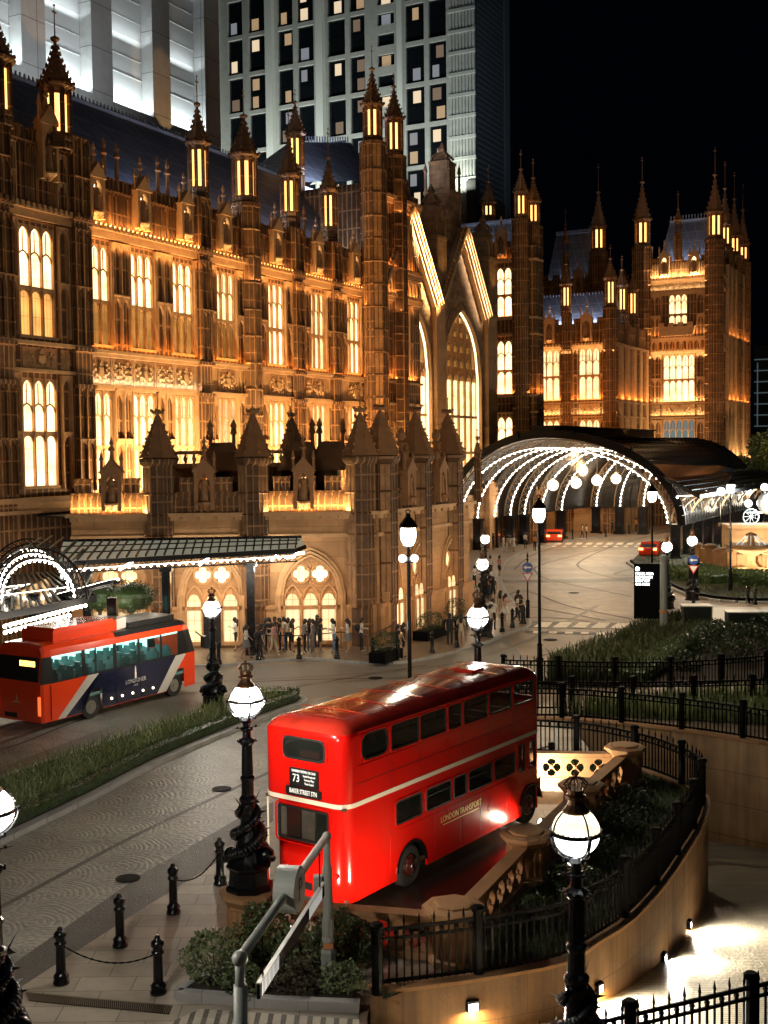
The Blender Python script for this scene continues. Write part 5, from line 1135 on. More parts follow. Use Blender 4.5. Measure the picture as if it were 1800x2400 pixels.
# cobbled lanes, drains, pavements
lane1 = GL([(-500, 2160), (0, 1983), (217, 1877), (380, 1791), (542, 1720), (651, 1677), (711, 1655), (740, 1640), (1000, 1600), (990, 1700), (662, 1910), (560, 1965), (330, 2135), (60, 2290), (-700, 2750)])
sheet('cobbled_road', lane1, .004, COB)
lane2 = GL([(-700, 1700), (-200, 1600), (120, 1560), (420, 1568), (560, 1563), (741, 1553), (849, 1561), (955, 1559), (1080, 1532), (1185, 1494), (1245, 1560), (1000, 1596), (740, 1636), (711, 1640), (461, 1680), (217, 1770), (-300, 2000)])
sheet('coach_road', lane2, .004, mat('worn_asphalt', (.17, .155, .13), .5, var=.25, vscale=.3, bump=.3, bscale=30))
fanz = GL([(-700, 1790), (0, 1640), (250, 1622), (290, 1690), (0, 1800), (-300, 1900)])
sheet('cobbled_road', fanz, .008, COB)
def stripe(name, px, wd, z, m, zz=0):
    pts = smooth(GL(px, 0), 4); a = []; b = []
    for i, p in enumerate(pts):
        d = (pts[min(len(pts) - 1, i + 1)] - pts[max(0, i - 1)]).normalized(); n_ = Vector((-d.y, d.x, 0)) * wd / 2; a.append(p + n_); b.append(p - n_)
    mb = MB()
    for i in range(len(pts) - 1): mb.add([(q.x, q.y, z) for q in (b[i], b[i + 1], a[i + 1], a[i])], [(0, 1, 2, 3)])
    return tag(mb.build(name, [m]), kind='structure')
stripe('road_drain', [(-60, 2150), (22, 2116), (330, 1952), (632, 1810), (800, 1730)], .17, .008, GUT)
stripe('road_drain', [(-200, 1770), (0, 1757), (150, 1702), (290, 1652)], .14, .012, GUT)
gut = GL([(-50, 2340), (24, 2265), (330, 2052), (560, 1918), (640, 1880), (640, 1925), (540, 2003), (305, 2150), (54, 2312), (-60, 2400)])
sheet('gutter', gut, .012, GUT)
pave = GL([(-200, 2520), (54, 2312), (305, 2150), (540, 2003), (640, 1925), (700, 1880), (760, 1900), (1200, 1690), (1290, 1640), (1400, 1780), (1430, 1800), (1245, 1965), (1070, 2160), (860, 2340), (842, 2372), (842, 2700), (-300, 2900)])
pv = sheet('pavement', pave, .016, PAVE)
tact = GL([(396, 2400), (470, 2367), (842, 2392), (842, 2600), (300, 2600)])
sheet('ribbed_paving', tact, .022, blocks('tactile_ribs', (.5, .45, .36), .24, 40, rough=.5, var=.05, plane='xy', bump=1, dark=.25, mortar=.05, stain=.15, offset=0))
gr = sheet('drain_grate_bed', GL([(60, 2329), (404, 2360), (396, 2380), (70, 2349)]), .020, BLACK_SATIN)
mb = MB(); a0, a1, b0, b1 = GL([(60, 2329), (404, 2360), (70, 2349), (396, 2380)])
for i in range(72):
    f = i / 71; a = a0.lerp(a1, f); b = b0.lerp(b1, f); mb.beam((a.x, a.y, .03), (b.x, b.y, .03), .02, .02)
tag(mb.build('drain_grate', [mat('cast_grate', (.12, .09, .06), .5, metal=.5)]), 'long rusty slotted drain grate set across the near pavement', 'drain grate')
bf = GL([(690, 2150), (1063, 2168), (1243, 2010), (1300, 1960), (1190, 1900), (1000, 1800), (760, 1900)])
sheet('bus_stand', [Vector((-2.2, 24.2, 0)), Vector((1.1, 23.9, 0)), Vector((3.2, 28.2, 0)), Vector((4.9, 31.6, 0)), Vector((.9, 32.2, 0)), Vector((-.4, 29.5, 0))], .022, PLINTH)
# far pavement along the porch
fp = smooth(GL([(-300, 1580), (120, 1552), (453, 1563), (560, 1558), (668, 1548), (741, 1547), (849, 1555), (955, 1553), (1080, 1526), (1130, 1511), (1185, 1488), (1240, 1467), (1222, 1440), (1190, 1400), (1172, 1360), (1185, 1320), (1230, 1294), (1330, 1268), (1420, 1258)]), 3)
fps = fp + [Wst(150, -49), Wst(60, -50), Vector((-60, 80, 0))]
sheet('far_pavement', fps, .12, blocks('brown_pavers', (.22, .16, .11), 1.2, .8, rough=.4, var=.1, plane='xy', stain=.3, dark=.6, bump=.15), side=.12)
mb = MB()
for i in range(len(fp) - 1):
    a, b = fp[i], fp[i + 1]; d = (b - a).normalized(); n_ = Vector((d.y, -d.x, 0)) * .16
    mb.add([(a.x, a.y, .124), (b.x, b.y, .124), (b.x + n_.x, b.y + n_.y, .124), (a.x + n_.x, a.y + n_.y, .124), (a.x + n_.x, a.y + n_.y, 0), (b.x + n_.x, b.y + n_.y, 0)], [(3, 2, 1, 0), (4, 5, 2, 3)])
tag(mb.build('kerb', [KERB]), kind='structure')
# plaza bands, joints, crossings
BAND = mat('dark_band_setts', (.075, .063, .052), .5, var=.25, vscale=1, bump=.4, bscale=20)
stripe('road_band', [(1165, 1362), (1300, 1362), (1480, 1357), (1640, 1340)], 2.3, .008, BAND)
LN = mat('joint_line', (.09, .065, .045), .6, var=.2)
for px in ([(1180, 1400), (1232, 1385), (1330, 1420), (1478, 1450)], [(1700, 1212), (1480, 1268), (1370, 1310), (1365, 1335), (1480, 1365), (1560, 1398)], [(1330, 1275), (1250, 1300), (1205, 1335)], [(1480, 1270), (1280, 1320), (1258, 1342), (1300, 1362), (1480, 1398)], [(1190, 1448), (1330, 1450), (1480, 1478)], [(1180, 1412), (1300, 1432), (1420, 1455)],
           [(1260, 1540), (1330, 1520), (1400, 1490)], [(1150, 1600), (1260, 1545)], [(700, 1610), (900, 1575), (1000, 1560)], [(560, 1600), (760, 1592), (960, 1590)], [(1500, 1330), (1440, 1345), (1478, 1350)]):
    stripe('pavement_joint', px, .22, .012, LN)
TRK = mat('tyre_dark', (.13, .105, .08), .5, var=.5, vscale=1.2)
for px in ([(-100, 1740), (150, 1660), (430, 1605), (760, 1585), (1040, 1560), (1240, 1500), (1400, 1420)], [(-100, 1780), (160, 1690), (440, 1625), (780, 1600), (1100, 1575)]): stripe('tyre_track', px, .3, .0165, TRK)
for u, v, r in ((880, 1590, .34), (1345, 1390, .4), (300, 2060, .3), (520, 1850, .3), (1290, 1500, .38)):
    q_ = G(u, v); mb = MB(); mb.lathe([(r, .018), (r, .024), (r * .9, .026)], 20, q_.x, q_.y); mb.lathe([(r * .86, .027), (r * .86, .029)], 20, q_.x, q_.y); tag(mb.build('manhole_cover', [BLACK_SATIN]), kind='structure')
CRW = mat('crossing_white', (.8, .72, .58), .6, var=.2, vscale=2); 
sheet('crossing_bed', GL([(1245, 1455), (1495, 1462), (1520, 1476), (1235, 1472)]), .016, BAND)
def quad(name, px, z, m): return sheet(name, GL(px), z, m)
for i in range(6):
    u = 1268 + i * 45; quad('road_marking', [(u, 1458 + i * .6), (u + 28, 1459 + i * .6), (u + 14, 1471 + i * .6), (u - 18, 1470 + i * .6)], .02, CRW)
for i in range(14):
    u = 1232 + i * 18.6; quad('road_marking', [(u, 1479 + i * .45), (u + 18.6, 1479.4 + i * .45), (u + 16.6, 1484 + i * .45), (u - 2, 1483.5 + i * .45)], .02, CRW if i % 2 else ASPH)
for i in range(9):
    u = 1305 + i * 24; quad('road_marking', [(u, 1272), (u + 14, 1272), (u + 8, 1277), (u - 7, 1277)], .02, CRW); quad('road_marking', [(u - 10, 1279.5), (u, 1279.5), (u - 2, 1282), (u - 12, 1282)], .02, CRW)
# pale pavement at right and garden island with kerbs
isl = smooth(GL([(1480, 1320), (1510, 1340), (1560, 1368), (1620, 1395), (1700, 1410), (1800, 1413), (1950, 1405)]), 3) + GL([(2000, 1250), (1500, 1300)])
sheet('garden_island', isl, .2, mat('lawn_soil', (.03, .035, .012), .9, var=.4), side=.2)
kp = isl[:19]
for off, z, m_ in ((.0, .34, BLACK_SATIN), (-.35, .16, KERB)):
    mb = MB()
    for a, b in zip(kp, kp[1:]):
        d = (b - a).normalized(); n_ = Vector((d.y, -d.x, 0)); A, B = a + n_ * -off, b + n_ * -off
        mb.beam((A.x, A.y, z / 2), (B.x, B.y, z / 2), .28, z)
    tag(mb.build('kerb', [m_]), kind='structure')
sheet('pale_pavement', GL([(1640, 1425), (1690, 1424), (2000, 1418), (2100, 1480), (1740, 1505), (1640, 1490)]), .014, mat('pale_flags', (.5, .47, .4), .6, var=.1))
# ------------------------------------------------------------------ plants
LEAF = mat('leaf_green', (.07, .11, .035), .5, var=.6, vscale=3)
LEAF2 = mat('pale_leaf_green', (.14, .18, .08), .5, var=.5, vscale=3)
LEAFD = mat('dark_leaf_green', (.028, .05, .016), .4, var=.6, vscale=4)
BLADE = mat('blade_green', (.24, .29, .12), .5, var=.6, vscale=1.5)
TWIG = mat('twig_brown', (.06, .04, .025), .9)
def leafs(mb, c, rad, n, s, rnd, shell=.35):
    for _ in range(n):
        while 1:
            q = Vector((rnd.uniform(-1, 1), rnd.uniform(-1, 1), rnd.uniform(-1, 1)))
            if 1e-3 < q.length <= 1: break
        r = q.length; q = q.normalized() * (shell + (1 - shell) * r ** .5) * (1 + .18 * math.sin(q.x * 5 + c[0] * 3) * math.cos(q.y * 6 + q.z * 4))
        p = Vector((c[0] + q.x * rad[0], c[1] + q.y * rad[1], c[2] + q.z * rad[2]))
        if p.z < .02: continue
        d = Vector((rnd.gauss(0, 1), rnd.gauss(0, 1), rnd.gauss(.3, .8))).normalized(); e = d.cross(Vector((rnd.gauss(0, 1), rnd.gauss(0, 1), rnd.gauss(0, 1)))).normalized() * s * .3; L = d * s * rnd.uniform(.6, 1.3)
        mb.add([p, p + L * .5 + e, p + L, p + L * .5 - e], [(0, 1, 2, 3)])
def blades(mb, inside, x0, x1, y0, y1, n, h, rnd, z=0, wd=.022, lean=.5):
    k = 0; t = 0
    while k < n and t < n * 20:
        t += 1; x, y = rnd.uniform(x0, x1), rnd.uniform(y0, y1)
        if not inside(x, y): continue
        k += 1; a = rnd.uniform(0, 2 * PI); H = h * rnd.uniform(.5, 1.25); l = H * lean * rnd.uniform(.1, 1.2); b = rnd.uniform(0, 2 * PI); w = wd * rnd.uniform(.7, 1.4)
        ex, ey = math.cos(b) * w, math.sin(b) * w; dx, dy = math.cos(a) * l, math.sin(a) * l
        P = [(x - ex, y - ey, z), (x + ex, y + ey, z), (x + dx * .35 + ex, y + dy * .35 + ey, z + H * .6), (x + dx * .35 - ex, y + dy * .35 - ey, z + H * .6), (x + dx, y + dy, z + H * .92)]
        mb.add(P, [(0, 1, 2, 3), (3, 2, 4)])
def inpoly(poly):
    P = [(p[0], p[1]) for p in poly]
    def f(x, y):
        c = False; j = len(P) - 1
        for i in range(len(P)):
            if (P[i][1] > y) != (P[j][1] > y) and x < (P[j][0] - P[i][0]) * (y - P[i][1]) / (P[j][1] - P[i][1]) + P[i][0]: c = not c
            j = i
        return c
    return f
def bbox(poly): xs = [p[0] for p in poly]; ys = [p[1] for p in poly]; return min(xs), max(xs), min(ys), max(ys)
rp = random.Random(21)
# median bed
nearE = smooth(GL([(-260, 2110), (0, 1983), (217, 1877), (380, 1791), (542, 1720), (651, 1677), (711, 1655)]), 3); tipE = GL([(722, 1645), (712, 1636)]); farE = smooth(GL([(690, 1637), (600, 1640), (461, 1676), (217, 1755), (0, 1830), (-300, 1960)]), 3)
med = nearE + tipE + farE
sheet('median_kerb', med, .15, KERB, side=.15)
def inset(poly, d):
    out = []; n = len(poly)
    c = sum((Vector((p[0], p[1], 0)) for p in poly), Vector()) / n
    ar = sum(poly[i][0] * poly[(i + 1) % n][1] - poly[(i + 1) % n][0] * poly[i][1] for i in range(n)); sg = 1 if ar > 0 else -1
    for i in range(n):
        a, b = poly[i - 1], poly[(i + 1) % n]; t = Vector((b[0] - a[0], b[1] - a[1], 0)).normalized(); out.append(Vector((poly[i][0], poly[i][1], 0)) + Vector((-t.y, t.x, 0)) * d * sg)
    return out
sheet('soil_bed', inset(med, .28), .17, SOIL)
inner = inset(med, .95); fi = inpoly(inner); mb = MB(); blades(mb, fi, *bbox(inner), 5200, .5, rp, .17, .016, .8); blades(mb, fi, *bbox(inner), 1800, .75, rp, .17, .012, .9)
mb.build('leafy_ground_cover', [BLADE])['kind'] = 'stuff'
def hedge(name, pts, wd, h, n, s, m_, label, z=0, cat='hedge'):
    mb = MB(); core = MB()
    for i in range(len(pts) - 1):
        a, b = pts[i], pts[i + 1]; L = (b - a).length; d = (b - a).normalized(); nn = Vector((-d.y, d.x, 0))
        core.beam((a.x, a.y, z + h * .42), (b.x, b.y, z + h * .42), wd * .8, h * .8)
        for _ in range(int(n * L)):
            p = a + d * rp.uniform(0, L); k = rp.random(); o = rp.uniform(-1, 1) * wd / 2; zz = h
            if k < .55: o = (wd / 2) * rp.choice((-1, 1)); zz = rp.uniform(.02, h)
            q = p + nn * (o + rp.gauss(0, .025)); q.z = z + zz + rp.gauss(0, .03)
            dd = Vector((rp.gauss(0, 1), rp.gauss(0, 1), rp.gauss(.4, .8))).normalized() * s * rp.uniform(.6, 1.3); e = dd.cross(Vector((rp.gauss(0, 1), rp.gauss(0, 1), rp.gauss(0, 1)))).normalized() * s * .35
            mb.add([q, q + dd * .5 + e, q + dd, q + dd * .5 - e], [(0, 1, 2, 3)])
    t = tag(core.build(name, [LEAFD]), label, cat); mb.build('leaves', [m_], t); return t
hp = inset(med, .55)
hedge('clipped_hedge', [p for p in hp[:len(nearE)]], .42, .34, 330, .06, LEAF, 'low clipped hedge along the near edge of the median bed', .17)
hedge('clipped_hedge', [p for p in hp[len(nearE) - 1:len(nearE) + 8]], .4, .34, 260, .06, LEAFD, 'low clipped hedge round the far tip of the median bed', .17)
# near planter with shrubs
pk = GL([(418, 2344), (455, 2316), (560, 2262), (640, 2200), (700, 2160), (850, 2200), (842, 2371), (640, 2362)])
sheet('planter_bed', inset(pk, .14), .14, SOIL)
mb = MB()
for a, b in ((pk[0], pk[1]), (pk[1], pk[2]), (pk[7], pk[0]), (pk[6], pk[7])): mb.beam((a.x, a.y, .1), (b.x, b.y, .1), .18, .2)
tag(mb.build('planter_kerb', [KERB]), 'low grey stone kerb edging the shrub planter at the bottom', 'planter kerb')
def shrub(c, rad, n, s, m_, label, group=None, twigs=True, name='shrub'):
    t = thing(name, label, 'shrub', (c[0], c[1], c[2]), 0, group); mb = MB(); leafs(mb, (0, 0, rad[2] * .75), rad, n, s, rp); mb.build('leaves', [m_], t)
    if twigs:
        mb = MB()
        for k in range(9): a = k * 2.4; mb.bar((0, 0, 0), (rad[0] * .7 * math.cos(a), rad[1] * .7 * math.sin(a), rad[2] * 1.2), .012, 4, .004)
        mb.build('stems', [TWIG], t)
    return t
for (u, v, r, m_, n, lb) in [(505, 2305, (.62, .6, .5), LEAF2, 1900, 'pale green shrub at the left corner of the near planter'), (620, 2255, (.55, .5, .62), LEAF, 1500, 'dark round shrub between the lamp pedestal and the grey gantry'),
                            (700, 2270, (.55, .5, .42), LEAF2, 1200, 'low pale shrub under the middle of the grey gantry bar'), (790, 2260, (.5, .5, .55), LEAF, 1300, 'dark shrub just right of the grey gantry column'),
                            (845, 2268, (.4, .4, .45), LEAFD, 900, 'small dark shrub against the first fence post'), (690, 2335, (.5, .42, .3), mat('brown_leaf', (.07, .06, .03), .7, var=.5), 900, 'low brownish shrub at the foot of the grey gantry'),
                            (570, 2340, (.42, .4, .3), LEAF, 800, 'small dark shrub behind the front column of the gantry'), (800, 2335, (.45, .4, .28), LEAF2, 800, 'low shrub at the right end of the planter kerb')]:
    p = G(u, v); shrub((p.x, p.y, .12), r, n, .085, m_, lb, 'shrubs in the near planter')
# terrace garden inside the fence loop
tz = inset([Vector((p.x, p.y, 0)) for p in loop] + [Vector((1.3, 23.6, 0))], .35)
ter = [Vector((1.6, 23.2, 0))] + [p for p in inset(loop + [Vector((4.5, 36.8, 0)), Vector((7.3, 36.2, 0)), Vector((5.3, 32.2, 0)), Vector((3.3, 28, 0)), Vector((1.3, 23.5, 0))], .34)]
sheet('terrace_lawn', ter[1:], .03, mat('dark_turf', (.03, .045, .012), .9, var=.6, vscale=1.5, bump=.6, bscale=15))
ft = inpoly(ter[1:]); mb = MB(); blades(mb, ft, *bbox(ter[1:]), 5000, .14, rp, .03, .012, .6); mb.build('turf_grass', [LEAF])['kind'] = 'stuff'
for i, (x, y, r, lb) in enumerate([(6.9, 33.6, .6, 'dark glossy shrub behind the farthest terrace pedestal'), (6.2, 31.6, .7, 'dark shrub on the terrace above the near right globe lamp'), (5.2, 29.6, .6, 'dark shrub on the terrace right of the near right globe lamp'), (4.3, 27.2, .6, 'dark shrub low on the terrace beside the stone rail'), (3.2, 25.3, .55, 'dark shrub on the terrace by the nearest octagonal pedestal')]):
    shrub((x, y, .03), (r, r, r * .6), 900, .09, LEAFD, lb, 'shrubs on the dark terrace')
# beds to the right beyond the fences
bA = GL([(1280, 1607), (1290, 1556), (1440, 1503), (1530, 1458), (1600, 1450), (1660, 1475), (1560, 1540), (1480, 1605)])
bB = GL([(1480, 1607), (1580, 1532), (1690, 1480), (1850, 1450), (1950, 1600)])
bC = GL([(1290, 1675), (1480, 1650), (1950, 1620), (1950, 1715), (1800, 1700), (1600, 1690)])
for b_ in (bA, bB, bC): sheet('soil_bed', b_, .02, SOIL)
mb = MB(); blades(mb, inpoly(bA), *bbox(bA), 5200, .75, rp, .02, .028, .55); mb.build('tall_grass', [mat('bed_blade', (.06, .075, .025), .5, var=.6, vscale=1.5)])['kind'] = 'stuff'
mb = MB(); blades(mb, inpoly(bC), *bbox(bC), 3600, .7, rp, .02, .022, .35); mb.build('tall_grass', [BLADE])['kind'] = 'stuff'
hg = GL([(1480, 1600), (1560, 1545), (1640, 1500), (1680, 1480)]); hedge('clipped_hedge', hg, 1.3, .55, 900, .09, LEAF, 'low sloping hedge running between the tall grass bed and the dark shrubs')
for i, (u, v, r, lb) in enumerate([(1640, 1530, 1.0, 'dark shrub nearest the fence at the middle of the right hand bed'), (1690, 1505, 1.1, 'rounded dark shrub in front of the long low cabinet'), (1750, 1520, 1.2, 'large dark shrub below the long low cabinet'), (1800, 1495, 1.2, 'dark shrub at the right edge beside the long cabinet'), (1720, 1550, .9, 'small dark shrub just behind the upper fence'), (1600, 1570, .8, 'low dark shrub at the left end of the shrub bed')]):
    p = G(u, v); shrub((p.x, p.y, 0), (r, r * .9, r * .62), 1500, .13, LEAFD, lb, 'shrubs in the right hand bed')
hi = GL([(1600, 1352), (1650, 1362), (1720, 1372), (1850, 1370)]); hedge('clipped_hedge', hi, 4.5, .9, 900, .16, LEAF, 'broad clipped hedge on the garden island in front of the fountain')
mb = MB(); isl2 = inset(isl, .6); blades(mb, inpoly(isl2), *bbox(isl2), 3000, .25, rp, .2, .03, .6); mb.build('island_grass', [LEAF])['kind'] = 'stuff'
# ------------------------------------------------------------------ fences
def fence(pts, label, h=1.12, sp=.145, group='iron fences round the ramp', bay=2.35, z=.07, start_post=True):
    root = thing('iron_fence', label, 'fence', (0, 0, 0), 0, group); seg = [0]
    for a, b in zip(pts, pts[1:]): seg.append(seg[-1] + (b - a).length)
    L = seg[-1]
    def at(s):
        for i in range(len(seg) - 1):
            if s <= seg[i + 1] or i == len(seg) - 2: return pts[i].lerp(pts[i + 1], (s - seg[i]) / max(1e-6, seg[i + 1] - seg[i]))
    nb = max(1, round(L / bay)); bl = L / nb
    for k in range(nb + 1):
        p = at(k * bl); mb = MB(); mb.lathe([(.105, 0), (.105, h + .12), (.14, h + .14), (.14, h + .2), (.09, h + .24)], 8)
        mb.build('post', [BLACK_SATIN], root, loc=(p.x, p.y, z))
    for k in range(nb):
        mb = MB(); n = max(4, int(bl / sp)); prev = None
        for i in range(n + 1):
            p = at(k * bl + i * bl / n)
            if prev is not None:
                for zz, hh in ((.1, .05), (h - .2, .04), (h - .02, .05)): mb.beam((prev.x, prev.y, z + zz), (p.x, p.y, z + zz), .045, hh * 1.3)
            prev = p
            if 0 < i < n:
                if i % 2: 
                    mb.beam((p.x, p.y, z + .05), (p.x, p.y, z + h + .06), .036, .036)
                    mb.lathe([(.012, z + h + .04), (.036, z + h + .1), (.004, z + h + .25)], 4, p.x, p.y)
                else:
                    mb.beam((p.x, p.y, z + .05), (p.x, p.y, z + h - .2), .044, .03)
                    mb.ball((p.x, p.y, z + h - .1), .052, 6, 4); mb.ball((p.x, p.y, z + .2), .035, 5, 3)
                    mb.box(p.x - .035, p.x + .035, p.y - .012, p.y + .012, z + h - .2, z + h - .13)
        mb.build('railing', [BLACK_SATIN], root)
    return root
lp = [p + Vector((0, 0, 0)) for p in inset(loop + [Vector((4, 36, 0)), Vector((1.3, 24, 0))], .16)[:len(loop)]]
fence(lp, 'black spiked fence looping round the curved terrace beside the double decker')
fence(inset(opp + [Vector((60, 60, 0)), Vector((4, 60, 0))], .2)[1:len(opp) - 1], 'black spiked fence on top of the tall plain tan wall')
fence(smooth(GL([(1180, 1606), (1290, 1609), (1420, 1612), (1560, 1612), (1700, 1604), (1900, 1585)]), 2), 'farthest black fence, in front of the tall grass bed', z=0)
fence(smooth(GL([(1200, 1664), (1340, 1664), (1560, 1664), (1800, 1658), (1900, 1655)]), 2), 'middle black fence half hidden between two others', z=0)
fence([Vector((1.6, 17.75, 0)), Vector((2.0, 17.9, 0)), Vector((6.45, 19.8, 0)), Vector((10.5, 21.6, 0))], 'nearest black spiked fence cut by the bottom right corner')
# ------------------------------------------------------------------ small wall lights
WL = mat('wall_light_lens', (1, 1, 1), .3, var=0, emit=(.9, .95, 1), es=9)
for i, (u, v, lb) in enumerate([(1105, 2355, 'small white light on the curved wall, leftmost'), (1399, 2314, 'small white light on the curved wall right of the black lamp column'), (1551, 2243, 'small white light where the curved wall steepens'), (1611, 2166, 'small white light on the curved wall between two others'), (1667, 2092, 'farthest small white light on the curved wall')]):
    best = None
    for j in range(len(loop) - 1):                       # where the sight line meets the wall face
        a, b = loop[j], loop[j + 1]; r = ray(u, v); d = b - a; den = r.x * d.y - r.y * d.x
        if abs(den) < 1e-9: continue
        k = ((a.x - CC.x) * d.y - (a.y - CC.y) * d.x) / den; s_ = ((a.x - CC.x) * r.y - (a.y - CC.y) * r.x) / den
        if k > 0 and -.02 <= s_ <= 1.02 and (best is None or k < best[0]): best = (k, a, b)
    if not best: continue
    k, a, b = best; P = CC + ray(u, v) * k; d = (b - a).normalized(); nn = Vector((d.y, -d.x, 0)); 
    t = thing('wall_light', lb, 'wall light', (P.x + nn.x * .05, P.y + nn.y * .05, P.z), math.atan2(d.y, d.x), 'small lights on the curved wall')
    q = MB(); q.box(-.12, .12, -.05, .05, .06, .11); q.box(-.12, -.1, -.06, .05, -.1, .06); q.box(.1, .12, -.06, .05, -.1, .06); q.build('housing', [BLACK_SATIN], t)
    q = MB(); q.box(-.1, .1, -.04, .04, -.09, .055); q.build('lens', [WL], t)
    spot('wall_light_beam', P + nn * .22 + Vector((0, 0, .02)), P + nn * 1.2 + Vector((0, 0, -1.5)) + nn * 2.4, 2000, (1, .86, .66), 168, 1, .06)
    area('wall_light_wash', P + nn * .16 + Vector((0, 0, -.12)), .2, .1, 26, (1, .58, .22), (0, 0, 0))
# ------------------------------------------------------------------ stone pedestals and balustrades round the bus stand
def pedestal(x, y, label, h=1.15, rz=.3):
    t = thing('stone_pedestal', label, 'pedestal', (x, y, .02), rz, 'octagonal stone pedestals round the bus stand')
    m = MB(); m.lathe([(.56, 0), (.56, .12), (.48, .16), (.48, h - .3), (.46, h - .3)], 8); 
    for i in range(8):
        a = PI * i / 4; c, s = math.cos(a) * .455, math.sin(a) * .455
        tx_, ty_ = -math.sin(a), math.cos(a)
        for k in (-.15, 0, .15): m.bar((c + tx_ * k, s + ty_ * k, .2), (c + tx_ * k, s + ty_ * k, h - .36), .016, 4)
    m.build('shaft', [STONE_PALE], t)
    m = MB(); m.lathe([(.46, h - .32), (.5, h - .26), (.64, h - .12), (.64, h - .04), (.52, h), (.42, h), (.42, h + .035), (.36, h + .05)], 8); m.build('cap', [STONE_PALE], t); return t
PED = [(-2.9, 24.5, 'octagonal stone pedestal carrying the black lamp at the rear of the bus'), (1.3, 23.5, 'nearest octagonal pedestal beside the bright floodlight'), (3.3, 28.0, 'octagonal pedestal just left of the near right globe'), (5.3, 32.2, 'octagonal pedestal behind the crown of the near right lamp'), (7.3, 36.2, 'farthest octagonal pedestal, at the corner of the quatrefoil rail'), (2.84, 36.6, 'octagonal pedestal hidden behind the bus front carrying a lamp')]
for x, y, lb in PED: pedestal(x, y, lb)
def balus(a, b, label, h=.82):
    a, b = Vector(a), Vector(b); d = (b - a); L = d.length; d.normalize(); a = a + d * .45; L -= .9; rz = math.atan2(d.y, d.x)
    t = thing('stone_balustrade', label, 'balustrade', (a.x, a.y, .02), rz, 'stone balustrades round the bus stand')
    m = MB(); m.box(0, L, -.17, .17, h, h + .1); m.box(0, L, -.13, .13, h - .07, h); m.build('rail', [STONE_PALE], t)
    m = MB(); m.box(0, L, -.15, .15, 0, .16); m.build('plinth', [STONE_PALE], t)
    m = MB(); n = max(1, int(L / .62)); w_ = L / n
    for i in range(n):
        cx, cz = (i + .5) * w_, (.16 + h - .07) / 2; R = min(w_, h - .23) / 2 - .02; N = 32
        inn = quatre(cx, cz, R, N); out = []
        for k in range(N):
            ang = 2 * PI * k / N; q = max(abs(math.cos(ang)), abs(math.sin(ang))); out.append((cx + (w_ / 2) * math.cos(ang) / q, cz + ((h - .23) / 2) * math.sin(ang) / q))
        for k in range(N):
            k2 = (k + 1) % N
            for y0 in (-.06, .06): m.add([(inn[k][0], y0, inn[k][1]), (out[k][0], y0, out[k][1]), (out[k2][0], y0, out[k2][1]), (inn[k2][0], y0, inn[k2][1])], [(0, 1, 2, 3)])
            m.add([(inn[k][0], -.06, inn[k][1]), (inn[k2][0], -.06, inn[k2][1]), (inn[k2][0], .06, inn[k2][1]), (inn[k][0], .06, inn[k][1])], [(0, 1, 2, 3)])
        m.ball((cx, 0, cz), .07, 8, 5)
        for ang in (PI / 4, 3 * PI / 4, 5 * PI / 4, 7 * PI / 4): m.bar((cx, 0, cz), (cx + R * .7 * math.cos(ang), 0, cz + R * .7 * math.sin(ang)), .018, 4)
    m.build('quatrefoil_panel', [STONE_PALE], t); return t
pd = [Vector((x, y, 0)) for x, y, _ in PED]
balus(pd[0], pd[1], 'low stone rail behind the planter at the rear of the bus'); balus(pd[1], pd[2], 'stone rail from the nearest pedestal along the bus side'); balus(pd[2], pd[3], 'stone rail behind the near right globe lamp'); balus(pd[3], pd[4], 'stone rail running to the farthest pedestal'); balus(pd[5], pd[4], 'brightly lit quatrefoil balustrade ahead of the bus')
# ================================================================== DOUBLE DECKER
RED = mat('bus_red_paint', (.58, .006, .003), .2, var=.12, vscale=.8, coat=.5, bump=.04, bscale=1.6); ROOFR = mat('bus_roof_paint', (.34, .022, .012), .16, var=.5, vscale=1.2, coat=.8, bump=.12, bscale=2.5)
CREAM = mat('cream_band_paint', (.8, .72, .58), .3, var=.05); TYRE = mat('tyre_rubber', (.014, .013, .012), .75, var=.3, vscale=8); CHROME = mat('chrome', (.6, .6, .6), .12, 1, var=.05)
RUBB = mat('window_rubber', (.012, .012, .012), .5, var=0); BGL = clear_glass('bus_window_glass', (.015, .018, .015), .42, .03); DKIN = mat('bus_interior', (.05, .03, .02), .7, var=.3); SEATR = mat('seat_moquette', (.16, .02, .015), .8, var=.3)
GOLD = mat('gold_lettering', (.75, .45, .10), .35, .3, var=.05); SIGNB = mat('blind_black', (.012, .012, .012), .35, var=0); SIGNW = mat('blind_white', (.85, .85, .8), .5, var=0, emit=(1, 1, .95), es=.25)
W2, LB = 1.22, 9.06
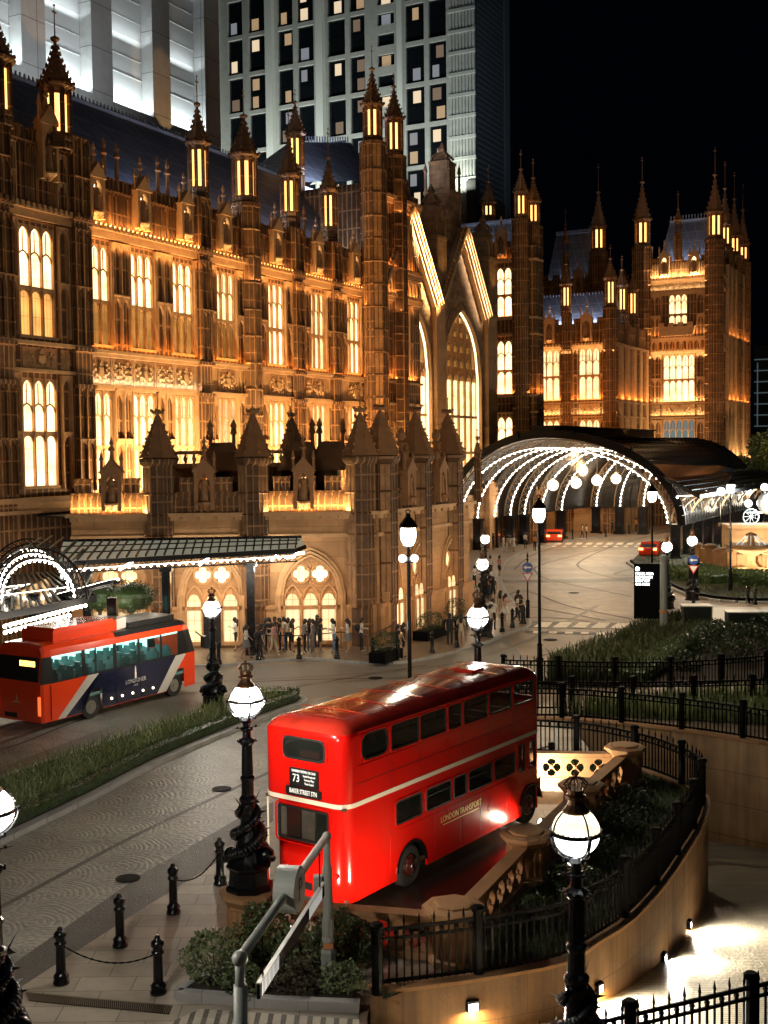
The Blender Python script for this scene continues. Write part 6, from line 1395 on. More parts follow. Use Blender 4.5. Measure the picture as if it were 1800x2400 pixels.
def rr_outline(ins, seg_side, segs=5, rr_r=.34, rf=.30):
    """closed plan outline (rounded rectangle), inset ins; same vertex count for any inset"""
    L0, L1, w = ins, LB - ins, W2 - ins; out = []
    def corner(cx, cy, r, a0, a1):
        for i in range(segs + 1): a = a0 + (a1 - a0) * i / segs; out.append((cx + r * math.cos(a), cy + r * math.sin(a)))
    r1 = max(.03, rr_r - ins * .5); r2 = max(.03, rf - ins * .5)
    corner(L0 + r1, -w + r1, r1, PI, 1.5 * PI)                                   # rear right
    for x in seg_side: out.append((min(max(x, L0 + r1 + .01), L1 - r2 - .01), -w))
    corner(L1 - r2, -w + r2, r2, 1.5 * PI, 2 * PI); out.append((L1, -.5 * w)); out.append((L1, .5 * w)); corner(L1 - r2, w - r2, r2, 0, .5 * PI)
    for x in reversed(seg_side): out.append((min(max(x, L0 + r1 + .01), L1 - r2 - .01), w))
    corner(L0 + r1, w - r1, r1, .5 * PI, PI)
    for y in seg_rear: out.append((L0, y * w / W2))
    return out
UP = [(.62, 1.64), (1.77, 2.91), (2.98, 4.12), (4.24, 4.84), (4.96, 6.12), (6.24, 7.4), (7.5, 8.62)]
LOW = [(1.93, 3.02), (3.21, 4.33), (4.45, 5.05), (5.16, 6.34), (6.46, 7.54), (7.74, 8.12), (8.34, 8.72)]
ARCH = [(1.93, 3.21), (7.9, 8.72)]
seg_side = sorted({x for p in UP + LOW + ARCH for x in p})
seg_rear = [.72, .55, .46, .05, -.05, -.65, -.72]
ZZ = [.34, .85, 1.18, 1.6, 1.66, 2.14, 2.2, 2.33, 2.45, 2.6, 2.85, 3.22, 3.47, 3.95, 4.05]
RF = [(4.13, .03), (4.22, .10), (4.29, .2), (4.35, .38), (4.385, .62), (4.40, .9)]
bus = thing('double_decker_bus', 'glossy red vintage double decker bus with open rear platform on its stand', 'bus', (-.915 - 0, 25.55, 0.02), math.radians(54.26)); bus.scale = (.981,) * 3
bus.location = Vector((-.915, 25.55, .02)) + Matrix.Rotation(math.radians(54.26), 3, 'Z') @ Vector((0, W2 * .981, 0))
mb = MB(); rings = [(z, 0) for z in ZZ] + RF
n = len(rr_outline(0, seg_side))
for z, i_ in rings:
    o = rr_outline(i_ if z > 3.5 else 0, seg_side)
    cam_ = 0 if z < 4.2 else .0
    mb.v += [(x, y, z) for x, y in o]
N1 = 6; S = len(seg_side)
ref = rr_outline(0, seg_side)
for j in range(len(rings) - 1):
    za, zb = rings[j][0], rings[j + 1][0]; zc = (za + zb) / 2
    for i in range(n):
        i2 = (i + 1) % n; xm = (ref[i][0] + ref[i2][0]) / 2; ym = (ref[i][1] + ref[i2][1]) / 2; hole_ = False
        side_r = ym < -W2 + .01; side_l = ym > W2 - .01; rear = xm < .01; front = xm > LB - .01
        if (side_r or side_l):
            if 3.47 < zc < 4.05 and any(a - .01 < xm < b + .01 for a, b in UP): hole_ = True
            if side_r and 1.66 < zc < 2.2 and any(a - .01 < xm < b + .01 for a, b in LOW[:5]): hole_ = True
            if side_l and 1.66 < zc < 2.2 and any(a - .01 < xm < b + .01 for a, b in LOW[:5]) and xm > 1.95: hole_ = True
            if side_r and 1.6 < zc < 2.33 and any(a - .01 < xm < b + .01 for a, b in LOW[5:]): hole_ = True
            if zc < 1.18 and 1.93 < xm < 3.21: hole_ = True
            if zc < 1.18 and xm > 7.9: hole_ = True
        if rear and 3.47 < zc < 3.95 and -.65 < ym < .55: hole_ = True
        if rear and 1.6 < zc < 2.33 and -.72 < ym < .72: hole_ = True
        if zc < 2.45 and ((ym > .72 and xm < 1.93) or (ym > W2 - .01 and xm < 1.93)): hole_ = True   # open platform corner
        if front and 3.47 < zc < 4.05 and abs(ym) < 1.0: hole_ = True
        if front and 1.6 < zc < 2.33 and ym < 0: hole_ = True
        if hole_: continue
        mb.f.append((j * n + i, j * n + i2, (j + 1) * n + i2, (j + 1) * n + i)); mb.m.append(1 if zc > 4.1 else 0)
o = len(mb.v); last = [(len(rings) - 1) * n + i for i in range(n)]
mb.v.append((LB / 2, 0, 4.43)); 
for i in range(n): mb.f.append((last[i], last[(i + 1) % n], o)); mb.m.append(1)
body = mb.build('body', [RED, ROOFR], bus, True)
for p in body.data.polygons:
    if p.normal.z < .1 and abs(p.center.y) > W2 - .005: p.use_smooth = False
md = body.modifiers.new('shell', 'SOLIDIFY'); md.thickness = .05; md.offset = -1
# rear panel strip at left of platform, floors, bulkheads
q = MB(); q.box(.05, LB - .6, -W2 + .06, W2 - .06, 2.44, 2.5); q.box(1.95, 7.9, -W2 + .06, W2 - .06, .5, .6); q.box(.08, 1.95, -W2 + .06, W2 - .1, .34, .42); q.box(1.9, 1.96, -.3, W2 - .06, .6, 1.25)
q.box(8.0, 9.0, -W2 + .1, W2 - .3, .5, 1.35)
q.build('floor_decks', [DKIN], bus)
q = MB()
for z0, xs in ((2.5, [.9 + .72 * i for i in range(10)]), (.6, [2.3 + .72 * i for i in range(7)])):
    for x in xs:
        for y in (-.65, .65): q.box(x, x + .12, y - .42, y + .42, z0 + .35, z0 + .92); q.box(x + .1, x + .5, y - .42, y + .42, z0 + .32, z0 + .45)
q.build('seats', [SEATR], bus)
def rrect(x0, x1, z0, z1, r, n=5):
    out = []
    for cx, cz, a in ((x1 - r, z0 + r, -PI / 2), (x1 - r, z1 - r, 0), (x0 + r, z1 - r, PI / 2), (x0 + r, z0 + r, PI)):
        for i in range(n + 1): t = a + PI / 2 * i / n; out.append((cx + r * math.cos(t), cz + r * math.sin(t)))
    return out
def ringframe(mbx, x0, x1, z0, z1, r, wd, y0, y1):
    a, b = rrect(x0, x1, z0, z1, r), rrect(x0 + wd, x1 - wd, z0 + wd, z1 - wd, max(.02, r - wd * .6)); k = len(a)
    for i in range(k):
        j = (i + 1) % k; A, B, C_, D = a[i], a[j], b[j], b[i]
        mbx.add([(A[0], y0, A[1]), (B[0], y0, B[1]), (C_[0], y0, C_[1]), (D[0], y0, D[1]), (C_[0], y1, C_[1]), (D[0], y1, D[1]), (A[0], y1, A[1]), (B[0], y1, B[1])], [(0, 1, 2, 3), (3, 2, 4, 5), (1, 0, 6, 7)])
def bwin(par, x0, x1, z0, z1, side, r=.1, slider=False):
    f = MB(); ringframe(f, x0 - .02, x1 + .02, z0 - .02, z1 + .02, r, .045, -W2 - .012, -W2 + .05)
    if slider: f.box(x0, x1, -W2 - .0, -W2 + .02, z1 - .2, z1 - .18)
    # corner fillets of body colour behind the rubber
    t = f.build('window', [RUBB], par); g = MB(); g.box(x0, x1, -W2 + .015, -W2 + .022, z0, z1); g.build('pane', [BGL], t)
    c_ = MB(); ringframe(c_, x0 - .045, x1 + .045, z0 - .045, z1 + .045, r + .03, .028, -W2 - .018, -W2 + .01); c_.build('trim', [RED], t)
    if side == 'l': t.rotation_euler = (0, 0, PI); t.location = (x0 + x1, 0, 0)
    return t
for i, (a, b) in enumerate(UP):
    for s_ in 'rl': bwin(bus, a, b, 3.47, 4.05, s_, .22 if i in (0,) else .07, i in (1, 2, 4, 5))
for i, (a, b) in enumerate(LOW[:5]): bwin(bus, a, b, 1.66, 2.2, 'r', .08, i in (1, 3)); (bwin(bus, a, b, 1.66, 2.2, 'l', .08) if a > 1.9 else None)
for a, b in LOW[5:]: bwin(bus, a, b, 1.6, 2.33, 'r', .05)
# rear window and platform window
def rearwin(y0, y1, z0, z1, r):
    f = MB(); ringframe(f, y0 - .02, y1 + .02, z0 - .02, z1 + .02, r, .045, -.012, .05); t = f.build('rear_window', [RUBB], bus, rz=-PI / 2); 
    g = MB(); g.box(y0, y1, .015, .022, z0, z1); g.build('pane', [BGL], t); c_ = MB(); ringframe(c_, y0 - .1, y1 + .1, z0 - .1, z1 + .1, r + .08, .03, -.02, .01); c_.build('trim', [RED], t)
rearwin(-.55, .65, 3.47, 3.95, .16); rearwin(-.72, .72, 1.6, 2.33, .05)
# cream band all round
ob = rr_outline(-.012, seg_side); q = MB()
for i in range(len(ob)):
    a, b = ob[i], ob[(i + 1) % len(ob)]; q.add([(a[0], a[1], 2.48), (b[0], b[1], 2.48), (b[0], b[1], 2.58), (a[0], a[1], 2.58)], [(0, 1, 2, 3)])
    c_, d_ = (a[0] * .99 + .04, a[1] * .985), (b[0] * .99 + .04, b[1] * .985); q.add([(a[0], a[1], 2.48), (b[0], b[1], 2.48), (d_[0], d_[1], 2.48), (c_[0], c_[1], 2.48)], [(3, 2, 1, 0)]); q.add([(a[0], a[1], 2.58), (b[0], b[1], 2.58), (d_[0], d_[1], 2.58), (c_[0], c_[1], 2.58)], [(0, 1, 2, 3)])
q.build('cream_band', [CREAM], bus)
q = MB()
for z in (3.36, 4.12, 1.5, .42): 
    for sg in (-1, 1):
        if z == 1.5 or z == .42: q.box((2.0 if z == 1.5 else 3.25), 7.85, sg * (W2 + .008), sg * W2, z, z + .03)
        else: q.box(.5, LB - .4, sg * (W2 + .012), sg * W2, z, z + .025)
for x in (1.7, 3.0, 4.2, 4.9, 6.2, 7.45): q.box(x - .012, x + .012, -W2 - .005, -W2 + .0, .5, 1.5) if not 1.9 < x < 3.25 else None
q.build('beading', [RED], bus)
for x in (1.2, 2.3, 3.5, 4.7, 5.9, 7.1, 8.1):
    q = MB()
    for k in range(8):
        y0, y1 = -.95 + k * .24, -.95 + (k + 1) * .24; z = lambda y: 4.395 + .038 * (1 - abs(y) / .9)
        q.beam((x, y0, z(y0)), (x, y1, z(y1)), .05, .012)
    q.build('roof_seam', [ROOFR], bus)
q = MB(); q.box(6.9, 7.5, -.3, .3, 4.41, 4.47); q.build('roof_ventilator', [ROOFR], bus)
SEAM = mat('seam_shadow', (.05, .002, .001), .5, var=0)
for x in (1.7, 3.6, 4.75, 5.75, 7.1): q = MB(); q.box(x - .006, x + .006, -W2 - .003, -W2, .36, 1.6); q.build('panel_seam', [SEAM], bus)
for x in (1.72, 2.95, 4.18, 4.9, 6.18, 7.46): q = MB(); q.box(x - .006, x + .006, -W2 - .003, -W2, 2.62, 3.36); q.build('panel_seam', [SEAM], bus)
q = MB(); q.box(.35, LB - .3, -W2 - .003, -W2, 2.98, 2.995); q.build('panel_seam', [SEAM], bus)
# destination blinds
q = MB(); q.xprism(rrect(-.42 + .06, .42 + .06, 2.84, 3.26, .04)[::1], -.03, 0); t = q.build('blind_box', [SIGNB], bus, rz=-PI / 2)
def decal(txt, size, y, z, par, m_=SIGNW, sx=1, x=0, rot=(PI / 2, 0, 0), align='CENTER', off=-.034, name='lettering'):
    o = link(name, text_mesh(txt, size, m_, .002, sx=sx, align=align), par, (y, off, z)); o.rotation_euler = rot; return o
decal('TOWERSEY FESTIVAL CIRCULAR', .078, .06, 3.19, t, sx=.62); decal('73', .25, -.16, 3.02, t, sx=.85)
for k, s_ in enumerate(('Festival Showground', 'Towersey Village', 'Thame Hospital')): decal(s_, .068, .22, 3.1 - k * .085, t, sx=.62)
q = MB(); q.xprism(rrect(-.52 + .04, .52 + .04, 2.62, 2.82, .05), -.03, 0); t = q.build('blind_box', [SIGNB], bus, rz=-PI / 2)
decal('BAKER STREET STN', .15, .04, 2.72, t, sx=.62)
decal('LONDON TRANSPORT', .22, 4.8, 1.28, bus, GOLD, .85, off=-W2 - .012); q = MB(); q.box(3.95, 5.65, -W2 - .010, -W2 - .002, 1.13, 1.15); q.build('gold_line', [GOLD], bus)
decal('RM', .12, -.6, 1.0, bus, GOLD, 1, off=0).rotation_euler = (PI / 2, 0, -PI / 2)
# lamps, pole, plate, details
q = MB(); q.bar((.12, W2 - .06, .4), (.12, W2 - .06, 2.44), .022, 8); q.bar((1.85, W2 - .1, .5), (1.85, W2 - .1, 2.4), .022, 8); q.bar((.5, .1, 1.2), (1.6, .8, 2.3), .02, 6); q.build('platform_pole', [CREAM], bus)
q = MB(); q.box(.5, 1.8, -W2 + .1, -.1, .42, 1.4); q.box(.25, .32, .3, .7, 1.5, 2.3); q.build('staircase', [ROOFR], bus)
for y, z in ((-.95, .95), (.55, .95)): q = MB(); q.bar((-.03, y, z), (.01, y, z), .06, 12); q.build('tail_lamp', [mat('tail_lamp_red', (.4, .01, .01), .2, var=0)], bus)
q = MB(); q.box(-.02, 0, -.25, .3, .5, .66); q.build('number_plate', [SIGNB], bus)
q = MB(); q.bar((6.2, -W2 - .01, 1.02), (6.2, -W2 + .02, 1.02), .1, 14); q.build('filler_cap', [RED], bus); q = MB(); q.box(7.35, 7.75, -W2 - .008, -W2, .75, 1.15); q.build('access_panel', [RED], bus)
def wheel(x, y, r=.51, sg=-1):
    m = MB(); prof = [(.29, -.14), (.42, -.15), (r - .03, -.12), (r, -.07), (r, .07), (r - .03, .12), (.42, .15), (.29, .14)]
    o = len(m.v); N = 28
    for rr_, yy in prof:
        for i in range(N): a = 2 * PI * i / N; m.v.append((rr_ * math.cos(a), yy, rr_ * math.sin(a)))
    for j in range(len(prof) - 1):
        for i in range(N): m.f.append((j * N + i, (j + 1) * N + i, (j + 1) * N + (i + 1) % N, j * N + (i + 1) % N)); m.m.append(0)
    t = m.build('wheel', [TYRE], bus, True, loc=(x, y, r))
    h = MB(); h.bar((0, sg * .10, 0), (0, -sg * .1, 0), .3, 20); h.bar((0, sg * .16, 0), (0, sg * .1, 0), .15, 14, .2); h.bar((0, sg * .22, 0), (0, sg * .15, 0), .09, 12)
    for k in range(10): a = k * PI / 5; h.bar((.2 * math.cos(a), sg * .13, .2 * math.sin(a)), (.2 * math.cos(a), sg * .09, .2 * math.sin(a)), .022, 6)
    h.build('hub', [mat('hub_red', (.07, .012, .01), .3, var=.2)], t)
    c_ = MB(); c_.bar((0, sg * .25, 0), (0, sg * .22, 0), .06, 10); c_.build('hub_cap', [CHROME], t); c_ = MB()
    for k in range(24): a, b = 2 * PI * k / 24, 2 * PI * (k + 1) / 24; c_.bar((.27 * math.cos(a), sg * .115, .27 * math.sin(a)), (.27 * math.cos(b), sg * .115, .27 * math.sin(b)), .018, 5)
    c_.build('rim_ring', [CHROME], t); return t
for x in (2.57, 8.42):
    wheel(x, -W2 + .2, .51, -1); wheel(x, W2 - .2, .51, 1)
for x, a0, a1 in ((2.57, 0, PI), (8.42, .15, PI - .25)):
    q = MB()
    for i in range(12):
        t0, t1 = a0 + (a1 - a0) * i / 12, a0 + (a1 - a0) * (i + 1) / 12; R = .64
        for yy in (-W2 - (.03 if x < 5 else .05),):
            q.add([(x + R * math.cos(t0), yy, .5 + R * math.sin(t0)), (x + R * math.cos(t1), yy, .5 + R * math.sin(t1)), (x + (R - .06) * math.cos(t1), yy, .5 + (R - .06) * math.sin(t1)), (x + (R - .06) * math.cos(t0), yy, .5 + (R - .06) * math.sin(t0)),
                   (x + R * math.cos(t0), -W2 + .4, .5 + R * math.sin(t0)), (x + R * math.cos(t1), -W2 + .4, .5 + R * math.sin(t1))], [(0, 1, 2, 3), (1, 0, 4, 5)])
    q.build('mudguard', [BLACK], bus)
for x, R, yy in ((2.57, .64, -W2), (8.42, .64, -W2), (2.57, .64, W2), (8.42, .64, W2)):   # body panel filling the corners above the round arch
    x0, x1 = (1.93, 3.21) if x < 5 else (7.9, 9.02); N = 12; q = MB()
    for i in range(N):
        t0, t1 = PI - PI * i / N, PI - PI * (i + 1) / N; xa, xb = x + R * math.cos(t0), x + R * math.cos(t1); za, zb = .5 + R * math.sin(t0), .5 + R * math.sin(t1)
        if xb < x0 or xa > x1: continue
        q.add([(max(xa, x0), yy, za), (min(xb, x1), yy, zb), (min(xb, x1), yy, 1.185), (max(xa, x0), yy, 1.185)], [(0, 1, 2, 3)])
    q.build('wheel_arch', [RED], bus)
q = MB(); q.box(1.9, 3.25, -.9, .9, .3, 1.2); q.box(3.2, 7.9, -.8, .8, .3, .5); q.box(7.9, 9.0, -.7, .9, .3, 1.2); q.build('chassis', [SIGNB], bus)
q = MB(); q.bar((8.95, -W2 - .0, 2.0), (9.05, -W2 - .32, 2.1), .02, 5); q.lathe([(.02, 2.0), (.1, 2.02), (.1, 2.2), (.02, 2.22)], 8, 9.05, -W2 - .34); q.build('mirror', [BLACK], bus)
# stand-side floodlights of the stand
FLD = mat('floodlight_lens', (1, 1, 1), .3, var=0, emit=(1, .86, .6), es=10)
def flood(x, y, lb, tgt, e, ang=90, c=(1, .86, .62)):
    t = thing('floodlight', lb, 'floodlight', (x, y, .02), 0, 'floodlights shining on the bus'); q = MB(); q.bar((0, 0, 0), (0, 0, .22), .03, 6); q.box(-.12, .12, -.07, .07, .2, .42); q.build('housing', [BLACK_SATIN], t)
    d = (Vector(tgt) - Vector((x, y, .3))).normalized(); q = MB(); q.ball((d.x * .12, d.y * .12, .33), .085, 10, 8); q.build('lens', [FLD], t)
    spot('floodlight_beam', (x + d.x * .3, y + d.y * .3, .3), tgt, e, c, ang, .8, .08)
flood(.62, 24.35, 'glaring floodlight beside the nearest octagonal pedestal', (-.6, 27.0, 2.6), 230, 120)
flood(4.2, 31.35, 'floodlight low against the stone rail near the bus front wheel', (3.1, 31.2, .3), 75, 120)
flood(-2.1, 24.2, 'floodlight low behind the rear of the bus beside the lamp pedestal', (-1.2, 26.3, 1.4), 150, 130); flood(4.2, 35.2, 'floodlight shining on the quatrefoil balustrade', (5.5, 36.4, .4), 420, 120)
# ================================================================== COACH
CO = mat('coach_orange_red', (.85, .06, .012), .2, var=.05, coat=.6); NAVY = mat('coach_navy', (.010, .012, .035), .2, var=.1, coat=.6); CWH = mat('coach_white', (.55, .52, .46), .25, var=.05, coat=.5)
TEAL = mat('coach_interior_light', (.3, .6, .55), .5, var=0, emit=(.35, 1, .85), es=1.6); CGLS = clear_glass('coach_glass', (.01, .03, .03), .35, .03); CINT = mat('coach_interior', (.10, .22, .20), .7, var=.3)
CL, CW = 8.9, 1.25
coach = thing('tour_coach', 'orange red and navy coach with teal lit windows at the left edge', 'coach', (0, 0, 0), math.radians(58.8))
coach.location = Vector((-12.76, 43.88, 0)) + Matrix.Rotation(math.radians(58.8), 3, 'Z') @ Vector((0, CW, 0))
CWIN = [(.55, 2.05), (2.25, 2.75), (2.85, 3.75), (3.95, 5.15), (5.3, 6.5), (6.62, 7.6)]
prof = [(-CW, .32), (-CW, 1.15), (-CW, 1.75), (-CW * .985, 2.75), (-CW * .95, 3.0), (-CW * .86, 3.17), (-.6, 3.24), (0, 3.26), (.6, 3.24), (CW * .86, 3.17), (CW * .95, 3.0), (CW * .985, 2.75), (CW, 1.75), (CW, 1.15), (CW, .32)]
xs = sorted({0, .12, .5, 8.3, 8.75, CL, 2.0, 3.1, 6.85, 7.95, *[v for w_ in CWIN for v in w_]})
mb = MB(); K_ = len(prof)
for x in xs:
    e = .12 if x == 0 else .03 if x == .12 else .3 if x == CL else .1 if x == 8.75 else 0
    for y, z in prof: mb.v.append((x + (.0 if z < 1.8 else (.10 * (z - 1.75) if x < .2 else (-.38 * (z - 1.75) if x > 8.2 else 0))), y * (1 - e * .5), z - (e * .5 if z > 2.9 else 0)))
for i in range(len(xs) - 1):
    xm = (xs[i] + xs[i + 1]) / 2
    for j in range(K_ - 1):
        zc = (prof[j][1] + prof[j + 1][1]) / 2
        if 1.75 < zc < 2.75 and any(a < xm < b for a, b in CWIN): continue
        if zc < 1.15 and (2.0 < xm < 3.1 or 6.85 < xm < 7.95): continue
        mb.f.append((i * K_ + j, (i + 1) * K_ + j, (i + 1) * K_ + j + 1, i * K_ + j + 1)); mb.m.append(2 if (zc > 1.75 and zc < 2.75) else (1 if zc > 2.9 and xm > 4.4 else 0))
for b_ in (0, (len(xs) - 1) * K_): mb.f.append(tuple(b_ + j for j in range(K_))); mb.m.append(0)
mb.build('body', [CO, SIGNB, SIGNB], coach)
q = MB(); q.box(.1, 8.6, -CW + .05, CW - .05, .9, 1.0); q.build('floor', [CINT], coach)
q = MB()
for i in range(9):
    for y in (-.75, .75):
        x = .9 + i * .78; q.box(x, x + .16, y - .42, y + .42, 1.0, 2.05); q.box(x - .02, x + .1, y - .34, y - .08, 2.05, 2.2); q.box(x - .02, x + .1, y + .08, y + .34, 2.05, 2.2)
q.build('seats', [mat('coach_seat', (.05, .08, .08), .7)], coach)
q = MB(); q.box(.4, 8.2, CW - .35, CW - .2, 2.6, 2.68); q.box(.4, 8.2, -CW + .3, -CW + .42, 2.62, 2.7); q.box(.3, 8.3, CW - .12, CW - .08, 1.75, 2.7); q.build('ceiling_lights_and_glow', [TEAL], coach)  # the tall last box is a glowing sheet inside the far windows
for a, b in CWIN:
    for sg in (-1, 1):
        g = MB(); g.add([(a, sg * (CW + .003), 1.75), (b, sg * (CW + .003), 1.75), (b, sg * (CW * .985 + .003), 2.75), (a, sg * (CW * .985 + .003), 2.75)], [(0, 1, 2, 3)]); g.build('window', [CGLS], coach)
def side(poly, name, m_, d=.006):
    q = MB(); q.xprism(poly, -CW - d, -CW - .001); return q.build(name, [m_], coach)
side([(1.15, .34), (2.0, .34), (2.0, 1.15), (2.2, 1.15), (2.95, 1.74)][::1], 'navy_panel', NAVY); side([(2.2, 1.15), (3.1, 1.15), (3.1, 1.74), (2.95, 1.74)], 'navy_panel', NAVY); side([(3.1, .34), (6.3, .34), (7.45, 1.74), (3.1, 1.74)], 'navy_panel', NAVY)
side([(.75, .34), (1.15, .34), (2.95, 1.74), (2.35, 1.74)], 'white_stripe', CWH, .012); side([(6.25, .34), (6.8, .34), (8.1, 1.74), (7.45, 1.74)], 'white_stripe', CWH, .014)
q = MB(); q.box(.45, 7.7, -CW - .004, -CW, 1.74, 1.80); q.build('waist_line', [SIGNB], coach)
for x in (.45, 3.9, 5.3): q = MB(); q.box(x - .008, x + .008, -CW - .02, -CW, .38, 1.7); q.build('door_seam', [SIGNB], coach)
q = MB(); q.xprism([(4.95, 1.42), (5.03, 1.42), (5.02, 1.62), (4.99, 1.72), (4.96, 1.62)], -CW - .016, -CW - .007); q.box(4.94, 5.04, -CW - .02, -CW - .007, 1.2, 1.42); q.build('clock_tower_emblem', [CREAM], coach)
decal('LONDONER', .24, 5.0, 1.1, coach, CWH, .9, off=-CW - .012); decal('- BUS -', .12, 5.0, .92, coach, CWH, 1, off=-CW - .012)
q = MB()
for x in (3.6, 4.2, 4.8, 5.4, 6.0): q.ball((x, -CW - .01, .62), .05, 6, 4)
q.build('side_marker', [mat('marker_lamp', (1, .9, .7), .3, var=0, emit=(1, .85, .55), es=4)], coach)
for x, w_ in ((2.0, 1.1), (6.85, 1.1)):
    for sg in (-1, 1):
        m = MB(); m.bar((0, .13, 0), (0, -.13, 0), .46, 22); t = m.build('wheel', [TYRE], coach, loc=(x + .55, sg * (CW - .2), .47)); h = MB(); h.bar((0, sg * .14, 0), (0, sg * .12, 0), .27, 16); h.bar((0, sg * .17, 0), (0, sg * .13, 0), .1, 10); h.build('rim', [mat('steel_rim', (.35, .33, .28), .35, .7)], t)
for xq in (2.0, 6.85): q = MB(); q.box(xq, xq + 1.1, -CW + .1, CW - .1, .4, 1.15); q.build('wheel_arch', [SIGNB], coach)
q = MB(); q.prism([(1.0, -.85), (4.4, -.85), (4.4, .85), (1.0, .85)], 3.2, 3.62); q.prism([(1.15, -.75), (4.3, -.75), (4.3, .75), (1.15, .75)], 3.62, 3.7); q.build('air_conditioner', [CO], coach)
q = MB(); q.prism([(4.4, -.85), (5.1, -.7), (5.1, .7), (4.4, .85)], 3.2, 3.64); q.build('roof_fairing', [CWH], coach)
q = MB(); q.prism([(5.1, -.85), (7.9, -.8), (7.9, .8), (5.1, .85)], 3.2, 3.42); q.build('roof_hatch', [SIGNB], coach)
q = MB(); q.box(-.02, .1, -1.05, 1.05, 1.85, 2.75); rw_ = q.build('rear_window', [SIGNB], coach); q = MB(); q.box(-.03, -.02, -.95, -.15, 2.42, 2.62); q.build('led_display', [mat('amber_led', (1, .5, .1), .4, var=.9, vscale=14, emit=(1, .42, .05), es=4)], rw_)
q = MB(); 
for y in (-1.12, 1.12): q.box(-.03, .05, y - .06, y + .06, .6, 1.3)
q.build('tail_lamp', [mat('tail_glow', (.6, .05, .02), .3, var=0, emit=(1, .12, .03), es=.8)], coach)
q = MB(); q.box(-.02, .02, .1, .75, .42, .6); np_ = q.build('number_plate', [SIGNB], coach); q = MB(); q.lathe([(.3, 1.0), (.02, 1.32)], 8, 0, 0); 
q = MB(); q.add([(-.035, .35, 1.0), (-.035, -.25, 1.0), (-.035, .05, 1.1)], [(0, 1, 2)]); q.add([(-.035, .1, 1.1), (-.035, 0, 1.1), (-.035, .05, 1.35)], [(0, 1, 2)]); q.build('rear_emblem', [mat('pale_gold', (.7, .4, .2), .4)], coach)
q = MB(); q.beam((8.7, -CW - .05, 2.6), (8.95, -CW - .3, 2.3), .06, .06); q.box(8.85, 9.0, -CW - .42, -CW - .2, 1.9, 2.4); q.build('mirror', [SIGNB], coach)
point('coach_interior_light', coach.location + Matrix.Rotation(math.radians(58.8), 3, 'Z') @ Vector((3, 0, 2.4)), 40, (.5, 1, .9), .3); point('coach_interior_light', coach.location + Matrix.Rotation(math.radians(58.8), 3, 'Z') @ Vector((6, 0, 2.4)), 40, (.5, 1, .9), .3)
# ================================================================== small cars under the canopy
def car(x, y, rz, lb, body_m, lamps):
    t = thing('parked_car', lb, 'car', (x, y, 0), rz, 'cars near the street canopy'); m = MB()
    for y0 in (-.9,): m.xprism([(-2.1, .3), (2.1, .3), (2.15, .75), (1.2, .92), (.6, 1.4), (-1.1, 1.45), (-1.9, .98), (-2.15, .9)], -.88, .88)
    m.build('body', [body_m], t); g = MB(); g.xprism([(-1.0, .98), (.95, .98), (.55, 1.36), (-.95, 1.4)], -.9, .9); g.add([(-1.9, -.75, 1.0), (-1.9, .75, 1.0), (-1.13, .68, 1.42), (-1.13, -.68, 1.42)], [(3, 2, 1, 0)]); g.build('windows', [SIGNB], t)
    for wx in (-1.3, 1.3):
        for wy in (-.85, .85): w_ = MB(); w_.bar((0, .1, 0), (0, -.1, 0), .32, 14); w_.build('wheel', [TYRE], t, loc=(wx, wy, .32))
    for wy in (-.65, .65): w_ = MB(); w_.box(-2.2, -2.1, wy - .2, wy + .2, .72, .92); w_.build('tail_lamp', [lamps], t)
    return t
TL_ = mat('tail_lamp_lit', (1, .2, .05), .3, var=0, emit=(1, .25, .06), es=5)
p = G(1532, 1303); car(p.x, p.y, AZ, 'orange red car with lit tail lamps by the right canopy columns', CO, TL_); p = G(1300, 1270); car(p.x, p.y, AZ + .3, 'small red car parked behind the left canopy columns', CO, TL_)
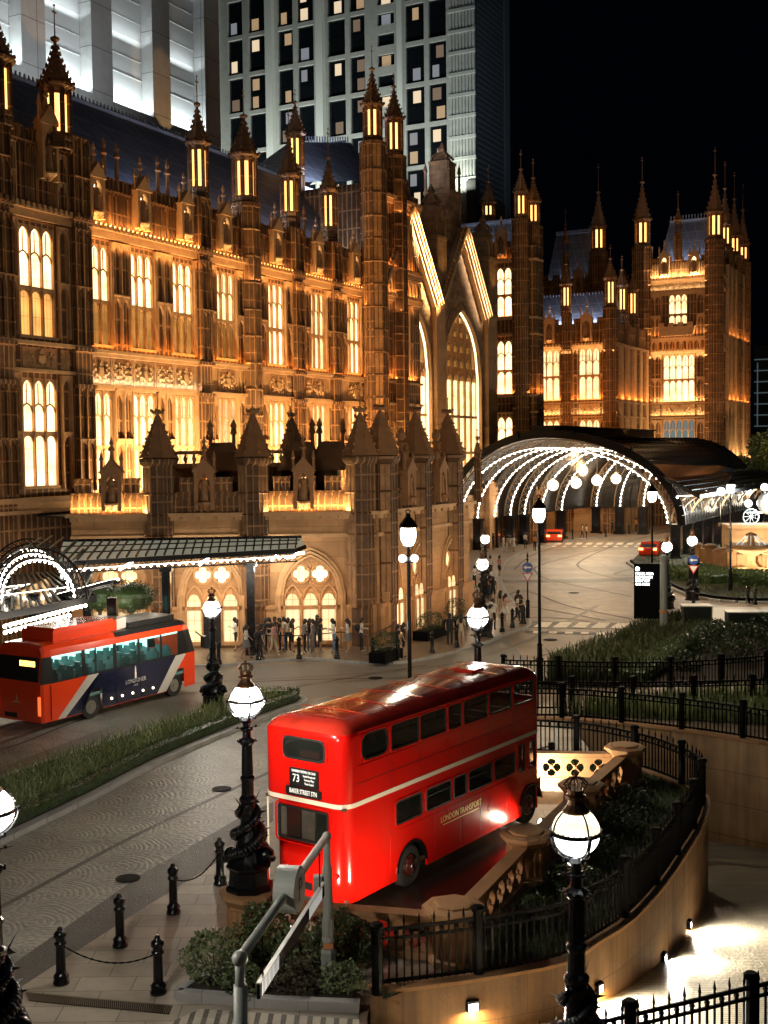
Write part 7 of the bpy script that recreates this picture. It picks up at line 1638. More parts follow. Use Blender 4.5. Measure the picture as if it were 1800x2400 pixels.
# ================================================================== GLOBE LAMPS with entwined dolphins
OPAL = opal('lamp_opal', (1, .80, .46), .62); OPAL_LO = opal('lamp_opal_lower', (.95, 1, .98), 1.6)
BRONZE = mat('crown_bronze', (.16, .08, .04), .4, .6, var=.3)
def lamp_meshes():
    b = MB(); b.lathe([(.5, 0), (.5, .08), (.44, .12), (.42, .42), (.46, .46), (.5, .52), (.44, .56), (.36, .62), (.30, .72)], 8)
    b.lathe([(.36, .6), (.31, .78), (.26, .95), (.22, 1.1), (.17, 1.3), (.15, 1.6), (.16, 1.75), (.14, 1.8)], 16)
    base = b.mesh('base', [BLACK])
    d = MB()
    for k in range(2):                                                # two fish bodies winding round the column
        pts = []
        for i in range(40):
            t = i / 39; a = k * PI + t * 2 * PI * 1.15; r = .34 - .14 * t; pts.append((r * math.cos(a), r * math.sin(a), .68 + 1.05 * t))
        for i in range(39): t = i / 39; rad = .13 * (1 - t) ** .6 + .03; d.bar(pts[i], pts[i + 1], rad, 8, .13 * (1 - (i + 1) / 39) ** .6 + .03)
        a0 = k * PI; c, s = math.cos(a0) * .36, math.sin(a0) * .36; d.ball((c, s, .7), .18, 10, 6); d.ball((c * 1.35, s * 1.35, .62), .08, 8, 5)
        e = pts[-1]; d.add([e, (e[0] * 2.1, e[1] * 2.1, e[2] + .3), (e[0] * 1.2, e[1] * 1.2, e[2] + .12), (e[0] * 1.9, e[1] * 1.9, e[2] - .02)], [(0, 1, 2), (0, 2, 3)])
        for i in range(6, 34, 3): p = pts[i]; q = Vector((p[0], p[1], 0)).normalized(); d.add([Vector(p), Vector(p) + q * .2 + Vector((0, 0, .08)), Vector(pts[i + 2])], [(0, 1, 2)])
    dol = d.mesh('dolphins', [BLACK], True)
    s_ = MB(); s_.lathe([(.14, 1.78), (.18, 1.84), (.18, 1.9), (.13, 1.96), (.125, 2.25), (.15, 2.3), (.15, 2.34), (.115, 2.38), (.10, 3.0), (.14, 3.03), (.17, 3.08), (.17, 3.12), (.09, 3.17), (.085, 3.3), (.13, 3.33), (.13, 3.36), (.07, 3.4), (.09, 3.48), (.16, 3.55), (.1, 3.6)], 14)
    for i in range(10): a = i * PI / 5; s_.ball((.19 * math.cos(a), .19 * math.sin(a), 3.1), .025, 5, 3)
    for i in range(4): a = i * PI / 2 + .4; c, q = math.cos(a), math.sin(a); s_.bar((.05 * c, .05 * q, 3.37), (.3 * c, .3 * q, 3.39), .015, 5, .006); s_.ball((.2 * c, .2 * q, 3.39), .03, 5, 3); s_.ball((.17 * c, .17 * q, 3.58), .05, 6, 4)
    for i in range(12): a = i * PI / 6; s_.bar((.112 * math.cos(a), .112 * math.sin(a), 2.4), (.098 * math.cos(a), .098 * math.sin(a), 3.0), .012, 4)
    sh = s_.mesh('column', [BLACK], False)
    R = .335; up = MB(); lo = MB(); Z = 3.95
    up.lathe([(R * math.cos(t), Z + R * math.sin(t)) for t in [PI / 2 * .86 * k / 7 for k in range(8)]], 24); lo.lathe([(R * math.cos(t), Z + R * math.sin(t)) for t in [-PI / 2 * (1 - k / 8) * .93 for k in range(9)]], 24)
    c = MB(); c.lathe([(R + .012, Z - .03), (R + .03, Z - .02), (R + .03, Z + .02), (R + .012, Z + .03)], 28)
    for k in range(4):
        a = k * PI / 2 + .35; pts = [((R + .02) * math.cos(a) * math.cos(t), (R + .02) * math.sin(a) * math.cos(t), Z + (R + .02) * math.sin(t)) for t in [-PI / 2 + .15 + (PI - .45) * q / 14 for q in range(15)]]; c.path(pts, .014, 5)
        pts = [((R + .07 * math.cos(t)) * math.cos(a) * math.cos(t), (R + .07) * math.sin(a) * math.cos(t), Z + (R + .06) * math.sin(t)) for t in [-PI / 2 + .15 + (PI / 2 - .15) * q / 8 for q in range(9)]]; c.path(pts, .016, 5)
        c.ball(((R + .05) * math.cos(a), (R + .05) * math.sin(a), Z), .04, 6, 4)
    for i in range(28): a = i * 2 * PI / 28; c.ball(((R + .02) * math.cos(a), (R + .02) * math.sin(a), Z + .035), .014, 4, 3)
    t_ = MB(); t_.lathe([(.19, Z + R * .84), (.19, Z + R * .93), (.12, Z + R + .06), (.1, Z + R + .12), (.15, Z + R + .14), (.15, Z + R + .18), (.1, Z + R + .2), (.12, Z + R + .22), (.12, Z + R + .27)], 12)
    zc = Z + R + .27
    for k in range(8): a = k * PI / 4; t_.path([(.12 * math.cos(a), .12 * math.sin(a), zc), (.165 * math.cos(a), .165 * math.sin(a), zc + .08), (.1 * math.cos(a), .1 * math.sin(a), zc + .15), (0, 0, zc + .17)], .014, 4); t_.ball((.14 * math.cos(a), .14 * math.sin(a), zc + .05), .02, 4, 3)
    t_.ball((0, 0, zc + .19), .03, 6, 4); t_.box(-.03, .03, -.008, .008, zc + .21, zc + .23); t_.box(-.008, .008, -.008, .008, zc + .2, zc + .27)
    return base, dol, sh, up.mesh('globe', [OPAL], True), lo.mesh('lower_globe', [OPAL_LO], True), c.mesh('globe_cage', [BLACK]), t_.mesh('crown', [BRONZE])
LM = lamp_meshes(); LAMPS = []
def globe_lamp(x, y, z, lb, e=150, rz=0, s=1):
    lc = (1, .91, .78) if y < 50 else (1, .80, .55)
    t = thing('street_lamp', lb, 'street lamp', (x, y, z), rz, 'ornate black street lamps with one globe'); t.scale = (s, s, s)
    for me in LM[:3] + LM[5:]: link(me.name.split('.')[0], me, t)
    g = link('globe', LM[3], t); link('lower_globe', LM[4], g)
    point('globe_lamp_light', (x, y, z + 3.95 * s), e * 1.5, lc, .2); return t
GLAMPS = [(-2.9, 24.5, 1.18, 'ornate dolphin lamp on the stone pedestal at the rear left of the double decker', 950), (2.62, 16.4, .95, 'near right dolphin lamp in front of the curved retaining wall', 16), (-5.8, 17.2, 1.1, 'nearest dolphin lamp cut by the left edge', 1000),
          (-6.9, 47.3, .17, 'dolphin lamp standing in the planted median beside the coach', 800), (2.84, 36.6, 1.18, 'globe lamp rising behind the front of the double decker roof', 420), (5.35, 65.2, .12, 'globe lamp at the corner of the porch beyond the crowd', 220),
          (7.1, 84, .12, 'small distant globe lamp at the left foot of the barrel canopy', 300), (20.4, 79, .2, 'globe lamp behind the right hand blue arrow sign', 420), (17.9, 75.5, .1, 'globe lamp beside the orange red car at the right of the canopy', 420)]
for a in GLAMPS: globe_lamp(*a)
# ================================================================== TALL LANTERN POSTS
def lantern_meshes():
    p = MB(); p.lathe([(.19, 0), (.19, .12), (.15, .16), (.15, 1.05), (.19, 1.1), (.12, 1.18), (.11, 1.7), (.13, 1.74), (.075, 1.8), (.06, 6.7), (.09, 6.74), (.05, 6.8), (.05, 7.0), (.12, 7.04), (.17, 7.1)], 12)
    g = MB(); g.lathe([(.16, 7.12), (.25, 7.3), (.27, 7.5), (.25, 7.72)], 12)
    c = MB(); c.lathe([(.3, 7.7), (.33, 7.76), (.28, 7.84), (.16, 8.0), (.08, 8.08), (.1, 8.12), (.05, 8.18)], 12)
    for k in range(6): a = k * PI / 3; c.path([(.26 * math.cos(a), .26 * math.sin(a), 7.7), (.17 * math.cos(a), .17 * math.sin(a), 7.12)], .012, 4); c.path([(.06 * math.cos(a), .06 * math.sin(a), 8.16), (.1 * math.cos(a), .1 * math.sin(a), 8.27), (0, 0, 8.32)], .014, 4)
    return p.mesh('post', [BLACK]), g.mesh('lantern_glass', [opal('lantern_glass_lit', (1, .95, .84), 3)], True), c.mesh('lantern_cap', [BLACK])
PM = lantern_meshes()
def tall_lamp(x, y, lb, arms=False, e=1300, z=0):
    t = thing('lantern_post', lb, 'lamp post', (x, y, z), 0, 'tall black lantern posts')
    for me in PM: link(me.name.split('.')[0], me, t)
    point('lantern_light', (x, y, z + 7.45), e * 1.1, (1, .80, .54), .15)
    if arms:
        m = MB(); m.bar((-.2, 0, 6.55), (.2, 0, 6.55), .03); m.build('arm', [BLACK], t)
        for sx in (-.2, .2): m = MB(); m.ball((sx, -.05, 6.68), .13, 12, 8); m.build('side_globe', [OPAL_LO], t, True)
tall_lamp(.8, 39.8, 'tall lantern post with two small side globes behind the double decker', True, 420); tall_lamp(6.75, 52, 'tall lantern post just left of the tall grass bed'); tall_lamp(15.95, 71, 'tall lantern post beside the black information totem'); tall_lamp(24.4, 84, 'tall lantern post rising from the garden island hedge')
for u, v, Y, lb in ((1754, 1152, 135, 'small far lamp at the end of the lean-to roof, upper one'), (1754, 1180, 120, 'small far lamp at the end of the lean-to roof, lower one'), (1792, 1142, 120, 'small far lamp at the right edge above the trees'), (1690, 1152, 110, 'small lamp hanging at the eave of the lean-to roof')):
    q = atY(u, v, Y); t = thing('far_lamp', lb, 'street lamp', (q.x, q.y, 0), 0, 'small far lamps at right'); m = MB(); m.bar((0, 0, 0), (0, 0, q.z - .3), .06); m.build('post', [BLACK], t); m = MB(); m.ball((0, 0, q.z), .38, 12, 8); m.build('globe', [OPAL_LO], t, True); point('far_lamp_light', (q.x, q.y - .6, q.z), 350, (.9, 1, .97), .4)
# ================================================================== BOLLARDS and chains
b = MB(); b.lathe([(.16, 0), (.16, .05), (.14, .07), (.145, .16), (.115, .2), (.095, .24), (.09, .74), (.1, .76), (.12, .78), (.12, .81), (.09, .83), (.095, .9), (.12, .93), (.125, .99), (.08, 1.03), (.05, 1.06), (.055, 1.09), (.02, 1.12)], 16)
for k in range(4): a = k * PI / 2 + PI / 4; b.ball((.11 * math.cos(a), .11 * math.sin(a), .95), .035, 6, 4)
for k in range(8): a = k * PI / 4; b.ball((.13 * math.cos(a), .13 * math.sin(a), .15), .025, 5, 3)
BOL = b.mesh('bollard', [BLACK], True)
def bollard(x, y, lb, z=0, g='black bollards', s=1): o = link('bollard', BOL, None, (x, y, z)); o.scale = (s, s, s); return tag(o, lb, 'bollard', g)
NB = [(143.8, 2307, 'black bollard standing beside the near left lamp base'), (282, 2220, 'second black bollard up the near pavement kerb, left of the chain gap'), (407, 2142, 'third black bollard along the near kerb, chained to the fourth'), (516.5, 2074, 'fourth black bollard along the kerb, next to the lamp pedestal'), (371.6, 2330, 'black bollard set back from the kerb near the drain grate')]
nb = []
for u, v, lb in NB: q = G(u, v); nb.append(q); bollard(q.x, q.y, lb, .02)
def chain(a, b, lb, sag=.28, z=.8):
    m = MB(); N = 26
    pts = [(a.x + (b.x - a.x) * i / N, a.y + (b.y - a.y) * i / N, z - sag * 4 * (i / N) * (1 - i / N)) for i in range(N + 1)]
    for i in range(N): m.bar(pts[i], pts[i + 1], .013 if i % 2 else .018, 5)
    tag(m.build('chain', [BLACK_SATIN]), lb, 'chain', 'chains between the near bollards')
chain(nb[0], nb[4], 'slack chain across the near pavement between two bollards'); chain(nb[2], nb[3], 'slack chain between the two farther kerb bollards'); chain(nb[3], Vector((-3.3, 24.9, 0)), 'short chain from the last kerb bollard to the lamp base')
for k, (u, v, lb) in enumerate([(606, 1546, 'black bollard in front of the darkest part of the queue'), (701, 1544, 'black bollard at the right end of the queue crowd'), (790, 1544, 'black bollard before the single woman of the queue'), (874, 1548, 'black bollard at the corner of the porch'), (513, 1557, 'black bollard by the median lamp'),
                               (1013, 1530, 'black bollard left of the standing couple'), (1070, 1517, 'black bollard between the standing couple'), (1149, 1494, 'black bollard beside the white shirted guard'), (1177, 1481, 'black bollard in front of the girl with a pale skirt'), (1201, 1471, 'black bollard by the bending man'), (1228, 1462, 'black bollard at the tip of the far pavement'),
                               (1320, 1266, 'small far bollard under the canopy, left'), (1342, 1264, 'small far bollard under the canopy, middle'), (1420, 1258, 'small far bollard under the canopy beside the door'), (1474, 1251, 'small far bollard under the canopy, right'), (1753, 1413, 'black bollard on the island kerb, left of a pair'), (1770, 1417, 'black bollard on the island kerb, right of a pair')]):
    q = G(u, v, .12); bollard(q.x, q.y, lb, .12)
# ================================================================== HEIGHT GANTRY with round P
GREY = mat('galvanised_grey', (.30, .32, .30), .45, .1, var=.12, bump=.1, bscale=18); ORG = mat('orange_band', (.6, .25, .1), .6)
ga = thing('height_gantry', 'grey pipe gantry with a round P sign and hanging striped bar over the ramp entry', 'barrier', (0, 0, 0))
a, b = Vector((-2.17, 17.0, 2.9)), Vector((-1.17, 22.5, 2.9)); d = (b - a).normalized(); nrm = Vector((d.y, -d.x, 0))
m = MB(); m.bar(a, b, .075, 16); m.build('top_pipe', [GREY], ga, True); m = MB(); m.ball(tuple(a), .12, 14, 8); m.bar((a.x, a.y, 2.9), (a.x, a.y, 2.3), .075, 14); m.bar((a.x, a.y, 2.5), (a.x, a.y, -.0), .105, 14, .11); m.build('front_column', [GREY], ga, True)
m = MB(); m.ball(tuple(b), .09, 12, 8); m.bar((b.x, b.y, 2.9), (b.x, b.y, 2.35), .07, 14); m.bar((b.x, b.y, 2.4), (b.x, b.y, 2.25), .07, 14, .1); m.bar((b.x, b.y, 2.25), (b.x, b.y, .95), .1, 14)
for k in range(8): q = k * PI / 4; m.bar((b.x + .1 * math.cos(q), b.y + .1 * math.sin(q), 1.3), (b.x + .1 * math.cos(q), b.y + .1 * math.sin(q), .95), .02, 4)
m.lathe([(.1, .95), (.13, .9), (.13, .86)], 8, b.x, b.y); m.lathe([(.11, .72), (.15, .66), (.15, .0)], 8, b.x, b.y); m.box(b.x - .26, b.x - .1, b.y - .12, b.y + .05, 1.75, 2.15); m.build('rear_column', [GREY], ga)
m = MB(); m.lathe([(.135, .74), (.135, .85)], 4, b.x, b.y); m.build('orange_collar', [ORG], ga)
c_ = a.lerp(b, .5); m = MB(); m.bar(c_ - nrm * .18, c_ + nrm * .18, .39, 32); m.build('sign_drum', [GREY], ga)
m = MB(); m.bar(c_ + nrm * .18, c_ + nrm * .19, .36, 32); rs_ = m.build('sign_disc', [mat('sign_white', (.6, .64, .66), .3, var=0)], ga); o = link('letter', text_mesh('P', .55, mat('sign_grey', (.18, .2, .22), .4, var=0), .004), rs_, tuple(c_ + nrm * .197 + Vector((0, 0, 0)))); o.rotation_euler = (PI / 2, 0, math.atan2(nrm.x, -nrm.y))
m = MB(); h0, h1 = a + d * .9, b - d * .35; h0.z = h1.z = 2.0; m.beam(h0, h1, .05, .24)
hb = m.build('hanging_bar', [BLACK_SATIN], ga); m = MB()
for k in range(13):
    p0 = h0.lerp(h1, .02 + .018 * k); m.add([p0 + nrm * .03 + Vector((0, 0, -.11)), p0 + nrm * .03 + d * .045 + Vector((0, 0, -.11)), p0 + nrm * .03 + d * .075 + Vector((0, 0, .11)), p0 + nrm * .03 + d * .03 + Vector((0, 0, .11))], [(0, 1, 2, 3)])
    p0 = h0.lerp(h1, .72 + .018 * k); m.add([p0 + nrm * .03 + Vector((0, 0, -.11)), p0 + nrm * .03 + d * .045 + Vector((0, 0, -.11)), p0 + nrm * .03 + d * .075 + Vector((0, 0, .11)), p0 + nrm * .03 + d * .03 + Vector((0, 0, .11))], [(0, 1, 2, 3)])
m.build('white_stripes', [SIGNW], hb)
m = MB(); m.beam(h0 + Vector((0, 0, .125)), h1 + Vector((0, 0, .125)), .07, .02); m.build('bar_cap', [GREY], hb)
for t_ in (.06, .94): q = h0.lerp(h1, t_); m = MB(); m.bar(q, (q.x, q.y, 2.85), .015, 5); m.build('hanger', [BLACK_SATIN], ga)
# second grey column farther off
q = G(1556, 1486); t = thing('grey_column', 'plain grey column with an orange collar beside the black information totem', 'column', (q.x, q.y, 0)); m = MB(); m.lathe([(.24, 0), (.24, 1.1), (.18, 1.2)], 8); m.bar((0, 0, 1.3), (0, 0, 4.2), .19, 14); m.lathe([(.2, 4.1), (.24, 4.15), (.24, 4.3), (.1, 4.4)], 12); m.build('shaft', [GREY], t); m = MB(); m.lathe([(.26, 1.2), (.26, 1.34)], 8); m.build('collar', [ORG], t)
# ================================================================== SIGNS, TOTEM, CABINETS
SB = mat('sign_blue', (.02, .06, .25), .35, var=0); SR = mat('sign_red', (.5, .02, .02), .35, var=0); SW = mat('sign_face_white', (.75, .75, .72), .4, var=0)
def signpost(u, v, lb, plate=False):
    p_ = G(u, v); t = thing('road_sign', lb, 'road sign', (p_.x, p_.y, 0), math.atan2(-p_.x, p_.y) * 1.0, 'blue arrow signs over give way triangles')
    m = MB(); m.lathe([(.16, 0), (.13, .1), (.12, 1.1), (.14, 1.15), (.05, 1.25), (.045, 3.6), (.09, 3.65), (.03, 3.75), (.07, 3.9), (.02, 4.1)], 10); m.build('post', [BLACK], t)
    m = MB(); m.bar((0, -.05, 3.2), (0, -.08, 3.2), .31, 28); f_ = m.build('round_plate', [SB], t); m = MB(); m.box(-.12, .22, -.09, -.08, 3.16, 3.24); m.add([(-.24, -.09, 3.2), (-.08, -.09, 3.08), (-.08, -.09, 3.32)], [(0, 1, 2)]); m.build('arrow', [SW], f_)
    m = MB(); m.xprism([(0, 2.3), (.33, 2.86), (-.33, 2.86)], -.08, -.05); f_ = m.build('triangle_plate', [SR], t); m = MB(); m.xprism([(0, 2.42), (.235, 2.81), (-.235, 2.81)], -.09, -.081); m.build('triangle_face', [SW], f_)
    if plate: m = MB(); m.box(-.3, .3, -.03, .0, 2.05, 2.9); m.box(-.36, .36, -.04, .01, 2.9, 3.35); m.build('backing_plate', [BLACK_SATIN], t)
signpost(1237, 1453, 'blue arrow sign over a give way triangle left of the tall lantern post'); signpost(1625.5, 1430, 'blue arrow sign over a give way triangle on a dark plate by the garden island', True)
q = G(1516, 1474); t = thing('information_totem', 'tall black information totem with glowing white text in front of the crossing', 'sign', (q.x, q.y, 0), -.2); 
m = MB(); m.box(-.72, .72, -.14, .14, .6, 3.75); m.build('cabinet', [BLACK_SATIN], t); m = MB(); m.box(-.2, .35, -.1, .1, 0, .6); m.build('foot', [BLACK_SATIN], t); m = MB(); m.box(.72, .76, -.15, .15, .6, 3.75)
for k in range(11): m.box(-.66 + k * .13, -.6 + k * .13, -.16, -.1, .5, .6)
m.build('edge_trim', [GREY], t)
TX = mat('totem_text', (1, 1, 1), .4, var=0, emit=(.9, 1, .98), es=3.5)
m = MB(); m.bar((-.52, -.145, 3.45), (-.52, -.15, 3.45), .12, 16); m.build('logo_dot', [TX], t)
for k, (s_, w_) in enumerate((('PUBLIC AREA', .17), ('BUS COACH', .17), ('DROP OFF', .17), ('CAR PARK', .17))): o = link('lettering', text_mesh(s_, .2, TX, .01, align='LEFT', sx=.85), t, (-.64, -.15, 3.17 - k * .2)); o.rotation_euler = (PI / 2, 0, 0)
for (u0, u1, v, lb, h) in ((1602, 1668, 1474, 'squat dark cabinet with a pale top beside the tall grass bed', 1.32), (1707, 1840, 1492, 'long low dark cabinet with a pale top at the right edge', 1.35)):
    a, b = G(u0, v), G(u1, v); t = thing('utility_cabinet', lb, 'cabinet', (a.x, a.y, 0), math.atan2(b.y - a.y, b.x - a.x), 'dark green utility cabinets'); L = (b - a).length
    m = MB(); m.box(0, L, 0, 1.0, 0, h - .06); m.build('body', [mat('cabinet_green', (.012, .018, .012), .5)], t); m = MB(); m.box(-.06, L + .06, -.06, 1.06, h - .06, h); m.box(L + .0, L + .05, -.02, 1.02, 0, h - .06); m.build('lid', [mat('cabinet_lid', (.55, .52, .44), .5)], t)
q = G(556, 2216); t = thing('fire_hydrant', 'small orange hydrant with a black cap at the foot of the lamp pedestal', 'hydrant', (q.x - .02, q.y, 0)); m = MB(); m.lathe([(.09, 0), (.09, .05), (.05, .08), (.05, .3), (.08, .34), (.08, .44), (.03, .5)], 10); m.bar((-.12, 0, .38), (.12, 0, .38), .035, 8); m.build('body', [mat('hydrant_orange', (.6, .2, .05), .4)], t); m = MB(); m.box(-.14, .05, -.03, .03, .48, .54); m.build('cap', [BLACK], t)
# ================================================================== FOUNTAIN, carriage and stone rail at the right
p_ = G(1760, 1345); t = thing('fountain', 'pale stone fountain bowl lit from below on the garden island', 'fountain', (p_.x, p_.y, .2)); m = MB(); m.lathe([(1.5, 0), (1.5, .3), (.6, .4), (.35, .7), (.35, 1.2), (.8, 1.5), (1.9, 1.9), (2.1, 2.2), (1.9, 2.25), (.3, 2.0), (.25, 2.8), (.5, 3.0), (.1, 3.2)], 20); m.build('bowl', [STONE_PALE], t, True)
m = MB()
for k in range(10): a = k * PI / 5; m.bar((.2 * math.cos(a), .2 * math.sin(a), 3.1), (1.2 * math.cos(a), 1.2 * math.sin(a), 2.2), .05, 4, .02)
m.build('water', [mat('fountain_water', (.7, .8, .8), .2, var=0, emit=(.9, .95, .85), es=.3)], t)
for dx in (-2, 2): spot('fountain_light', (p_.x + dx, p_.y - 1.8, .4), (p_.x, p_.y, 1.6), 500, (1, .9, .65), 90, .8)
pr = GL([(1632, 1318), (1665, 1322), (1690, 1333), (1716, 1336), (1800, 1340), (1860, 1342)], .2)
t = thing('stone_rail', 'brightly lit stone rail with octagonal posts in front of the fountain', 'balustrade', (0, 0, 0))
for q in pr: m = MB(); m.lathe([(.5, 0), (.5, 1.4), (.62, 1.6), (.4, 1.75)], 8); m.build('post', [STONE_PALE], t, loc=(q.x, q.y, .2))
for a, b in zip(pr, pr[1:]): m = MB(); m.beam((a.x, a.y, .85), (b.x, b.y, .85), .18, 1.1); m.beam((a.x, a.y, 1.45), (b.x, b.y, 1.45), .32, .12); m.build('panel', [STONE_PALE], t)
for q in pr[::2]: point('rail_light', (q.x + .6, q.y - 1.2, .6), 90, (1, .78, .45), .2)
p_ = G(1800, 1300); t = thing('stone_plinth', 'long pale stone plinth under the glowing carriage at the right edge', 'plinth', (p_.x, p_.y, 0)); m = MB(); m.box(-3.6, 5, 0, 3, 0, 2.6); m.box(-3.9, 5.3, -.3, 3.3, 2.6, 2.9); m.build('block', [STONE_PALE], t)
spot('plinth_light', (p_.x - 1, p_.y - 5, .4), (p_.x, p_.y, 1.6), 1300, (1, .85, .6), 110, .8)
t = thing('carriage', 'silvery ornamental carriage with spoked wheels glowing cold white at the right edge', 'carriage', (p_.x - .6, p_.y + 1.4, 2.9))
SIL = mat('silver_white', (.7, .75, .78), .3, .2)
m = MB(); m.ball((1.2, 0, 2.0), 1.2, 14, 9, .95); m.bar((-1, 0, 1.1), (2.6, 0, 1.1), .1); m.lathe([(.3, 3.0), (.1, 3.3), (.25, 3.5), (.02, 3.8)], 8, 1.2, 0); m.build('body', [SIL], t, True)
for wx, r in ((-.9, .75), (2.6, .95)):
    m = MB()
    for k in range(18): a0, a1 = 2 * PI * k / 18, 2 * PI * (k + 1) / 18; m.bar((r * math.cos(a0), 0, r + r * math.sin(a0)), (r * math.cos(a1), 0, r + r * math.sin(a1)), .06, 5); (m.bar((0, 0, r), (r * math.cos(a0), 0, r + r * math.sin(a0)), .03, 4) if k % 2 else None)
    m.build('wheel', [SIL], t, loc=(wx, -.9, 0))
m = MB(); m.ball((1.3, -1.4, 2.2), .28, 10, 6); m.build('lamp', [mat('carriage_lamp', (1, 1, 1), .3, var=0, emit=(.7, .95, 1), es=14)], t); point('carriage_light', (p_.x + .4, p_.y - .9, 5.2), 900, (.7, .92, 1), .3)
# ================================================================== TREES
def tree(x, y, z0, h, cr, lb, n=2600, s=.22, cl=None, m_=None, name='tree', trunk=.12):
    t = thing(name, lb, 'tree', (x, y, z0)); m = MB(); m.bar((0, 0, 0), (0, 0, h - cr[2] * .6), trunk, 8, trunk * .7)
    for k in range(6): a = k * 1.05; m.bar((0, 0, h - cr[2] * 1.1), (cr[0] * .6 * math.cos(a), cr[1] * .6 * math.sin(a), h - cr[2] * .2), trunk * .4, 5, trunk * .15)
    m.build('trunk', [TWIG], t); m = MB()
    if not cl: m.ball((0, 0, h), cr[0] * .86, 14, 10, cr[2] / cr[0])
    for c_, f_ in (cl or [((0, 0, 0), 1)]): leafs(m, (c_[0], c_[1], h + c_[2]), tuple(v * f_ for v in cr), int(n / len(cl or [1])), s, rp)
    m.build('crown', [m_ or LEAFD], t); return t
q = G(232, 1560); tree(-13.2, 55.0, 0, 3.75, (1.0, .9, .68), 'left clipped ball tree in front of the porch windows', 2600, .09); tree(-11.65, 54.6, 0, 3.75, (1.15, 1, .72), 'right clipped ball tree in front of the porch windows', 3000, .09)
for u, v, Y, lb in ((1770, 1100, 150, 'loose tree at the right edge behind the far lamps'), (1810, 1080, 160, 'tall loose tree half cut by the right edge')):
    q = atY(u, v, Y); tree(q.x, q.y, 0, q.z, (3.2, 3.2, 3.2), lb, 2600, .5, [((0, 0, 0), .8), ((2, 0, 1), .6), ((-2, 0, -1), .6), ((1, 0, 3), .5)], LEAF)
for i, (u, v, r, h_, lb) in enumerate([(905, 1548, .95, .9, 'dark clipped planter at the front corner of the porch side'), (1008, 1495, 1.25, .9, 'long dark planter box hedge beside the porch side windows'), (1068, 1470, .9, 1.2, 'bushy planter beyond the long box hedge at the porch side')]):
    p_ = G(u, v, .12); t = thing('planter', lb, 'planter', (p_.x, p_.y, .12), AZ, 'planters along the porch side'); m = MB(); m.box(-r, r, -.45, .45, 0, .5); m.build('box', [BLACK_SATIN], t); m = MB(); leafs(m, (0, 0, .5 + h_ * .45), (r * 1.05, .55, h_ * .55), 1500, .08, rp); m.build('leaves', [LEAFD], t)
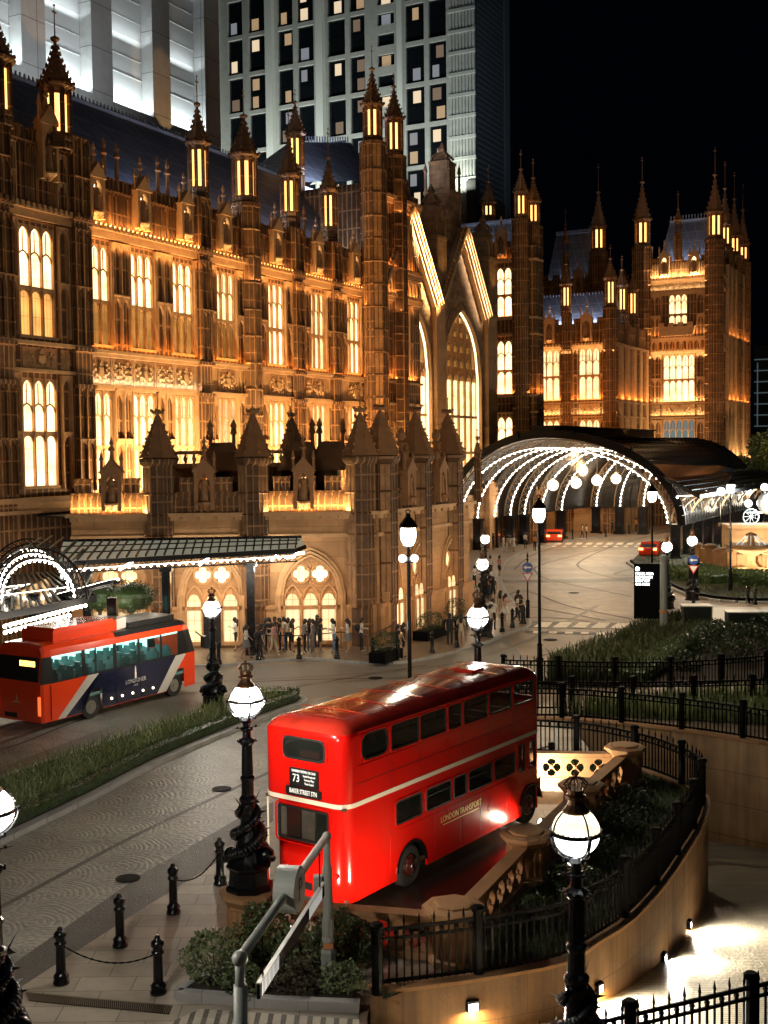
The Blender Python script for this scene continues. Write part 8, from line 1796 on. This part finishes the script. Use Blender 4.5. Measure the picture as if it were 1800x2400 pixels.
# ================================================================== PEOPLE
SKIN = [mat('skin_a', (.42, .24, .15), .5), mat('skin_b', (.30, .16, .10), .5)]; HAIR = mat('dark_hair', (.012, .009, .007), .6)
CLO = {'white': mat('cloth_white', (.62, .6, .56), .8), 'black': mat('cloth_black', (.012, .012, .013), .8), 'grey': mat('cloth_grey', (.16, .16, .16), .8), 'navy': mat('cloth_navy', (.02, .03, .07), .8), 'beige': mat('cloth_beige', (.42, .33, .22), .8), 'pink': mat('cloth_pink', (.5, .25, .24), .8), 'blue': mat('cloth_blue', (.10, .18, .32), .8), 'orange': mat('cloth_orange', (.6, .22, .05), .8)}
def body_mesh(pose, female=False, shorts=False):
    """one continuous skinned figure 1.7 m tall, facing -y; material slots: skin, top, bottom, shoes"""
    st, ar, ln = pose
    V = []; E = []; Rr = []
    def v(p, r, par=None):
        V.append(Vector(p)); Rr.append(r)
        if par is not None: E.append((par, len(V) - 1))
        return len(V) - 1
    l = ln
    pel = v((0, 0, .93), (.135, .10)); wa = v((0, -.01 - l * .05, 1.08), (.115 if female else .13, .085), pel); ch = v((0, -.0 - l * .16, 1.28), (.15, .10), wa); nk0 = v((0, .01 - l * .24, 1.42), (.09, .07), ch); nk = v((0, 0 - l * .28, 1.49), (.048, .05), nk0); hd = v((0, -.02 - l * .33, 1.56), (.07, .085), nk); v((0, -.015 - l * .34, 1.64), (.072, .088), hd)
    for sx, (fy, ky) in ((-1, st[0]), (1, st[1])):
        hp = v((sx * .09, 0, .86), (.095, .095), pel); kn = v((sx * .1, ky, .48), (.058, .06), hp); cf = v((sx * .1, (ky + fy) / 2 + .02, .30), (.05, .055), kn); an = v((sx * .1, fy, .09), (.036, .04), cf); v((sx * .11, fy - .13, .035), (.042, .03), an)
    for sx, (ex, ey, ez, hx, hy, hz) in ((-1, ar[0]), (1, ar[1])):
        sh = v((sx * .17, 0 - l * .22, 1.40), (.062, .06), nk0); el = v((sx * ex, ey - l * .15, ez), (.04, .042), sh); wr = v((sx * hx, hy - l * .15, hz), (.026, .03), el)
        hn = v((sx * hx, hy - .05 - l * .15, hz - .04), (.03, .02), wr)
        for k in range(4): v((sx * hx + (k - 1.5) * .018, hy - .085 - .004 * (1.5 - abs(k - 1.5)) - l * .15, hz - .10 + .01 * abs(k - 1.5)), (.008, .008), hn)
        v((sx * (hx - .035), hy - .07 - l * .15, hz - .045), (.009, .009), hn)
    me = bpy.data.meshes.new('person'); me.from_pydata(V, E, []); o = bpy.data.objects.new('tmp', me); col.objects.link(o)
    m1 = o.modifiers.new('s', 'SKIN'); 
    for i, d_ in enumerate(me.skin_vertices[0].data): d_.radius = Rr[i]; d_.use_root = (i == 0)
    m1.use_smooth_shade = True; m2 = o.modifiers.new('u', 'SUBSURF'); m2.levels = 1; m2.render_levels = 1
    bpy.context.view_layer.update(); dm = bpy.data.meshes.new_from_object(o.evaluated_get(bpy.context.evaluated_depsgraph_get())); bpy.data.objects.remove(o); dm.name = 'person'
    dm.materials.clear()
    for k in ('white',) * 4: dm.materials.append(CLO[k])
    for p in dm.polygons:
        c = p.center; ax = abs(c.x)
        if c.z > 1.45 and ax < .13: k = 0
        elif c.z < .075: k = 3
        elif ax > .185 or (ax > .15 and c.y < -.15): k = 1 if c.z > 1.25 else 0
        elif c.z > .96: k = 1
        elif shorts and c.z < .55: k = 0
        else: k = 2
        p.material_index = k
    return dm
ARM_D = ((.21, .03, 1.14, .22, -.06, .90), (.21, .03, 1.14, .22, -.06, .90)); ARM_P = ((.22, .0, 1.15, .10, -.27, 1.22), (.22, 0, 1.15, .12, -.25, 1.18)); ARM_X = ((.21, .03, 1.14, .22, -.06, .90), (.23, -.05, 1.16, .14, -.30, 1.3)); ARM_W = ((.21, .1, 1.15, .2, .14, .93), (.21, -.06, 1.16, .2, -.24, .98))
STD = ((0, -.01), (0, -.01)); WLK = ((.24, .02), (-.2, -.14)); CON = ((.02, 0), (-.08, -.06))
POSES = [body_mesh((STD, ARM_D, .05)), body_mesh((CON, ARM_P, .25)), body_mesh((STD, ARM_X, .1), True, True), body_mesh((WLK, ARM_W, .1), False, True), body_mesh((WLK, ARM_D, .3)), body_mesh((CON, ARM_P, .1), True, True)]
h_ = MB(); h_.ball((0, .0, 1.63), .105, 12, 8, 1.15); h_.ball((0, .06, 1.55), .09, 10, 6, 1.3); HSH = h_.mesh('hair', [HAIR], True)
h_ = MB(); h_.ball((0, .0, 1.63), .11, 12, 8, 1.12); h_.lathe([(.03, 1.22), (.1, 1.3), (.115, 1.5), (.10, 1.62)], 10, 0, .075); HLG = h_.mesh('hair', [HAIR], True)
s_ = MB(); s_.lathe([(.23, .62), (.2, .8), (.14, .98), (.13, 1.0)], 12); SKM = s_.mesh('skirt', [CLO['white']])
s_ = MB(); s_.ball((0, .17, 1.22), .15, 8, 6, 1.35); BAGM = s_.mesh('backpack', [CLO['black']], True)
s_ = MB(); s_.ball((0, -.13, 1.575), .018, 6, 4, 1.4); 
for sx in (-.035, .035): s_.ball((sx, -.105, 1.615), .012, 6, 4)
s_.box(-.025, .025, -.11, -.095, 1.535, 1.542)
for sx in (-.085, .085): s_.ball((sx, -.01, 1.6), .02, 6, 4, 1.5)
FACEM = s_.mesh('face', [SKIN[1]], True)
def person(u, v, pose, top, bot, lb, face=0, long=False, skirt=None, bag=False, z=.12, h=1.0, hatm=None, shoes='black', grp=None, skin=0, X=None):
    q = G(u, v, z) if X is None else X
    me = POSES[pose]; t = link('person', me, None, (q.x, q.y, z), face); t.scale = (h, h, h); tag(t, lb, 'person', grp)
    for k, m_ in enumerate((SKIN[skin], CLO[top], CLO[bot], CLO[shoes])): t.material_slots[k].link = 'OBJECT'; t.material_slots[k].material = m_
    ln = (.05, .25, .1, .1, .3, .1)[pose]; off = (0, -ln * .34, 0)
    link('hair', HLG if long else HSH, t, off).rotation_euler = (0, 0, 0); link('face', FACEM, t, off)
    if skirt: o = link('skirt', SKM, t); o.material_slots[0].link = 'OBJECT'; o.material_slots[0].material = CLO[skirt]
    if bag: link('backpack', BAGM, t)
    if hatm: m = MB(); m.lathe([(.15, 1.69), (.14, 1.7), (.11, 1.71), (.11, 1.78), (.02, 1.8)], 12); m.build('cap', [CLO[hatm]], t, loc=off)
    return t
c5 = lambda x, y: (560 + x / 4.1475, 1360 + y / 4.1475); c8 = lambda x, y: (1080 + x / 6.636, 1300 + y / 6.636); c9 = lambda x, y: (1090 + x / 2.3366, 980 + y / 2.3366)
Q = 'people queueing along the porch'; R1, L1_ = -PI / 2 + .0, PI / 2
QL = [  # x, y, pose, top, bottom, face (0 faces camera), label, options
 (c5(70, 768), 3, 'white', 'grey', L1_, 'woman in white top walking past the right canopy column', dict(long=True, skin=1, skirt='grey')),
 (c5(118, 668), 0, 'white', 'white', L1_ + .5, 'person all in white beside the right canopy column', {}), (c5(160, 690), 1, 'white', 'beige', -1.2, 'person in a white shirt next to the canopy column', {}),
 (c5(205, 775), 4, 'black', 'black', L1_ + .6, 'person in black with a cap stooping at the kerb', dict(hatm='black', bag=True)), (c5(255, 690), 1, 'black', 'black', 2.4, 'person in black turned to the windows in the crowd', {}),
 (c5(300, 700), 2, 'black', 'beige', -1.0, 'tall person in black top and beige shorts', dict(h=1.04)), (c5(335, 735), 4, 'pink', 'beige', 1.2, 'person in pink bending at the front of the queue', dict(shoes='white')), (c5(350, 680), 1, 'black', 'grey', 3.0, 'person in black and grey at the back of the crowd', {}),
 (c5(400, 692), 0, 'black', 'black', -1.4, 'person in black with pale shoes mid queue', dict(shoes='white')), (c5(455, 680), 1, 'white', 'blue', -1.2, 'person in white top and blue trousers reading', {}), (c5(480, 690), 0, 'beige', 'black', 2.8, 'person in beige top behind the girl in black', {}),
 (c5(522, 700), 2, 'black', 'black', L1_, 'long haired woman in black with beige shorts before the lit window', dict(long=True)), (c5(635, 705), 1, 'grey', 'black', 2.2, 'woman in grey with a bun by the barrier post', dict()),
 (c5(690, 700), 0, 'black', 'grey', 2.6, 'person in black with long grey trousers', dict(long=True, bag=True)), (c5(722, 705), 0, 'grey', 'grey', -1.9, 'person in grey standing close to a friend', {}), (c5(790, 695), 5, 'black', 'black', L1_ + .5, 'person in black with brown bare legs', dict(shoes='white', skin=1)), (c5(760, 660), 1, 'black', 'navy', 3.0, 'person in black and navy nearest the glowing window', {}),
 (c5(928, 700), 1, 'white', 'blue', -1.3, 'lone long haired woman in white and blue', dict(long=True)), (c5(1062, 700), 2, 'white', 'grey', -1.6, 'woman in white top and grey skirt facing a man', dict(long=True, skirt='grey', shoes='white')), (c5(1187, 692), 1, 'white', 'black', L1_ , 'man in white shirt and black trousers with a bag', dict(bag=True, shoes='white')),
 (c5(1545, 770), 0, 'black', 'black', 2.0, 'person in black standing right of the tall lantern post', dict(shoes='white')), (c5(1600, 750), 2, 'black', 'black', 1.4, 'second person in black beside the lantern post', dict(long=True)),
 ((450, 1512), 0, 'white', 'black', -1.3, 'person in white behind the median lamp globe', {}), ((466, 1516), 0, 'black', 'black', 2.2, 'person in black left of the median lamp', {}), ((501, 1512), 1, 'navy', 'black', 3, 'dark clothed person near the porch door', {}), ((523, 1514), 1, 'black', 'beige', 2.5, 'person in black top and beige shorts by the porch door', dict(shoes='white')), ((553, 1525), 2, 'white', 'black', -1.4, 'woman in white with pink hair tie walking to the queue', dict(long=True)), ((497, 1548), 4, 'beige', 'grey', 1.6, 'person half hidden behind the median lamp post', {}),
]
for (uv, po, tp, bt, fc, lb, kw) in QL: person(*uv, po, tp, bt, lb, fc, grp=Q, **kw)
R2 = 'people on the far pavement corner'
RL_ = [(c8(460, 345), 0, 'white', 'black', 2.8, 'man in white shirt and black trousers seen from behind near the porch end', {}), (c8(600, 345), 3, 'pink', 'black', 2.4, 'person in pale top and black shorts walking beyond the corner lamp', dict(shoes='white')), (c8(468, 1285), 0, 'white', 'black', 1.8, 'guard in a white shirt with a belt on the pavement corner', dict(h=1.08, hatm='white')),
 (c8(500, 1180), 0, 'white', 'black', 2.8, 'second person in white shirt just behind the guard', dict(h=1.05)), (c8(690, 1060), 2, 'pink', 'white', 1.2, 'long haired girl in a pale flared skirt', dict(long=True, skirt='white', shoes='white')), (c8(620, 1000), 0, 'beige', 'beige', 2.6, 'person in beige with long dark hair behind the girl', dict(long=True)),
 (c8(870, 1070), 4, 'white', 'black', 1.5, 'man in white bending over by the bollards', {}), (c8(895, 990), 0, 'black', 'black', 2.4, 'person in black behind the bending man', dict(bag=True)), (c8(955, 1080), 1, 'black', 'black', -1.5, 'dark clothed person at the tip of the pavement', {}),
 (c8(400, 690), 0, 'black', 'black', 2.2, 'person in black in the knot behind the globe lamp', {}), (c8(450, 720), 1, 'black', 'navy', 1.2, 'person in navy trousers in the knot behind the globe lamp', {}), (c8(505, 740), 2, 'black', 'black', 3.0, 'woman in black in the knot behind the globe lamp', dict(long=True)), (c8(390, 560), 0, 'pink', 'grey', 2.0, 'person in pink beyond the dark knot of people', {}), (c8(470, 580), 0, 'white', 'grey', 1.2, 'person in white and grey beyond the dark knot of people', {}), (c8(210, 520), 1, 'white', 'black', 1.0, 'person in white at the porch end wall', {}),
 ((1054.6, 1515), 0, 'black', 'black', 2.9, 'left one of a standing couple, all in black', dict(shoes='white')), ((1081, 1516), 2, 'beige', 'beige', 2.9, 'right one of a standing couple, in beige', dict(long=True, shoes='white')),
 (c9(155, 722), 0, 'black', 'black', 2, 'far person in black beside the left canopy columns', {}), (c9(210, 735), 0, 'white', 'white', 1, 'far person in a white robe, first of the group under the canopy', {}), (c9(228, 737), 1, 'beige', 'white', 2, 'far person in beige over white under the canopy', {}), (c9(246, 737), 0, 'white', 'beige', 3, 'far person in white over beige under the canopy', {}), (c9(266, 735), 2, 'white', 'white', 1, 'far woman in a long white dress under the canopy', dict(skirt='white')),
 (c9(330, 716), 0, 'white', 'black', 2.4, 'far person in white shirt and black trousers by a canopy column', {}), (c9(382, 727), 0, 'orange', 'black', 2.4, 'far person in orange right of the tall lantern post', {}), (c9(640, 660), 4, 'beige', 'black', 1.4, 'far stooping person near the upper crossing', {}), (c9(665, 664), 0, 'white', 'black', 1.4, 'far person in white near the upper crossing', {}), (c9(805, 637), 1, 'black', 'black', 0, 'far person in black by the rope posts', {}), (c9(937, 622), 0, 'orange', 'black', .4, 'far person in orange at the right of the far wall', {}), (c9(1460, 706), 0, 'white', 'white', 2.6, 'person in white standing beside the lit stone rail', dict(z=.2))]
for (uv, po, tp, bt, fc, lb, kw) in RL_:
    kw = dict(kw); kw.setdefault('z', .0 if uv[0] > 1240 and uv[1] > 1230 and uv[0] < 1500 else .12); person(*uv, po, tp, bt, lb, fc, grp=R2, **kw)
# queue barrier
st = [(711, 1533), (862, 1536), (918, 1508), (620, 1533), (800, 1524)]
t0 = None
for i, (u, v) in enumerate(st):
    q = G(u, v, .12); t = thing('barrier_post', ('steel queue barrier post at the centre of the crowd', 'steel queue barrier post near the porch corner', 'steel queue barrier post beside the first planter', 'steel queue barrier post left of the crowd', 'steel queue barrier post beside the lone woman')[i], 'barrier post', (q.x, q.y, .12), 0, 'steel posts of the queue barrier')
    m = MB(); m.lathe([(.16, 0), (.16, .03), (.03, .06), (.03, .95), (.045, .97), (.045, 1.0)], 10); m.build('post', [CHROME], t)
order = sorted([G(u, v, .12) for u, v in st], key=lambda p: p.x); m = MB()
for a, b in zip(order, order[1:]): m.beam((a.x, a.y, 1.06), (b.x, b.y, 1.06), .01, .05)
tag(m.build('barrier_belt', [CLO['black']]), 'dark belt strung between the steel queue posts', 'barrier belt')
